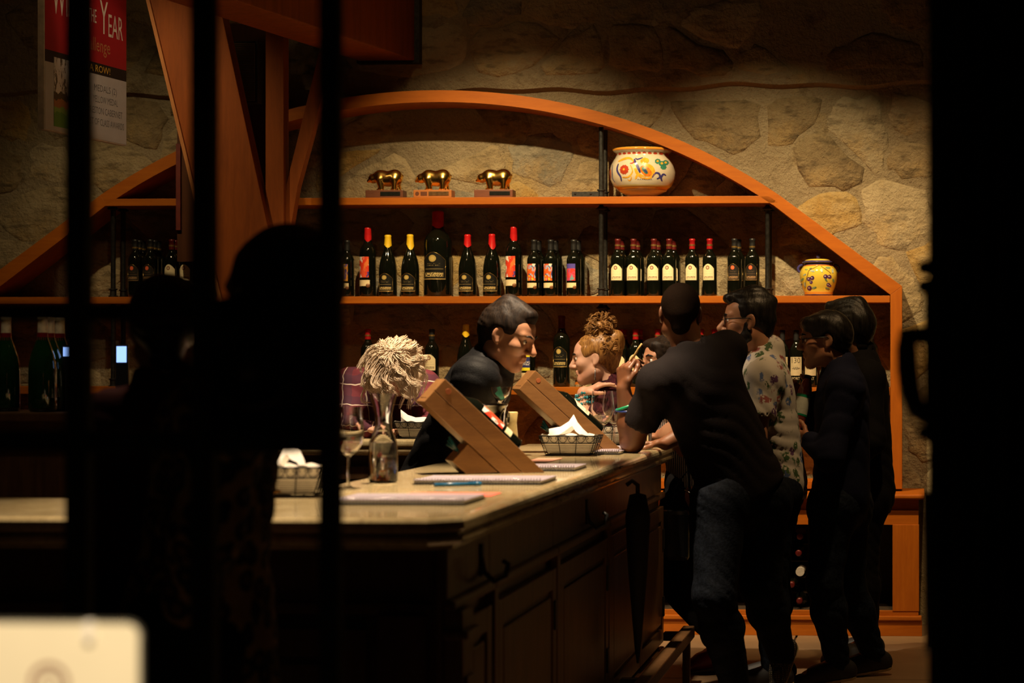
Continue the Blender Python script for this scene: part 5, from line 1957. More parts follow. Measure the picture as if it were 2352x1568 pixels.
# leaning wooden bottle stands
def stand(label, blabel, base, Ls, alpha, psi, kind, wood_m):
    o = thing('bottle_stand', label, 'stand', (base.x, base.y, HC + .001), 'wooden bottle stands on the bar', psi)
    w, t = .125, .098
    ca, sa = math.cos(alpha), math.sin(alpha)
    # local frame: long axis runs up to -X; open side looks up and to +X
    Rm = Matrix(((-ca, 0, sa), (0, 1, 0), (sa, 0, ca))).to_4x4()     # columns: along, width, out
    Rm = Matrix((( -ca, 0.0, sa, 0.0), (0.0, -1.0, 0.0, 0.0), (sa, 0.0, ca, 0.0), (0, 0, 0, 1)))
    # cut the foot level: start the tray a little above so that its lowest corner touches
    off = Matrix.Translation((0, 0, 0.0))
    Mx = off @ Rm

    def bx(nm, lo, hi, mat=wood_m, bev=.003, par=o):
        mb = MB().box(lo, hi, 0, Mx)
        return link(nm, mb.mesh(nm, mat, None, False, True, bev), par)
    lo_s = 0.0
    bx('back_board', (lo_s, -w / 2 + .0145, 0), (Ls, w / 2 - .0145, .016))
    bx('cradle_board', (lo_s, -w / 2 + .0145, t - .056), (Ls - .0145, w / 2 - .0145, t - .044))
    ct_ = ca / sa

    def pl3(al, ou, y):
        return Mx @ Vector((al, y, ou))
    for sg_ in (-1, 1):
        y0, y1 = (w / 2 - .014, w / 2) if sg_ > 0 else (-w / 2, -w / 2 + .014)
        for o0, o1 in ((0.0, t * .5 - .0006), (t * .5 + .0006, t)):
            poly = [pl3(-o0 * ct_, o0, y0), pl3(Ls, o0, y0), pl3(Ls, o1, y0), pl3(-o1 * ct_, o1, y0)]
            link('side_board', MB().prism(poly, Mx.to_3x3() @ Vector((0, y1 - y0, 0))).mesh('side_board', wood_m, None, False, True, .0025), o)
    bx('foot_board', (-.004, -w / 2 + .0145, .0165), (lo_s + .010, w / 2 - .0145, t - .058))
    bx('head_board', (Ls - .014, -w / 2 + .0145, .0165), (Ls, w / 2 - .0145, t))
    # round peg hole plug on the near side
    c = Mx @ Vector((Ls - .035, w / 2, t * .78))
    link('wood_plug', MB().lathe([(.001, .0015), (.009, .0015), (.0095, 0)], 16, M=Matrix.Translation(c) @ Matrix.Rotation(math.pi / 2, 4, 'X')).mesh('wood_plug', M('reddish_plug', (0.36, 0.10, 0.03), 0.5)), o)
    # propping block under the tray, parallel to it, with a pocket for pens
    th_ = .075
    poly = [pl3(.006, -.002, -w / 2 + .004), pl3(Ls * .42, -.002, -w / 2 + .004), pl3(Ls * .42, -th_, -w / 2 + .004), pl3(th_ * ct_, -th_, -w / 2 + .004)]
    poly[0].z = max(poly[0].z, 0)
    link('prop_block', MB().prism(poly, Mx.to_3x3() @ Vector((0, w - .008, 0))).mesh('prop_block', wood_m, bevel=.003), o)
    q0 = pl3(Ls * .42 - .01, -th_ * .5, 0)
    # the bottle lies in the tray, neck up
    b = bottle(kind, 600, base.y, 0, blabel, 'bottles on the leaning stands')
    R2 = Matrix((( 0.0, sa and 0.0, 0.0), (0, 0, 0), (0, 0, 0)))
    along = Vector((-ca, 0, sa))
    outv = Vector((sa, 0, ca))
    wid = Vector((0, -1, 0))
    # bottle local z -> along, label (-Y) -> out
    Bm = Matrix((tuple(wid), tuple(-outv), tuple(along))).transposed()
    if Bm.determinant() < 0:
        Bm = Matrix((tuple(-wid), tuple(-outv), tuple(along))).transposed()
    Rz = Matrix.Rotation(psi, 3, 'Z')
    posl = Mx @ Vector((lo_s + .004, 0, t - .044 + .0385))
    b.location = Vector((base.x, base.y, HC + .001)) + Rz @ posl
    b.rotation_euler = (Rz @ Bm).to_euler()
    # pens in the pocket
    pc = Vector((base.x, base.y, HC + .001)) + Rz @ Vector((q0.x, -.02, q0.z))
    for k in range(3):
        p = thing('teal_pen', 'teal pen stuck in the pocket of the %s' % label.split(' on ')[0], 'pen', tuple(pc + Vector((0, .012 * k, 0))), 'pens in the bottle stands')
        tip = Vector((-.035 - .006 * k, 0, .055 - .012 * k))
        link('pen_barrel', MB().tube([(0, 0, 0), tuple(tip)], .0045, 8).mesh('pen_barrel', M('teal_plastic', (0.01, 0.09, 0.12), 0.3), None, True), p)
    return o


g0 = GZ(1206, 1087)
stand('near wooden bottle stand on the bar holding a red-labelled bottle', 'bottle with red abstract label lying in the near stand', Vector((g0.x - .100, g0.y + .04, 0)), .335, math.radians(43), math.radians(24), 'art_red_b', BOX_WOOD)
g0 = P(1352, 1044, 8.52)
stand('far wooden bottle stand on the bar behind the napkin basket', 'black bottle with cream label lying in the far stand', Vector((g0.x - .02, g0.y, 0)), .37, math.radians(42), math.radians(24), 'cream_blackcap', BOX_WOOD)

# sparkling bottles and tablet on the side stand at the left
SX = P(95, 900, 7.4).x
sd = thing('display_stand', 'dark wooden display stand behind the gate at the far left', 'stand', (SX, 7.4, 0))
part('stand_body', MB().box((SX - .75, 7.26, 0), (SX + .55, 7.62, 1.17)), BARDARK, sd)
part('stand_top', MB().box((SX - .78, 7.23, 1.17), (SX + .58, 7.65, 1.203)), BARDARK, sd, bevel=.006)
RSL = M('red_neck_foil', (0.20, 0.008, 0.01), 0.3, 0.3)
for k, (px, yy, lab) in enumerate(((14, 7.40, 'sparkling bottle with cream foil, leftmost on the display stand'), (98, 7.33, 'sparkling bottle with cream foil, left of the middle pair'),
                                   (114, 7.44, 'sparkling bottle with cream foil, right of the middle pair'), (137, 7.54, 'sparkling bottle with cream foil beside the first gate bar'))):
    b = bottle('spark', px, yy, 1.2045, lab, 'sparkling bottles on the display stand', name='sparkling_bottle')
    link('red_neck_sleeve', MB().lathe([(.0240, .232), (.0185, .254), (.0178, .270)], 18).mesh('red_neck_sleeve', RSL, None, True), b)
SCR = M('lit_screen', (0.05, 0.1, 0.3), 0.2, 0, 0.05, 5, 0, 0, (1, 1, 1), None, 2, ((0.30, 0.50, 1.0), 1.6))
for px0, px1, py0, py1, lab in ((268, 290, 795, 832, 'lit blue tablet screen beside the ear of the person at left'), (145, 158, 797, 818, 'small lit blue phone screen beside the sparkling bottles')):
    a, b = P(px0, py1, 7.45), P(px1, py0, 7.45)
    o = thing('tablet', lab, 'tablet', ((a.x + b.x) / 2, 7.45, 1.2045))
    part('tablet_case', MB().box((a.x - .006, 7.452, 1.2045), (b.x + .006, 7.464, b.z + .006)), COIL, o, bevel=.002)
    part('screen', MB().box((a.x, 7.448, a.z), (b.x, 7.4515, b.z)), SCR, o)

# ------------------------------------------------------------------ iron gate in the foreground
YG = 2.84


def PG(px, py, Y=YG):
    return P(px, py, Y)


gate = thing('iron_gate', 'black iron bar gate in the foreground at left', 'gate', (PG(470, 800).x, YG, 0))
for px, hw in ((182, 26), (470, 27), (760, 24), (-106, 26)):
    c = PG(px, 800)
    r = hw / 2 / FPX * YG * 1.04
    r = hw / FPX * YG
    part('gate_bar', MB().box((c.x - r, YG - r, 0.01), (c.x + r, YG + r, 2.75)), GATE_IRON, gate, bevel=.003)
xa, xb = PG(-140, 800).x, PG(760, 800).x
for y0, y1 in ((698, 737), (988, 1038)):
    z1, z0 = PG(400, y0).z, PG(400, y1).z
    part('gate_rail', MB().box((xa, YG - .011, z0), (xb, YG + .011, z1)), GATE_IRON, gate, bevel=.002)
for z0, z1 in ((0.10, 0.14), (2.68, 2.72)):
    part('gate_rail', MB().box((xa, YG - .012, z0), (xb, YG + .012, z1)), GATE_IRON, gate, bevel=.002)
lp = [PG(448, 690), PG(545, 676), PG(610, 628), PG(672, 575), PG(748, 532), PG(782, 528), PG(782, 1036), PG(448, 1036)]
part('lock_plate', MB().prism([q + Vector((0, .012, 0)) for q in lp], (0, .006, 0)), GATE_IRON, gate, bevel=.002)
c = PG(600, 830)
lb = part('lock_case', MB().box((PG(505, 0).x, YG - .02, PG(0, 930).z), (PG(715, 0).x, YG + .0115, PG(0, 745).z)), GATE_IRON, gate, bevel=.006)
part('lock_ring', MB().tube([(PG(590, 0).x + .055 * math.cos(t), YG - .024, PG(0, 835).z + .055 * math.sin(t)) for t in [i * math.pi / 16 for i in range(32)]], .006, 8, True), GATE_IRON, gate, True)
part('lock_knob', MB().lathe([(.001, .035), (.018, .034), (.022, .026), (.018, .012), (.009, .008), (.009, 0), (.001, 0)], 20, M=Matrix.Translation((PG(590, 0).x, YG - .019, PG(0, 835).z)) @ Matrix.Rotation(math.pi / 2, 4, 'X')), GATE_IRON, gate, True)

# folding gate pushed together at the right
fg = thing('folding_gate', 'black folding lattice gate pushed together at the right', 'gate', (PG(2240, 800).x, YG, 0))
px = 2147
k = 0
while px < 2520:
    c = PG(px, 800)
    yo = 0.0 if k % 2 == 0 else .03
    part('gate_channel', MB().box((c.x - .0085, YG + yo - .008, 0.012), (c.x + .0085, YG + yo + .012, 2.75)), GATE_IRON, fg, bevel=.002)
    px += 26
    k += 1
for y in (710, 1005, 1290, 420, 130):
    for i in range(12):
        px = 2160 + i * 30
        a, b = PG(px, y - 42), PG(px + 16, y + 42)
        part('lattice_link', MB().prism([(a.x - .005, YG + .013, a.z), (a.x + .005, YG + .013, a.z), (b.x + .005, YG + .013, b.z), (b.x - .005, YG + .013, b.z)], (0, .005, 0)), GATE_IRON, fg)
pts = [PG(2165, 772), PG(2110, 770), PG(2086, 772), PG(2082, 800), PG(2084, 850), PG(2092, 900), PG(2106, 945), PG(2120, 956), PG(2150, 950)]
part('pull_handle', MB().tube([p + Vector((0, -.012, 0)) for p in pts], [.011, .012, .0145, .014, .0145, .014, .012, .010, .009], 10), GATE_IRON, fg, True)
part('lock_post', MB().box((PG(2122, 0).x, YG - .010, PG(0, 1010).z), (PG(2152, 0).x, YG + .004, PG(0, 655).z)), M('brown_iron', (0.03, 0.017, 0.008), 0.6, 0.3), fg, bevel=.003)
for y0, y1 in ((598, 632), (648, 668), (976, 1010)):
    c = PG(2128, (y0 + y1) / 2)
    part('latch_stud', MB().lathe([(.001, 0), (.008, 0), (.0105, .012), (.008, .022), (.001, .024)], 14, M=Matrix.Translation((c.x + .012, YG - .003, c.z)) @ Matrix.Rotation(-math.pi / 2, 4, 'Y')), GATE_IRON, fg, True)
c0, c1 = PG(2128, 1130, 3.2), PG(2134, 1470, 3.2)
part('drop_bolt', MB().tube([c0, c1], .006, 8), GATE_IRON, fg, True)
c = c1
part('bolt_tip', MB().lathe([(.001, 0), (.0065, 0), (.0065, .02), (.001, .021)], 10, (c.x, c.y, c.z - .02)), STEEL, fg, True)

# white sign on a stand, close to the camera
YN = 1.93
a, b = P(-90, 1760, YN), P(318, 1434, YN)
sg = thing('sign_board', 'blurred cream sign with a dark round emblem in the lower left foreground', 'sign', ((a.x + b.x) / 2, YN + .02, 0))
CREAM = M('cream_sign_card', (0.80, 0.76, 0.58), 0.6, 0, 0.03, 8)


def rrect(x0, z0, x1, z1, r, y):
    pts = []
    for cx, cz, a0 in ((x1 - r, z0 + r, -90), (x1 - r, z1 - r, 0), (x0 + r, z1 - r, 90), (x0 + r, z0 + r, 180)):
        for i in range(7):
            t = math.radians(a0 + 15 * i)
            pts.append((cx + r * math.cos(t), y, cz + r * math.sin(t)))
    return pts


part('sign_card', MB().prism(rrect(a.x, a.z, b.x, b.z, .013, YN), (0, .004, 0)), CREAM, sg)
part('clear_cover', MB().prism(rrect(a.x - .003, a.z - .003, b.x + .002, b.z + .003, .014, YN + .0045), (0, .003, 0)), M('dark_backing', (0.05, 0.05, 0.045), 0.4), sg)
c = P(205, 1447, YN)
part('clip', MB().box((c.x - .0035, YN - .004, c.z - .010), (c.x + .0035, YN + .009, c.z + .008)), M('white_clip', (0.85, 0.84, 0.8), 0.3), sg, bevel=.0015)
c = P(113, 1568, YN)
EMB = M('emblem_brown', (0.22, 0.08, 0.06), 0.6)
for r_, w_ in ((.0165, .0035), (.0085, .002)):
    mb = MB()
    n = 32
    v = []
    for i in range(n):
        t = 2 * math.pi * i / n
        for rr in (r_ - w_ / 2, r_ + w_ / 2):
            v.append((c.x + rr * math.cos(t), YN - .0006, c.z + rr * math.sin(t)))
    mb.add(v, [(2 * i, 2 * i + 1, 2 * ((i + 1) % n) + 1, 2 * ((i + 1) % n)) for i in range(n)])
    part('emblem_ring', mb, EMB, sg)
part('stand_pole', MB().tube([((a.x + b.x) / 2, YN + .02, 0.02), ((a.x + b.x) / 2, YN + .02, b.z - .05)], .011, 12), IRON, sg, True)
part('stand_foot', MB().lathe([(.001, 0), (.16, 0), (.16, .008), (.02, .02), (.001, .02)], 32, ((a.x + b.x) / 2, YN + .02, 0.0005)), IRON, sg, True)

# ------------------------------------------------------------------ people
def skin_mat(name, col, red=0.12):
    m, N, L, B = new_mat(name)
    tc = N.new('ShaderNodeTexCoord').outputs['Object']
    f, _ = tex_noise(N, L, tc, 9, 3, 0.5)
    g, _ = tex_noise(N, L, tc, 120, 2, 0.5)
    c1 = tuple(min(1, x) for x in (col[0] * 1.08, col[1] * 0.92, col[2] * 0.88))
    L.new(ramp(N, L, f, [(0.35, col), (0.7, c1)]), B.inputs['Base Color'])
    B.inputs['Roughness'].default_value = 0.45
    B.inputs['Subsurface Weight'].default_value = 0.08
    B.inputs['Subsurface Radius'].default_value = (0.012, 0.004, 0.002)
    bump(N, L, B, g, 0.05, 0.001)
    return m


def hair_mat(name, a, b, rough=0.4, stretch=(60, 60, 6), scale=1.6, spec=0.3):
    m, N, L, B = new_mat(name)
    tc = N.new('ShaderNodeTexCoord').outputs['Object']
    f, _ = tex_noise(N, L, tc, scale, 4, 0.7, stretch)
    L.new(ramp(N, L, f, [(0.35, b), (0.65, a)]), B.inputs['Base Color'])
    B.inputs['Roughness'].default_value = rough
    B.inputs['Specular IOR Level'].default_value = spec
    bump(N, L, B, f, 0.5, 0.004)
    return m


def cloth_mat(name, col, var=0.15, scale=250, rough=0.85, bmp=0.15):
    return M(name, col, rough, 0, var, scale, bmp, 0, (1, 1, 1), None, 2, None, 0.12, 0.0)


SK_FAIR = skin_mat('fair_skin', (0.62, 0.36, 0.25))
SK_TAN = skin_mat('tan_skin', (0.50, 0.26, 0.15))
SK_OLIVE = skin_mat('olive_skin', (0.40, 0.20, 0.11))
SK_DARK = skin_mat('dark_skin', (0.165, 0.068, 0.03))
HR_BLACK = hair_mat('black_hair', (0.022, 0.019, 0.016), (0.006, 0.005, 0.004), 0.38)
HR_CROP = hair_mat('cropped_black_hair', (0.017, 0.009, 0.005), (0.010, 0.006, 0.004), 0.9, (1, 1, 1), 220, 0.04)
HR_BROWN = hair_mat('dark_brown_hair', (0.028, 0.016, 0.009), (0.008, 0.005, 0.004), 0.55, (60, 60, 6), 1.6, 0.2)
HR_CURLY = hair_mat('golden_brown_hair', (0.42, 0.21, 0.055), (0.13, 0.055, 0.016), 0.35)
HR_BLOND = hair_mat('blonde_hair', (0.90, 0.76, 0.60), (0.70, 0.53, 0.37), 0.38)
EYEW = M('eye_white', (0.75, 0.70, 0.64), 0.2)
IRIS = M('dark_iris', (0.02, 0.011, 0.006), 0.15)
LIPS = M('lips', (0.42, 0.14, 0.10), 0.4)


def frame(fwd, up=(0, 0, 1), roll=0.0):
    """head axes: columns = right, forward, up"""
    f = Vector(fwd).normalized()
    u = Vector(up)
    u = (u - f * u.dot(f)).normalized()
    r = f.cross(u).normalized()
    if roll:
        q = Matrix.Rotation(roll, 3, f)
        u, r = q @ u, q @ r
    return Matrix((r, f, u)).transposed()


class Head:
    def __init__(s, c, fwd, up=(0, 0, 1), scale=0.93):
        s.c = Vector(c)
        s.R = frame(fwd, up)
        s.k = scale

    def w(s, x, y, z):
        return s.c + s.R @ (Vector((x, y, z)) * s.k)

    def ell(s, S, c, r, k=.015, mode='add', rot=None):
        R = s.R if rot is None else s.R @ rot
        S.ell(s.w(*c), [q * s.k for q in r], k, [list(row) for row in R], mode)

    def cap(s, S, a, b, ra, rb=None, k=.012, mode='add'):
        S.cap(s.w(*a), s.w(*b), ra * s.k, (rb if rb is not None else ra) * s.k, k, None, 1, mode)


def build_head(S, h, nose=1.0, jaw=1.0, fem=False):
    h.ell(S, (0, -.018, .038), (.076, .098, .086), .02)
    h.ell(S, (0, .030, -.028), (.062, .066, .088), .035)
    h.ell(S, (0, .045, .045), (.058, .052, .055), .03)           # forehead
    for s in (-1, 1):
        h.cap(S, (s * .050 * jaw, .000, -.062), (s * .016, .068, -.098), .024, .019, .03)
        h.ell(S, (s * .043, .062, -.018), (.027, .030, .024), .022)  # cheek bone
        h.cap(S, (s * .046, .078, .032), (s * .010, .097, .026), .0115 if not fem else .008, .010, .014)  # brow
    h.ell(S, (0, .074, -.104), (.024, .020, .019), .02)         # chin
    for s in (-1, 1):
        h.ell(S, (s * .033, .105, .009), (.019, .020, .0125), .010, 'sub')   # eye socket
        h.ell(S, (s * .033, .0795, .0095), (.0150, .0135, .0128), .003)       # eyelid
    h.cap(S, (0, .094, .020), (0, .113 + .010 * nose, -.026), .0085, .0105 + .003 * nose, .012)
    for s in (-1, 1):
        h.ell(S, (s * .0115, .106, -.032), (.0095, .012, .0085), .007)
    h.cap(S, (-.017, .093, -.0575), (.017, .093, -.0575), .0070, None, .006)
    h.cap(S, (-.005, .0995, -.055), (.005, .0995, -.055), .0055, None, .006)
    h.cap(S, (-.014, .093, -.0685), (.014, .093, -.0685), .0078, None, .006)
    h.ell(S, (0, .104, -.0628), (.020, .008, .0016), .003, 'sub')
    for s in (-1, 1):                                            # ears
        rot = Matrix.Rotation(s * .35, 3, 'Z')
        h.ell(S, (s * .079, -.012, .002), (.0085, .021, .033), .006, 'add', rot)
        h.ell(S, (s * .0885, -.006, .006), (.0065, .011, .019), .004, 'sub', rot)
        h.ell(S, (s * .079, -.004, -.026), (.007, .009, .010), .006)


def hand(S, wrist, fdir, pnorm, size=1.0, curl=(.35, .45, .35), spread=.06, thumb=None, left=True, k=.006):
    """wrist point, direction of the fingers, palm normal; returns finger tips"""
    f = Vector(fdir).normalized()
    n = Vector(pnorm)
    n = (n - f * n.dot(f)).normalized()
    side = f.cross(n).normalized()               # towards the thumb
    if left:
        side = -side
    w = Vector(wrist)
    z = size
    kn = w + f * .085 * z
    for i, o in enumerate((-.030, -.010, .010, .029)):
        S.cap(w + f * .012 * z + side * o * .6 * z, kn + side * o * z - f * (.006 * abs(i - 1.6)) * z, .0135 * z, .0115 * z, .012, n, .85)
    tips = []
    lens = ((.034, .022, .018), (.042, .026, .020), (.046, .029, .021), (.041, .026, .020))
    for i, o in enumerate((-.030, -.010, .010, .029)):
        p = kn + side * o * z - f * (.006 * abs(i - 1.6)) * z
        d = (f + side * (o / .03) * spread).normalized()
        ang = 0.0
        for s, ln in enumerate(lens[i]):
            ang += curl[s] if not isinstance(curl[0], (tuple, list)) else curl[i][s]
            dd = d * math.cos(ang) + n * math.sin(ang)
            q = p + dd * ln * z
            S.cap(p, q, (.0092 - .0010 * s) * z, (.0086 - .0011 * s) * z, k)
            p = q
        tips.append(p)
    tb = w + f * .030 * z + side * .026 * z
    t1, t2, t3 = thumb if thumb else ((.62, .70, .30), (.82, .50, .30), (.90, .25, .30))
    p = tb
    S.cap(w + f * .02 * z + side * .012 * z, tb, .016 * z, .0145 * z, .012)
    for (a, b, c), ln, r in ((t1, .040, .0115), (t2, .030, .0100), (t3, .022, .0090)):
        q = p + (f * a + side * b + n * c).normalized() * ln * z
        S.cap(p, q, r * z, r * .93 * z, k)
        p = q
    tips.append(p)
    return tips


class Person:
    """joints in world space: neck, sl, sr, el, er, wl, wr, pel, hl, hr, kl, kr, al, ar, tl, tr"""

    def __init__(s, label, J, head, skin, group=None, name='person'):
        s.J = {k: Vector(v) for k, v in J.items()}
        s.h = head
        s.skin = skin
        zmin = min(v.z for v in s.J.values())
        s.root = thing(name, label, 'person', (s.J['pel'].x, s.J['pel'].y, 0), group)
        C = (s.J['sl'] + s.J['sr']) / 2
        s.C = C
        spine = (C - s.J['pel']).normalized()
        s.fw = (s.J['sl'] - s.J['sr']).cross(spine).normalized()   # chest looks this way
        s.fw = -s.fw if False else s.fw
        s.spine = spine

    def bounds(s, pad=.16):
        pts = list(s.J.values()) + [s.h.c]
        lo = [min(p[i] for p in pts) - pad for i in range(3)]
        hi = [max(p[i] for p in pts) + pad for i in range(3)]
        return lo, hi

    def torso(s, S, g=0.0, k=.05, wid=1.0):
        J = s.J
        C, pel = s.C, J['pel']
        n = s.fw
        S.cap(J['sl'], J['sr'], .062 * wid + g, None, k)
        hw = (J['sl'] - J['sr']).length / 2
        a = C - s.spine * .10
        b = C * .45 + pel * .55
        ax = (J['sl'] - J['sr']).normalized()
        r0, r1, r2 = hw * .98, hw * .82 * wid, hw * .92 * wid
        S.cap(a, b, r0 * .98 + g, r1 + g, k, n, .66)
        S.cap(b, pel, r1 + g, r2 + g, k, n, .72)
        S.cap(C - s.spine * .03, J['neck'], .075 + g, .056 + g, k)

    def arm(s, S, side, g=0.0, f0=0.0, f1=1.0, lower=True, k=.03):
        J = s.J
        sh, el, wr = J['s' + side], J['e' + side], J['w' + side]
        S.cap(sh, sh.lerp(el, 1.0), .052 + g, .043 + g, k)
        if lower:
            S.cap(el, el.lerp(wr, .35), .043 + g, .042 + g, k)
            S.cap(el.lerp(wr, .35), wr, .042 + g, .028 + g, k)

    def leg(s, S, side, g=0.0, k=.03, low=1.0, r=1.0):
        J = s.J
        hp, kn, an = J['h' + side], J['k' + side], J['a' + side]
        S.cap(hp, kn, (.092 + g) * r, (.062 + g) * r, k)
        S.cap(kn, kn.lerp(an, .35), (.060 + g) * r, (.062 + g) * r, k)
        S.cap(kn.lerp(an, .35), an, (.062 + g) * r, (.040 + g) * r, k)

    def foot(s, S, side, g=0.0):
        J = s.J
        a, t = J['a' + side], J['t' + side]
        S.cap(a, a.lerp(t, .35) , .038 + g, .036 + g, .03)
        S.cap(a.lerp(t, .2), t, .036 + g, .030 + g, .02)

    def body(s, arms=('l', 'r'), hands={}, legs=True, res=.0042, headkw={}, coarse=.014, neck_r=.052):
        lo, hi = s.bounds()
        hc = s.h.c
        fines = [((hc.x - .13, hc.y - .14, hc.z - .15), (hc.x + .13, hc.y + .14, hc.z + .14), res)]
        for sd, kw in hands.items():
            w = s.J['w' + sd]
            fines.append(((w.x - .12, w.y - .11, w.z - .11), (w.x + .12, w.y + .11, w.z + .15), res))
        S = SDF(lo, hi, coarse, fines)
        s.torso(S, -.014)
        if legs:
            for sd in 'lr':
                S.cap(s.J['pel'], s.J['h' + sd], .08, .08, .03)
                s.leg(S, sd, -.008)
                s.foot(S, sd, -.006)
        for sd in arms:
            s.arm(S, sd)
        S.cap(s.J['neck'], s.h.w(0, -.022, -.05), neck_r + .006, neck_r, .03)
        build_head(S, s.h, **headkw)
        s.tips = {}
        for sd, kw in hands.items():
            s.tips[sd] = hand(S, s.J['w' + sd], left=(sd == 'l'), **kw)
        o = sdf_part('body', S, s.skin, s.root)
        return o

    def face(s, sides=(-1, 1), brow=HR_BLACK, iris=True):
        h = s.h
        for sd in sides:
            mb = MB().sphere((0, 0, 0), .0118 * h.k, 14, 10)
            c = h.w(sd * .033, .0845, .0095) - s.root.location
            e = link('eye', mb.mesh('eye', EYEW, None, True), s.root, c)
            mb = MB().sphere((0, 0, 0), .0062 * h.k, 10, 8)
            link('iris', mb.mesh('iris', IRIS, None, True), e, h.R @ Vector((0, .0068, 0)) * h.k)
            pts = [h.w(sd * x, y, z) for x, y, z in ((.014, .1065, .030), (.030, .1035, .036), (.050, .085, .031))]
            part('eyebrow', MB().tube(pts, [.0035, .0045, .002], 6), brow, s.root, True)

    def cloth(s, name, mat, fn, cuts=(), ripple=.0035, res=.011, freq=20, seed=0.0, lo=None, hi=None, label=None, fines=()):
        l, h = s.bounds(.22)
        S = SDF(lo or l, hi or h, res, fines)
        fn(S)
        if ripple:
            S.ripple(ripple, freq, seed)
        for p, n in cuts:
            S.cut(p, n)
        return sdf_part(name, S, mat, s.root, label)

    def hairpart(s, mat, fn, pad=.2, res=.006, ripple=.003, freq=70, cuts=(), name='hair', seed=0.0):
        c = s.h.c
        S = SDF((c.x - pad, c.y - pad, c.z - pad), (c.x + pad, c.y + pad, c.z + pad), res)
        fn(S)
        if ripple:
            S.ripple(ripple, freq, seed)
        for p, n in cuts:
            S.cut(p, n)
        return sdf_part(name, S, mat, s.root)


def legs_std(J, px, Y, ztop=.93, spread=.09, facing=(1, 0)):
    """plain standing legs below a pelvis"""
    pel = Vector(J['pel'])
    ax = Vector((-facing[1], facing[0], 0))
    fwd = Vector((facing[0], facing[1], 0))
    for sd, s in (('l', 1), ('r', -1)):
        J['h' + sd] = pel + ax * s * spread - Vector((0, 0, .04))
        J['k' + sd] = Vector((pel.x, pel.y, .50)) + ax * s * spread * 1.05 + fwd * .02
        J['a' + sd] = Vector((pel.x, pel.y, .085)) + ax * s * spread * 1.1
        J['t' + sd] = J['a' + sd] + fwd * .15 - Vector((0, 0, .045))
    return J


DENIM = cloth_mat('dark_denim', (0.009, 0.012, 0.019), 0.3, 90, 0.8, 0.2)
BLACKC = cloth_mat('black_cloth', (0.010, 0.009, 0.009))
SHOE = M('dark_shoe', (0.02, 0.018, 0.018), 0.6)
SOLE = M('cream_sole', (0.55, 0.46, 0.26), 0.6)


def trousers(p, mat=DENIM, g=.012, seed=0.0, r=1.0, top=None, name='trousers', hem=.04):
    def fn(S):
        a = p.J['hl'] + Vector((0, 0, .06))
        b = p.J['hr'] + Vector((0, 0, .06))
        S.cap(p.J['hl'], p.J['hr'], .105 + g, None, .05, p.fw, .95)
        S.cap(p.J['pel'], (p.J['pel'] * .8 + p.C * .2), .145 + g, .135 + g, .04, p.fw, .74)
        for sd in 'lr':
            p.leg(S, sd, g, .035, 1.0, r)
    lo = [min(p.J[k][i] for k in ('hl', 'hr', 'kl', 'kr', 'al', 'ar', 'pel')) - .2 for i in range(3)]
    hi = [max(p.J[k][i] for k in ('hl', 'hr', 'kl', 'kr', 'al', 'ar', 'pel')) + .25 for i in range(3)]
    wz = p.J['pel'] + p.spine * .10
    cuts = [(wz, p.spine), (Vector((0, 0, hem)), (0, 0, -1))]
    return p.cloth(name, mat, fn, cuts, .0055, .010, 58, seed, lo, hi)


def shoe(p, sd, mat=SHOE, sole=SOLE, flat=True, soler=True):
    a, t = p.J['a' + sd], p.J['t' + sd]
    d = (t - a)
    down = Vector((0, 0, -1))
    dn = d.normalized()
    side = dn.cross(Vector((0, 0, 1)))
    side = side.normalized() if side.length > .2 else Vector((0, 1, 0))
    un = side.cross(dn).normalized()
    c = (a + t) / 2
    lo = [min(a[i], t[i]) - .14 for i in range(3)]
    hi = [max(a[i], t[i]) + .14 for i in range(3)]
    heel = a - un * .045 - dn * .035
    toe = t - un * .012 + dn * .03
    if heel.z < .035 and flat:
        heel.z = .036
        toe.z = .034
    S = SDF(lo, hi, .006)
    S.cap(heel, toe, .036, .032, .02)
    S.cap(heel + un * .02, a + un * .0, .036, .046, .02)
    S.cap(a - un * .01, a.lerp(t, .75) - un * .004, .044, .038, .02)
    su = (toe - heel).normalized()
    nn = side.cross(su).normalized()
    if nn.dot(un) < 0:
        nn = -nn
    S.cut(heel - nn * .018, -nn)
    o = sdf_part('shoe', S, mat, p.root)
    S = SDF(lo, hi, .006)
    S.cap(heel, toe, .040, .037, .01)
    S.cut(heel - nn * .018, nn)
    S.cut(heel - nn * .034, -nn)
    link('shoe_sole', S.mesh('shoe_sole', sole, tuple(p.root.location)), o)
    return o


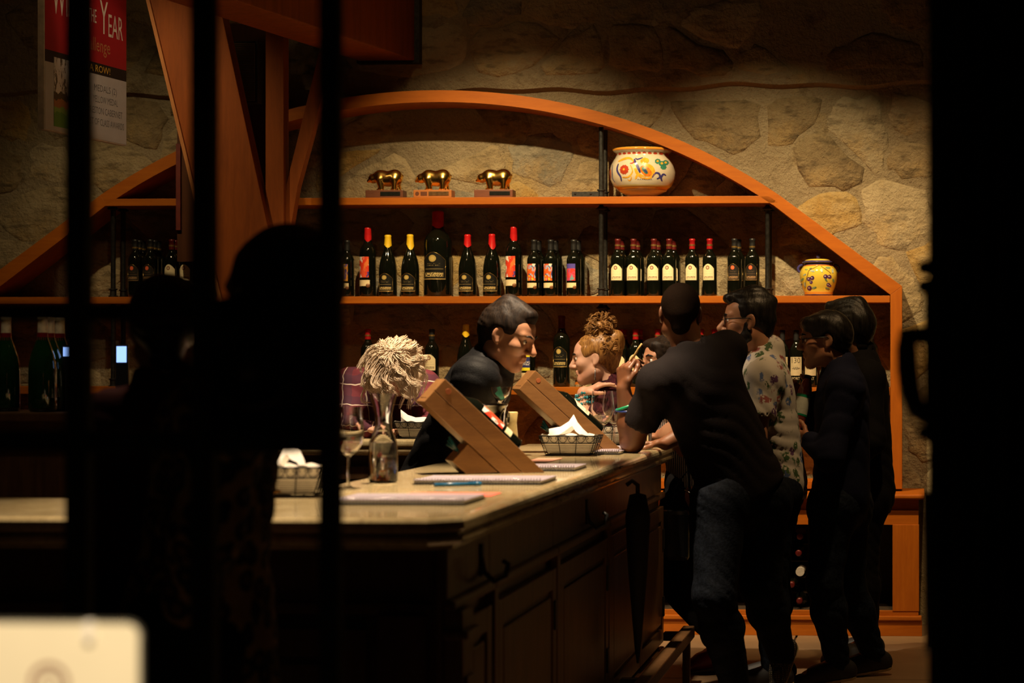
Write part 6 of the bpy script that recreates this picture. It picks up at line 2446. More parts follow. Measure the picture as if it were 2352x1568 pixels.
def tshirt(p, mat, name='shirt', g=.014, sleeve=.62, hem=None, long_=False, seed=0.0, neck=None, ripple=.0058, freq=44, k=.045, wid=1.0, cuts=(), extra=None, collar_r=.062, res=.011):
    def fn(S):
        p.torso(S, g, k, wid)
        for sd in 'lr':
            sh, el, wr = p.J['s' + sd], p.J['e' + sd], p.J['w' + sd]
            if long_:
                S.cap(sh, el, .060 + g * .6, .050 + g * .6, .04)
                e = el.lerp(wr, .94)
                S.cap(el, e, .050 + g * .6, .034 + g * .6, .03)
            else:
                e = sh.lerp(el, sleeve)
                S.cap(sh, e, .062 + g * .6, .060 + g * .6, .04)
        if extra:
            extra(S)
        # neck opening
        nk = p.J['neck']
        top = p.h.w(0, -.02, -.06)
        d = (top - nk).normalized()
        S.cap(nk + d * .012, nk + d * .25, collar_r, collar_r, .01, None, 1, 'sub')
        if not long_:
            for sd in 'lr':
                sh, el = p.J['s' + sd], p.J['e' + sd]
                dd = (el - sh).normalized()
                e = sh.lerp(el, sleeve)
                S.cap(e + dd * .062, e + dd * .20, .085, .085, .004, None, 1, 'sub')
    l = [min(p.J[q][i] for q in ('sl', 'sr', 'el', 'er', 'pel') + (('wl', 'wr') if long_ else ())) - .24 for i in range(3)]
    h = [max(p.J[q][i] for q in ('sl', 'sr', 'el', 'er', 'pel') + (('wl', 'wr') if long_ else ())) + .24 for i in range(3)]
    hp = p.J['pel'] - p.spine * .06 if hem is None else hem
    cc = [(hp, -p.spine)] + list(cuts)
    return p.cloth(name, mat, fn, cc, ripple, res, freq, seed, l, h)


def curl_tubes(mb, n, gen, r, seed, kids=9, spread=.008):
    """locks: each guide curl carries a bundle of thin strands"""
    rr = random.Random(seed)
    for _ in range(n):
        pts, rad = gen(rr)
        L_ = len(pts) - 1
        for k in range(kids):
            o = Vector((rr.gauss(0, 1), rr.gauss(0, 1), rr.gauss(0, 1))) * spread
            o2 = Vector((rr.gauss(0, 1), rr.gauss(0, 1), rr.gauss(0, 1))) * spread * .5
            q = [p + o * (1 - .55 * i / L_) + o2 * math.sin(i * .55 + k) for i, p in enumerate(pts)]
            mb.tube(q, [rad * r * (1.05 - .75 * (i / L_) ** 3) for i in range(L_ + 1)], 4, False, 0, False)




def skullcap(S, h, g=.006, front=.050, low=-.035, nape=-.075, k=.012):
    """hair close to the skull; front = how far forward the hairline runs"""
    h.ell(S, (0, -.020, .040), (.077 + g, .099 + g, .087 + g), .01)
    h.cap(S, (0, -.075, .0), (0, -.070, nape), .050 + g * .5, .040, .02)
    h.ell(S, (0, front + .085, -.035), (.11, .085, .115), .015, 'sub')
    for s in (-1, 1):
        h.ell(S, (s * .085, .020, -.045), (.03, .055, .065), .01, 'sub')
        h.ell(S, (s * .086, -.010, .0), (.022, .026, .036), .006, 'sub')
    h.ell(S, (0, .03, -.11), (.09, .085, .07), .01, 'sub')


def eyeglasses(p, mat, w=.027, hh=.018):
    h = p.h
    mb = MB()
    for s in (-1, 1):
        pts = []
        for i in range(20):
            t = 2 * math.pi * i / 20
            cx, sz = math.cos(t), math.sin(t)
            q = (abs(cx) ** .5 * (1 if cx > 0 else -1), abs(sz) ** .5 * (1 if sz > 0 else -1))
            pts.append(h.w(s * (.034 + w * q[0] * .95), .108 - .004 * abs(q[0]), .008 + hh * q[1]))
        mb.tube(pts, .0022, 6, True)
        mb.tube([h.w(s * .060, .102, .014), h.w(s * .079, .06, .016), h.w(s * .084, -.005, .016), h.w(s * .082, -.025, -.002)], .0022, 6)
    mb.tube([h.w(-.009, .110, .012), h.w(0, .118, .016), h.w(.009, .110, .012)], .0018, 6)
    o = part('eyeglasses', mb, mat, p.root, True)
    lens = MB()
    for s in (-1, 1):
        pts = [h.w(s * (.034 + w * .9 * math.cos(t)), .107, .008 + hh * .92 * math.sin(t)) for t in [i * math.pi / 8 for i in range(16)]]
        lens.prism(pts, h.R @ Vector((0, .001, 0)))
    link('lenses', lens.mesh('lenses', GLASSM, tuple(p.root.location)), o)


FRAMES = M('black_frames', (0.01, 0.01, 0.01), 0.25)

# ---- man in the black T-shirt leaning on the bar
J = dict(neck=P(1582, 800, 8.48), sl=P(1513, 878, 8.36), sr=P(1668, 806, 8.62), pel=P(1704, 1118, 8.62),
         el=Vector(G(1452, 1040, HC)) + Vector((0, 0, .046)), wl=P(1432, 893, 8.40), er=P(1602, 980, 8.90), wr=P(1528, 1018, 8.80),
         hl=P(1655, 1150, 8.52), hr=P(1752, 1150, 8.70), kl=P(1640, 1370, 8.42), kr=P(1747, 1345, 8.72), al=P(1690, 1600, 8.55), ar=P(1794, 1500, 8.93),
         tl=P(1620, 1618, 8.6), tr=P(1782, 1580, 8.90))
J['al'].z, J['tl'].z = .09, .045
J['tr'].z = .075
p1 = Person('man in black T-shirt and dark jeans leaning on the bar with his back turned', J, Head(P(1563, 722, 8.5), (-.12, 1, -.03), (0, 0, 1), .95), SK_DARK)
p1.body(hands={'l': dict(fdir=(.02, .12, 1), pnorm=(.65, .75, .1), curl=((.9, .9, .5), (.95, .9, .5), (.85, .9, .5), (.65, .8, .4)), thumb=((.75, .35, .5), (.9, .0, .45), (.95, -.2, .3))),
               'r': dict(fdir=(-.95, -.1, -.05), pnorm=(0, -.15, -1), curl=(.15, .2, .15))}, headkw=dict(jaw=1.05), neck_r=.058)
p1.hairpart(HR_CROP, lambda S: skullcap(S, p1.h, .004, .045, nape=-.05), ripple=0)
TEE = cloth_mat('faded_black_jersey', (0.016, 0.012, 0.012), 0.15, 260)
tshirt(p1, TEE, 't_shirt', .016, .72, p1.J['pel'] - p1.spine * .035, seed=1.3, wid=1.04, collar_r=.064)
trousers(p1, DENIM, .014, .4, 1.06, name='jeans')
mb = MB()
ring_c = p1.J['pel'] + p1.spine * .095
BELT = M('tan_waistband', (0.30, 0.20, 0.09), 0.7)
shoe(p1, 'l')
SPK, N, L, B = new_mat('speckled_canvas')
tc = N.new('ShaderNodeTexCoord').outputs['Object']
vo = N.new('ShaderNodeTexVoronoi')
vo.inputs['Scale'].default_value = 130
vo.inputs['Randomness'].default_value = 0.15
L.new(tc, vo.inputs['Vector'])
L.new(ramp(N, L, vo.outputs['Distance'], [(0.22, (0.45, 0.36, 0.2)), (0.3, (0.03, 0.025, 0.02))]), B.inputs['Base Color'])
B.inputs['Roughness'].default_value = 0.8
shoe(p1, 'r', SPK, SOLE, False)
# wristband and stick
GREENB = M('green_rubber', (0.01, 0.28, 0.12), 0.35)
BLUEB = M('blue_rubber', (0.02, 0.05, 0.28), 0.35)
e_, w_ = p1.J['el'], p1.J['wl']
ax = (w_ - e_).normalized()


def bracelet(p, t, r, rr, mat, nm, tilt=0.0):
    e_, w_ = p.J['el'], p.J['wl']
    ax = (w_ - e_).normalized()
    c = e_.lerp(w_, t)
    x = ax.orthogonal().normalized()
    y = ax.cross(x)
    pts = [c + x * r * math.cos(a) + y * r * math.sin(a) + ax * tilt * math.cos(a + 1) for a in [i * math.pi / 14 for i in range(28)]]
    return part(nm, MB().tube(pts, rr, 8, True), mat, p.root, True)


bracelet(p1, .66, .039, .0065, GREENB, 'wristband', .008)
bracelet(p1, .60, .041, .005, BLUEB, 'wristband', -.006)
a, b = P(1449, 828, 8.42), P(1474, 789, 8.40)
st_ = thing('bread_stick', 'thin golden breadstick held up by the man in black T-shirt', 'breadstick', tuple(a))
part('stick', MB().tube([a, a.lerp(b, .3) + Vector((.001, 0, 0)), a.lerp(b, .7), b], [.004, .0048, .0046, .004], 8), M('baked_crust', (0.62, 0.40, 0.13), 0.7, 0, 0.2, 60, 0.2), st_, True)

# ---- bearded man in the palm-print shirt
J = dict(neck=P(1752, 812, 9.17), sl=P(1757, 868, 8.98), sr=P(1750, 858, 9.34), pel=P(1782, 1108, 9.17), el=P(1735, 1005, 8.90), wl=P(1655, 1030, 8.92), er=P(1700, 1010, 9.42), wr=P(1640, 1020, 9.3))
legs_std(J, 0, 0, facing=(-1, 0))
p2 = Person('bearded man in glasses and palm-print shirt behind the leaning man', J, Head(P(1718, 739, 9.15), (-.98, -.10, -.02), (.06, 0, 1), .94), SK_OLIVE)
p2.body(hands={}, headkw=dict(nose=1.4), neck_r=.056)


def beard(S):
    h = p2.h
    for s in (-1, 1):
        h.cap(S, (s * .064, .004, -.012), (s * .056, .010, -.060), .016, .022, .015)
        h.cap(S, (s * .056, .008, -.066), (s * .022, .066, -.102), .027, .028, .02)
        h.cap(S, (s * .030, .083, -.045), (0, .104, -.044), .008, .008, .008)
        h.cap(S, (s * .032, .080, -.048), (s * .026, .078, -.085), .012, .016, .012)
    h.ell(S, (0, .074, -.112), (.034, .030, .030), .02)
    h.ell(S, (0, .110, -.063), (.022, .02, .009), .005, 'sub')


p2.hairpart(HR_BLACK, beard, ripple=.0025, freq=160, name='beard')


def hair2(S):
    h = p2.h
    skullcap(S, h, .006, .040, nape=-.055)
    h.cap(S, (.02, .090, .108), (0, -.02, .128), .020, .030, .03)
    h.cap(S, (-.02, .085, .108), (0, -.05, .122), .020, .034, .03)
    h.cap(S, (0, -.03, .118), (0, -.105, .090), .034, .030, .03)


p2.hairpart(HR_BLACK, hair2, ripple=.003, freq=110)
p2.face((-1, 1))
eyeglasses(p2, FRAMES)
m, N, L, B = new_mat('palm_print_cotton')
tc = N.new('ShaderNodeTexCoord').outputs['Object']
nz, nzc = tex_noise(N, L, tc, 26, 3, 0.6)
ad = N.new('ShaderNodeVectorMath')
ad.operation = 'MULTIPLY_ADD'
L.new(nzc, ad.inputs[0])
ad.inputs[1].default_value = (.05, .05, .05)
L.new(tc, ad.inputs[2])
vo = N.new('ShaderNodeTexVoronoi')
vo.inputs['Scale'].default_value = 19
L.new(ad.outputs[0], vo.inputs['Vector'])
vcs = N.new('ShaderNodeSeparateXYZ')
L.new(vo.outputs['Color'], vcs.inputs[0])
hue = ramp(N, L, vcs.outputs[0], [(0, (0.05, 0.10, 0.03)), (0.35, (0.07, 0.14, 0.05)), (0.55, (0.10, 0.16, 0.36)), (0.72, (0.13, 0.05, 0.14)), (0.86, (0.30, 0.08, 0.07))], 'CONSTANT')
mask = ramp(N, L, vo.outputs['Distance'], [(0.36, (1, 1, 1)), (0.48, (0, 0, 0))])
ff, _ = tex_noise(N, L, tc, 70, 2, 0.5)
mk = math_n(N, L, 'MULTIPLY', mask, math_n(N, L, 'GREATER_THAN', ff, 0.43))
L.new(mixc(N, L, mk, (0.62, 0.58, 0.52), hue), B.inputs['Base Color'])
B.inputs['Roughness'].default_value = 0.8


def collar2(S):
    S.cap(p2.J['neck'] + Vector((.03, 0, -.01)), p2.J['neck'] + Vector((.035, 0, .02)), .062, .060, .02)


tshirt(p2, m, 'palm_shirt', .018, .66, p2.J['pel'] - p2.spine * .08, seed=2.1, extra=collar2, collar_r=.058)
trousers(p2, DENIM, .012, 2.0)
shoe(p2, 'l')
shoe(p2, 'r')

# ---- woman in navy holding a bottle
J = dict(neck=P(1928, 838, 9.31), sl=P(1942, 893, 9.13), sr=P(1928, 885, 9.47), pel=P(1932, 1130, 9.3), el=P(1905, 1048, 9.05), wl=P(1862, 1012, 9.16), er=P(1880, 1010, 9.52), wr=P(1863, 917, 9.44),
         hl=P(1915, 1160, 9.22), hr=P(1945, 1160, 9.40), kl=P(1893, 1335, 9.18), kr=P(1948, 1345, 9.44), al=P(1925, 1522, 9.26), ar=P(2008, 1540, 9.55), tl=P(1852, 1545, 9.22), tr=P(1935, 1560, 9.5))
for q in 'lr':
    J['a' + q].z, J['t' + q].z = .085, .042
p3 = Person('woman in navy sweater and jeans holding a juice bottle', J, Head(P(1893, 782, 9.3), (-.97, -.14, -.06), (.05, 0, 1), .92), SK_OLIVE)
bot0, bot1 = P(1829, 986, 9.30), P(1857, 862, 9.34)
p3.body(hands={'l': dict(fdir=(-.75, .55, .15), pnorm=(.55, .75, 0), curl=(.5, .6, .4), size=.92), 'r': dict(fdir=(-.85, -.35, .45), pnorm=(.45, -.85, .1), curl=(.45, .7, .5), size=.92)}, headkw=dict(nose=.6, fem=True), neck_r=.047)


def hair3(S):
    h = p3.h
    skullcap(S, h, .016, .048, nape=-.060)
    h.cap(S, (-.04, .075, .085), (-.06, .02, .09), .03, .03, .03)
    h.cap(S, (.04, .075, .085), (.05, .02, .09), .03, .03, .03)
    h.ell(S, (0, -.065, .03), (.075, .06, .075), .03)


p3.hairpart(HR_BLACK, hair3, ripple=.004, freq=90, seed=2)
p3.face((-1, 1))
eyeglasses(p3, FRAMES, .024, .014)
NAVY = cloth_mat('navy_knit', (0.012, 0.014, 0.034), 0.15, 300)
tshirt(p3, NAVY, 'sweater', .018, .7, p3.J['pel'] - p3.spine * .09, True, 3.3, collar_r=.058)
trousers(p3, cloth_mat('blue_denim', (0.012, 0.018, 0.030), 0.35, 80, 0.8, 0.2), .012, 5.0, .98, name='jeans')
shoe(p3, 'l')
shoe(p3, 'r')
nk = p3.J['neck']
part('necklace', MB().tube([nk + Vector((.056 * math.cos(a), .056 * math.sin(a), .014 + .020 * math.cos(a))) for a in [i * math.pi / 14 for i in range(28)]], .0016, 5, True), GOLD, p3.root, True)
axb = (bot1 - bot0).normalized()
bt = thing('juice_bottle', 'plastic juice bottle with green and white label in the woman\'s hands', 'bottle', tuple(bot0))
q = axb.to_track_quat('Z', 'Y').to_matrix().to_4x4()
q.translation = bot0
Lb = (bot1 - bot0).length
JU = M('pink_juice_plastic', (0.30, 0.07, 0.05), 0.12, 0, 0.15, 20, 0, 0.5)
part('bottle_body', MB().lathe([(.001, 0), (.026, 0), (.030, .006), (.031, .03), (.029, .036), (.031, .042), (.0312, .16), (.029, .18), (.020, Lb - .03), (.0145, Lb - .02), (.0145, Lb - .012), (.001, Lb - .012)], 24, M=q), JU, bt, True)
lb = part('bottle_label', MB().lathe([(.0318, .062), (.0318, .150)], 24, M=q), M('white_label', (0.62, 0.66, 0.58), 0.5), bt, True)
part('green_band', MB().lathe([(.0321, .140), (.0321, .152)], 24, M=q), GREENB, lb, True, off=bt.location)
part('green_band', MB().lathe([(.0321, .060), (.0321, .068)], 24, M=q), GREENB, lb, True, off=bt.location)
part('orange_logo', MB().lathe([(.0322, .112), (.0322, .128)], 6, M=q, a0=-math.pi * .75, a1=-math.pi * .5), M('orange_print', (0.7, 0.15, 0.03), 0.5), lb, False, off=bt.location)
rows = MB()
for i in range(9):
    rows.lathe([(.0322, .130 - i * .007), (.0322, .1275 - i * .007)], 6, M=q, a0=-math.pi * .42, a1=-math.pi * .2)
part('label_print', rows, INK, lb, False, off=bt.location)
part('bottle_cap', MB().lathe([(.0165, Lb - .016), (.0165, Lb), (.001, Lb)], 20, M=q), BLACKC, bt, True)

# ---- person in black behind her
J = dict(neck=P(1975, 815, 9.95), sl=P(1990, 870, 9.78), sr=P(1965, 862, 10.12), pel=P(1990, 1120, 9.98), el=P(2000, 1010, 9.72), wl=P(1950, 1070, 9.7), er=P(1950, 1010, 10.2), wr=P(1925, 1060, 10.1))
legs_std(J, 0, 0, facing=(-1, 0))
p4 = Person('person with thick black hair and black jacket behind the woman in navy', J, Head(P(1945, 758, 9.93), (-.93, .30, -.02), (0, 0, 1), .93), SK_OLIVE)
p4.body(hands={}, headkw=dict(nose=.8), neck_r=.054)


def hair4(S):
    h = p4.h
    skullcap(S, h, .018, .050, nape=-.07)
    h.cap(S, (0, .085, .115), (0, -.06, .125), .030, .040, .04)
    h.ell(S, (0, -.075, .03), (.08, .07, .085), .03)


p4.hairpart(HR_BLACK, hair4, ripple=.004, freq=100, seed=4)
tshirt(p4, BLACKC, 'jacket', .024, .7, p4.J['pel'] - p4.spine * .12, True, 4.3)
trousers(p4, BLACKC, .012, 6.0)
shoe(p4, 'l')
shoe(p4, 'r')

# ---- woman peeking past the leaning man
J = dict(neck=P(1552, 885, 9.43), sl=P(1583, 918, 9.30), sr=P(1528, 912, 9.58), pel=P(1600, 1120, 9.53), el=P(1556, 1000, 9.31), wl=P(1516, 1012, 9.40), er=P(1520, 1000, 9.71), wr=P(1490, 1008, 9.50))
J['el'].z = max(J['el'].z, 1.07)
J['wl'].z = J['wr'].z = 1.055
legs_std(J, 0, 0, facing=(-.9, -.3))
for sd, px in (('l', 1652), ('r', 1672)):
    J['k' + sd] = P(1630, 1360, 9.58 if sd == 'l' else 9.73)
    J['a' + sd] = P(px, 1530, 9.63 if sd == 'l' else 9.8)
    J['a' + sd].z = .085
    J['t' + sd] = J['a' + sd] + Vector((-.11, -.03, -.04))
p5 = Person('dark-haired woman in striped top peeking out beside the leaning man', J, Head(P(1528, 833, 9.41), (-.82, -.52, .02), (.1, 0, 1), .93), SK_TAN)
p5.body(hands={'l': dict(fdir=(-.95, .15, -.1), pnorm=(0, .1, -1), curl=(.2, .3, .2), size=.9), 'r': dict(fdir=(-.95, -.1, -.1), pnorm=(0, -.1, -1), curl=(.2, .3, .2), size=.9)}, headkw=dict(nose=.8, fem=True), neck_r=.046)


def hair5(S):
    h = p5.h
    skullcap(S, h, .011, .072, nape=-.06)
    for s in (-1, 1):
        h.ell(S, (s * .030, .058, .082), (.042, .046, .028), .015)
        h.ell(S, (s * .064, .030, .050), (.020, .050, .050), .015)
    h.ell(S, (0, -.10, .02), (.045, .045, .045), .02)


p5.hairpart(HR_BROWN, hair5, ripple=.003, freq=110)
p5.face((-1, 1))
m, N, L, B = new_mat('striped_jersey')
tc = N.new('ShaderNodeTexCoord').outputs['Object']
wv = N.new('ShaderNodeTexWave')
wv.bands_direction = 'X'
wv.inputs['Scale'].default_value = 34
wv.inputs['Distortion'].default_value = 1.2
L.new(tc, wv.inputs['Vector'])
L.new(ramp(N, L, wv.outputs[0], [(0.45, (0.62, 0.60, 0.56)), (0.55, (0.03, 0.03, 0.04))]), B.inputs['Base Color'])
B.inputs['Roughness'].default_value = 0.85
tshirt(p5, m, 'striped_top', .014, .35, p5.J['pel'] + Vector((0, 0, .02)), seed=5.5)


def skirt(S):
    S.cap(P(1600, 1090, 9.53), P(1590, 1200, 9.53), .135, .15, .05)
    S.cap(P(1590, 1200, 9.53), P(1582, 1420, 9.53), .15, .14, .05)
    S.cap(P(1600, 1380, 9.53), P(1660, 1440, 9.58), .12, .10, .05)


A_, B_ = P(1508, 1345, 9.53), P(1645, 1485, 9.53)
dd = B_ - A_
p5.cloth('long_skirt', BLACKC, skirt, [(A_, (-dd.z * -1, 0, dd.x * -1))], .009, .012, 34, 5.0, [q for q in (A_.x - .3, 9.2, .1)], [A_.x + .6, 10.0, 1.1])
REDS = M('red_leather', (0.30, 0.015, 0.01), 0.3)
for sd in 'lr':
    shoe(p5, sd, REDS, M('tan_sole', (0.4, 0.3, 0.18), 0.6))
hb_ = thing('handbag', 'shiny black handbag with chrome clasp hanging beside the leaning man', 'bag', tuple(P(1560, 1290, 9.36)))
c0 = P(1545, 1200, 9.36)
part('bag_body', MB().box((c0.x - .07, 9.27, c0.z - .16), (c0.x + .08, 9.32, c0.z + .06)), M('patent_leather', (0.008, 0.008, 0.009), 0.12, 0, 0.1, 20, 0, 0.8), hb_, bevel=.02)
part('bag_clasp', MB().tube([P(1572, 1125, 9.32), P(1590, 1135, 9.32), P(1612, 1140, 9.32)], .005, 8), STEEL, hb_, True)
part('bag_strap', MB().tube([P(1540, 1180, 9.36), P(1548, 1120, 9.34), P(1580, 1080, 9.33), P(1590, 1180, 9.36)], .006, 6), BLACKC, hb_, True)

# ---- woman with the curly topknot
J = dict(neck=P(1398, 880, 9.42), sl=P(1408, 925, 9.27), sr=P(1395, 920, 9.58), pel=P(1425, 1130, 9.50), el=P(1338, 985, 9.20), wl=P(1341, 902, 9.24), er=P(1365, 990, 9.62), wr=P(1330, 1000, 9.5))
J['el'].z = HC + .045
legs_std(J, 0, 0, facing=(-1, 0))
p6 = Person('woman with curly blonde-brown topknot and turquoise bracelets, hand at her neck', J, Head(P(1366, 824, 9.4), (-.985, -.06, -.10), (-.05, 0, 1), .85), SK_FAIR)
p6.body(hands={'l': dict(fdir=(.86, -.12, .42), pnorm=(.35, .25, -.9), curl=((.5, .5, .3), (.45, .5, .3), (.3, .4, .3), (.1, .25, .2)), size=.9)}, headkw=dict(nose=.9, fem=True), neck_r=.045)
p6.face((-1, 1), HR_BROWN)


def hair6(S):
    h = p6.h
    skullcap(S, h, .012, .046, nape=-.065)
    h.ell(S, (0, -.060, .045), (.078, .078, .078), .03)
    h.ell(S, (0, -.045, .150), (.058, .066, .052), .02)
    h.ell(S, (0, -.115, .085), (.055, .050, .055), .02)


p6.hairpart(HR_CURLY, hair6, ripple=.006, freq=85, seed=1.1)


def curlgen(h, region, size, loops):
    def gen(rr):
        c, up, rad = region(rr)
        d = Vector((rr.uniform(-1, 1), rr.uniform(-1, 1), rr.uniform(-1, 1))).normalized()
        x = d.orthogonal().normalized()
        y = d.cross(x)
        n = 16
        s0 = rr.uniform(.6, 1.2) * size
        lp = rr.uniform(.5, 1) * loops
        pts = []
        for i in range(n):
            t = i / (n - 1)
            a = 2 * math.pi * lp * t
            q = Vector(c) + (x * math.cos(a) + y * math.sin(a)) * s0 * (1 - .3 * t) + d * s0 * 1.6 * (t - .5) + Vector(up) * t * size
            pts.append(h.w(*q))
        return pts, rr.uniform(.7, 1.3)
    return gen


def reg6(rr):
    if rr.random() < .55:
        a, b = rr.uniform(0, 6.28), rr.uniform(-.9, 1.4)
        return (.058 * math.cos(a) * math.cos(b), -.048 + .068 * math.sin(a) * math.cos(b), .152 + .054 * math.sin(b)), (0, 0, .6), 1
    a, b = rr.uniform(-2.9, -.2), rr.uniform(-.2, 1.2)
    return (.085 * math.cos(a) * math.cos(b), -.03 + .105 * math.sin(a) * math.cos(b), .045 + .085 * math.sin(b)), (0, 0, 0), 1


mb = MB()
curl_tubes(mb, 150, curlgen(p6.h, reg6, .021, 1.2), .0014, 3, 7, .004)
part('curls', mb, HR_CURLY, p6.root, True)['kind'] = 'stuff'
MAROON = cloth_mat('maroon_lace', (0.06, 0.012, 0.018), 0.5, 60)
tshirt(p6, MAROON, 'maroon_top', .014, .55, None, seed=6.1, collar_r=.056)
trousers(p6, BLACKC, .01, 6.6)
shoe(p6, 'l')
shoe(p6, 'r')
TURQ = M('turquoise_bead', (0.03, 0.24, 0.30), 0.15)
SILV = M('silver_bead', (0.5, 0.5, 0.5), 0.2, 0.8)
e_, w_ = p6.J['el'], p6.J['wl']
ax = (w_ - e_).normalized()
x = ax.orthogonal().normalized()
y = ax.cross(x)
for row, (t, r) in enumerate(((.72, .036), (.83, .033), (.93, .033))):
    c = e_.lerp(w_, t)
    mb, mb2 = MB(), MB()
    for i in range(18):
        a = 2 * math.pi * i / 18
        q = c + x * r * math.cos(a) + y * r * math.sin(a) + ax * .006 * math.sin(3 * a + row)
        (mb if (i + row) % 3 else mb2).sphere(q, .0058 + .001 * (i % 2), 8, 6)
    o = part('bead_bracelet', mb, TURQ, p6.root, True)
    o['kind'] = 'stuff'
    o = part('silver_beads', mb2, SILV, p6.root, True)
    o['kind'] = 'stuff'
er_ = p6.h.w(.079 * (1 if p6.h.R.col[0].y < 0 else -1), -.004, -.05)
part('earring', MB().tube([er_, er_ + Vector((0, -.002, -.05))], [.0015, .004], 6), SILV, p6.root, True)

# ---- barman in the black jacket
J = dict(neck=P(1132, 830, 8.2), sl=P(1120, 868, 8.38), sr=P(1092, 874, 8.02), pel=P(985, 1130, 8.42), er=P(1062, 1000, 8.08), wr=P(1035, 1130, 8.22), el=P(1125, 985, 8.62), wl=P(1075, 1110, 8.62))
legs_std(J, 0, 0, facing=(1, 0))
p7 = Person('barman in black jacket with combed dark hair, looking down behind the bar', J, Head(P(1167, 772, 8.15), (.91, -.22, -.36), (.36, -.08, .92), .95), SK_TAN)
p7.body(hands={}, headkw=dict(nose=1.25), neck_r=.058)


def hair7(S):
    h = p7.h
    skullcap(S, h, .010, .034, nape=-.055)
    h.cap(S, (.018, .066, .112), (.01, -.03, .124), .016, .028, .04)
    h.cap(S, (-.018, .066, .112), (-.01, -.05, .118), .016, .030, .04)
    h.ell(S, (0, -.075, .02), (.066, .048, .07), .03)


p7.hairpart(HR_BROWN, hair7, ripple=.003, freq=110, seed=7)
p7.face((-1, 1))
JACK = cloth_mat('black_nylon', (0.012, 0.012, 0.013), 0.2, 200, 0.6)


def collar7(S):
    nk = p7.J['neck']
    d = (p7.h.w(0, -.02, -.06) - nk).normalized()
    S.cap(nk - d * .02, nk + d * .035, .082, .074, .02)


tshirt(p7, JACK, 'jacket', .026, .7, p7.J['pel'] - p7.spine * .06, True, 7.7, extra=collar7, collar_r=.064)
trousers(p7, BLACKC, .01, 7.0)
shoe(p7, 'l')
shoe(p7, 'r')


# ---- blonde woman bending down
J = dict(neck=P(892, 878, 10.33), sl=P(972, 890, 10.42), sr=P(808, 884, 10.42), pel=P(890, 1090, 10.64), el=P(985, 985, 10.22), wl=P(940, 1000, 10.02), er=P(795, 990, 10.24), wr=P(850, 1003, 10.02))
J['wl'].z = J['wr'].z = HC + .04
legs_std(J, 0, 0, facing=(0, -1))
p8 = Person('woman with curly platinum hair and burgundy plaid shirt bending over the bar', J, Head(P(908, 848, 10.17), (.12, -.50, -.86), (.05, -.86, .50), .92), SK_FAIR)
p8.body(hands={'l': dict(fdir=(-.8, -.5, -.1), pnorm=(0, 0, -1), curl=(.2, .3, .2), size=.9), 'r': dict(fdir=(.8, -.5, -.1), pnorm=(0, 0, -1), curl=(.2, .3, .2), size=.9)}, headkw=dict(nose=.8, fem=True), neck_r=.046)


def hair8(S):
    h = p8.h
    skullcap(S, h, .020, .050, nape=-.06)
    h.ell(S, (0, -.04, .04), (.10, .09, .09), .03)
    c = p8.h.c
    S.cap(P(860, 820, 10.14), P(858, 885, 10.14), .05, .035, .03)
    S.cap(P(950, 830, 10.12), P(948, 900, 10.12), .052, .03, .03)
    S.cap(P(918, 860, 10.06), P(935, 905, 10.08), .04, .022, .03)


p8.hairpart(HR_BLOND, hair8, ripple=.007, freq=60, seed=3.3, pad=.26)


HC8 = P(908, 846, 10.13)
N8 = Vector((.10, -.78, .52)).normalized()


def blondcurl(rr):
    """strands start at the crown, lie over the skull and hang in waves"""
    tx = N8.orthogonal().normalized()
    ty = N8.cross(tx)
    ph = rr.uniform(0, 2 * math.pi)
    td = tx * math.cos(ph) + ty * math.sin(ph)
    th = rr.uniform(.6, 1.65)
    R0 = rr.uniform(.118, .150)
    drop = rr.uniform(.01, .09) * (1.2 if td.z < .2 else .5)
    amp, fr, p0 = rr.uniform(.010, .022), rr.uniform(1.3, 2.4), rr.uniform(0, 6.28)
    n = 24
    pts = []
    for i in range(n):
        t = i / (n - 1)
        a = th * t ** .8
        q = HC8 + (N8 * math.cos(a) + td * math.sin(a)) * R0 * (1.0 + .10 * t)
        q.z -= drop * max(0, t - .35) ** 1.4 * 2.0
        w = t ** 1.3 * 1.5
        q += Vector((math.cos(p0 + fr * 6.28 * t), .6 * math.sin(p0 + fr * 6.28 * t), .8 * math.sin(p0 + 1 + fr * 6.28 * t))) * amp * w
        pts.append(q)
    return pts, rr.uniform(.7, 1.5)


mb = MB()
curl_tubes(mb, 110, blondcurl, .0017, 8, 13, .0065)
part('curls', mb, HR_BLOND, p8.root, True)['kind'] = 'stuff'
m, N, L, B = new_mat('burgundy_plaid')
tc = N.new('ShaderNodeTexCoord').outputs['Object']
sp = N.new('ShaderNodeSeparateXYZ')
L.new(tc, sp.inputs[0])
nn, nc = tex_noise(N, L, tc, 9, 2)


def lines(sock, freq, w, ph=0.0):
    u = math_n(N, L, 'ADD', math_n(N, L, 'MULTIPLY', sock, freq), math_n(N, L, 'ADD', math_n(N, L, 'MULTIPLY', nn, .5), ph))
    fr_ = math_n(N, L, 'FRACT', u)
    return math_n(N, L, 'LESS_THAN', fr_, w)


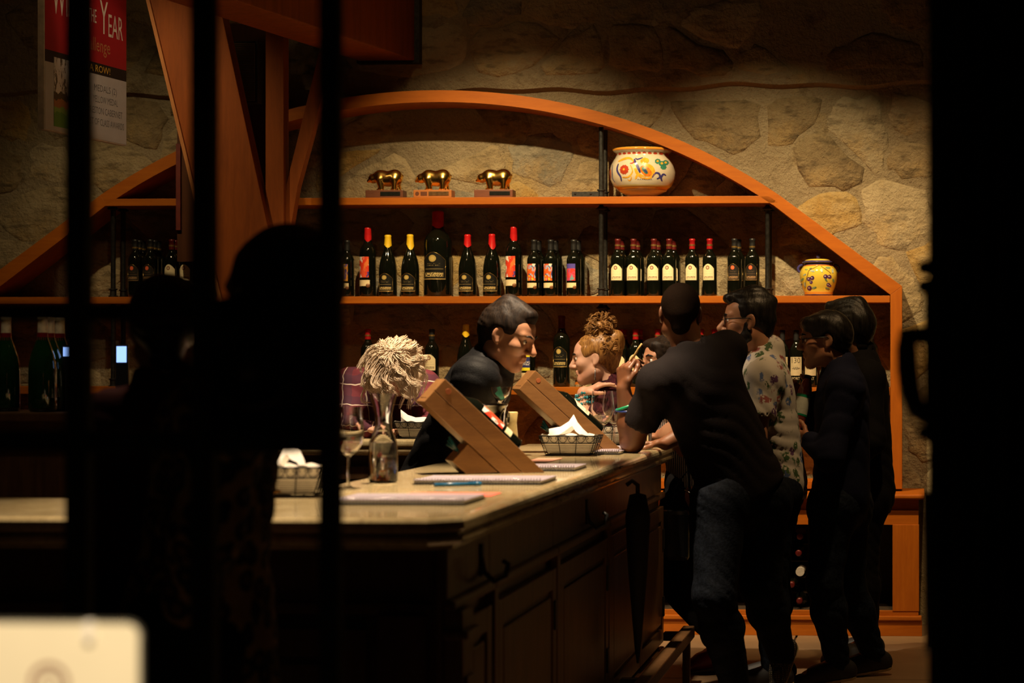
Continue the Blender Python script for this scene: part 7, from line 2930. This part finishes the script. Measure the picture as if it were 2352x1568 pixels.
c = mixc(N, L, lines(sp.outputs[0], 9, .45), (0.115, 0.010, 0.022), (0.065, 0.008, 0.026))
c = mixc(N, L, math_n(N, L, 'MULTIPLY', lines(sp.outputs[2], 9, .45, .3), .6), c, (0.035, 0.008, 0.03))
c = mixc(N, L, math_n(N, L, 'MAXIMUM', lines(sp.outputs[0], 9, .045), lines(sp.outputs[2], 9, .045, .3)), c, (0.62, 0.52, 0.44))
L.new(c, B.inputs['Base Color'])
B.inputs['Roughness'].default_value = 0.85
tshirt(p8, m, 'plaid_shirt', .020, .7, p8.J['pel'] - p8.spine * .05, True, 8.8, ripple=.005, collar_r=.062, wid=1.05)
trousers(p8, BLACKC, .01, 8.0)
shoe(p8, 'l')
shoe(p8, 'r')
mb = MB()
for i in range(26):
    t = i / 25
    a = math.pi * (1.05 + .9 * t)
    mb.sphere(P(872 + 40 * math.cos(a) * -1, 878 + 22 * -math.sin(a) * 1.0, 10.22), .008, 8, 6)
o = part('bead_necklace', mb, M('white_bead', (0.7, 0.66, 0.58), 0.25), p8.root, True)
o['kind'] = 'stuff'

# ---- two dark figures just inside the gate
J = dict(neck=P(388, 880, 4.58), sl=P(262, 985, 4.60), sr=P(505, 985, 4.60), pel=P(390, 1420, 4.55), el=P(235, 1240, 4.62), wl=P(270, 1420, 4.5), er=P(530, 1240, 4.6), wr=P(500, 1420, 4.5))
legs_std(J, 0, 0, facing=(0, 1))
p9 = Person('person with dark hair and dark red top seen from behind between the gate bars', J, Head(P(380, 755, 4.6), (-.35, .94, .0), (0, 0, 1), .86), SK_TAN)
p9.body(hands={}, neck_r=.05)
p9.hairpart(HR_BLACK, lambda S: (skullcap(S, p9.h, .012, .046, nape=-.07), p9.h.ell(S, (0, -.05, .03), (.075, .075, .08), .03)), ripple=.003)
tshirt(p9, cloth_mat('dark_red_knit', (0.05, 0.008, 0.008)), 'red_top', .02, .7, None, True, 9.1)
trousers(p9, BLACKC, .01, 9.0)
shoe(p9, 'l')
shoe(p9, 'r')
J = dict(neck=P(600, 870, 3.92), sl=P(510, 960, 3.76), sr=P(500, 955, 4.06), pel=P(455, 1420, 3.95), el=P(470, 1220, 3.74), wl=P(430, 1400, 3.78), er=P(440, 1210, 4.1), wr=P(410, 1390, 4.08))
legs_std(J, 0, 0, facing=(-1, 0))
p10 = Person('person in leopard-print coat with big dark hair behind the gate lock', J, Head(P(640, 690, 3.92), (-.9, .4, -.05), (0, 0, 1), .93), SK_OLIVE)
p10.body(hands={}, neck_r=.05)
p10.hairpart(HR_BLACK, lambda S: (skullcap(S, p10.h, .016, .046, nape=-.09), p10.h.ell(S, (0, -.04, .05), (.088, .098, .092), .03)))
m, N, L, B = new_mat('leopard_print')
tc = N.new('ShaderNodeTexCoord').outputs['Object']
vo = N.new('ShaderNodeTexVoronoi')
vo.inputs['Scale'].default_value = 28
L.new(tc, vo.inputs['Vector'])
L.new(ramp(N, L, vo.outputs['Distance'], [(0.25, (0.16, 0.08, 0.02)), (0.32, (0.008, 0.006, 0.004)), (0.55, (0.01, 0.007, 0.004)), (0.62, (0.34, 0.20, 0.06))]), B.inputs['Base Color'])
B.inputs['Roughness'].default_value = 0.9


def coat(S):
    S.cap(p10.J['pel'], P(450, 1800, 3.95), .135, .17, .05)


tshirt(p10, m, 'leopard_coat', .02, .7, Vector((0, 0, .42)) if False else P(450, 1800, 3.95), True, 9.9, extra=coat)
trousers(p10, BLACKC, .01, 9.5)
shoe(p10, 'l')
shoe(p10, 'r')
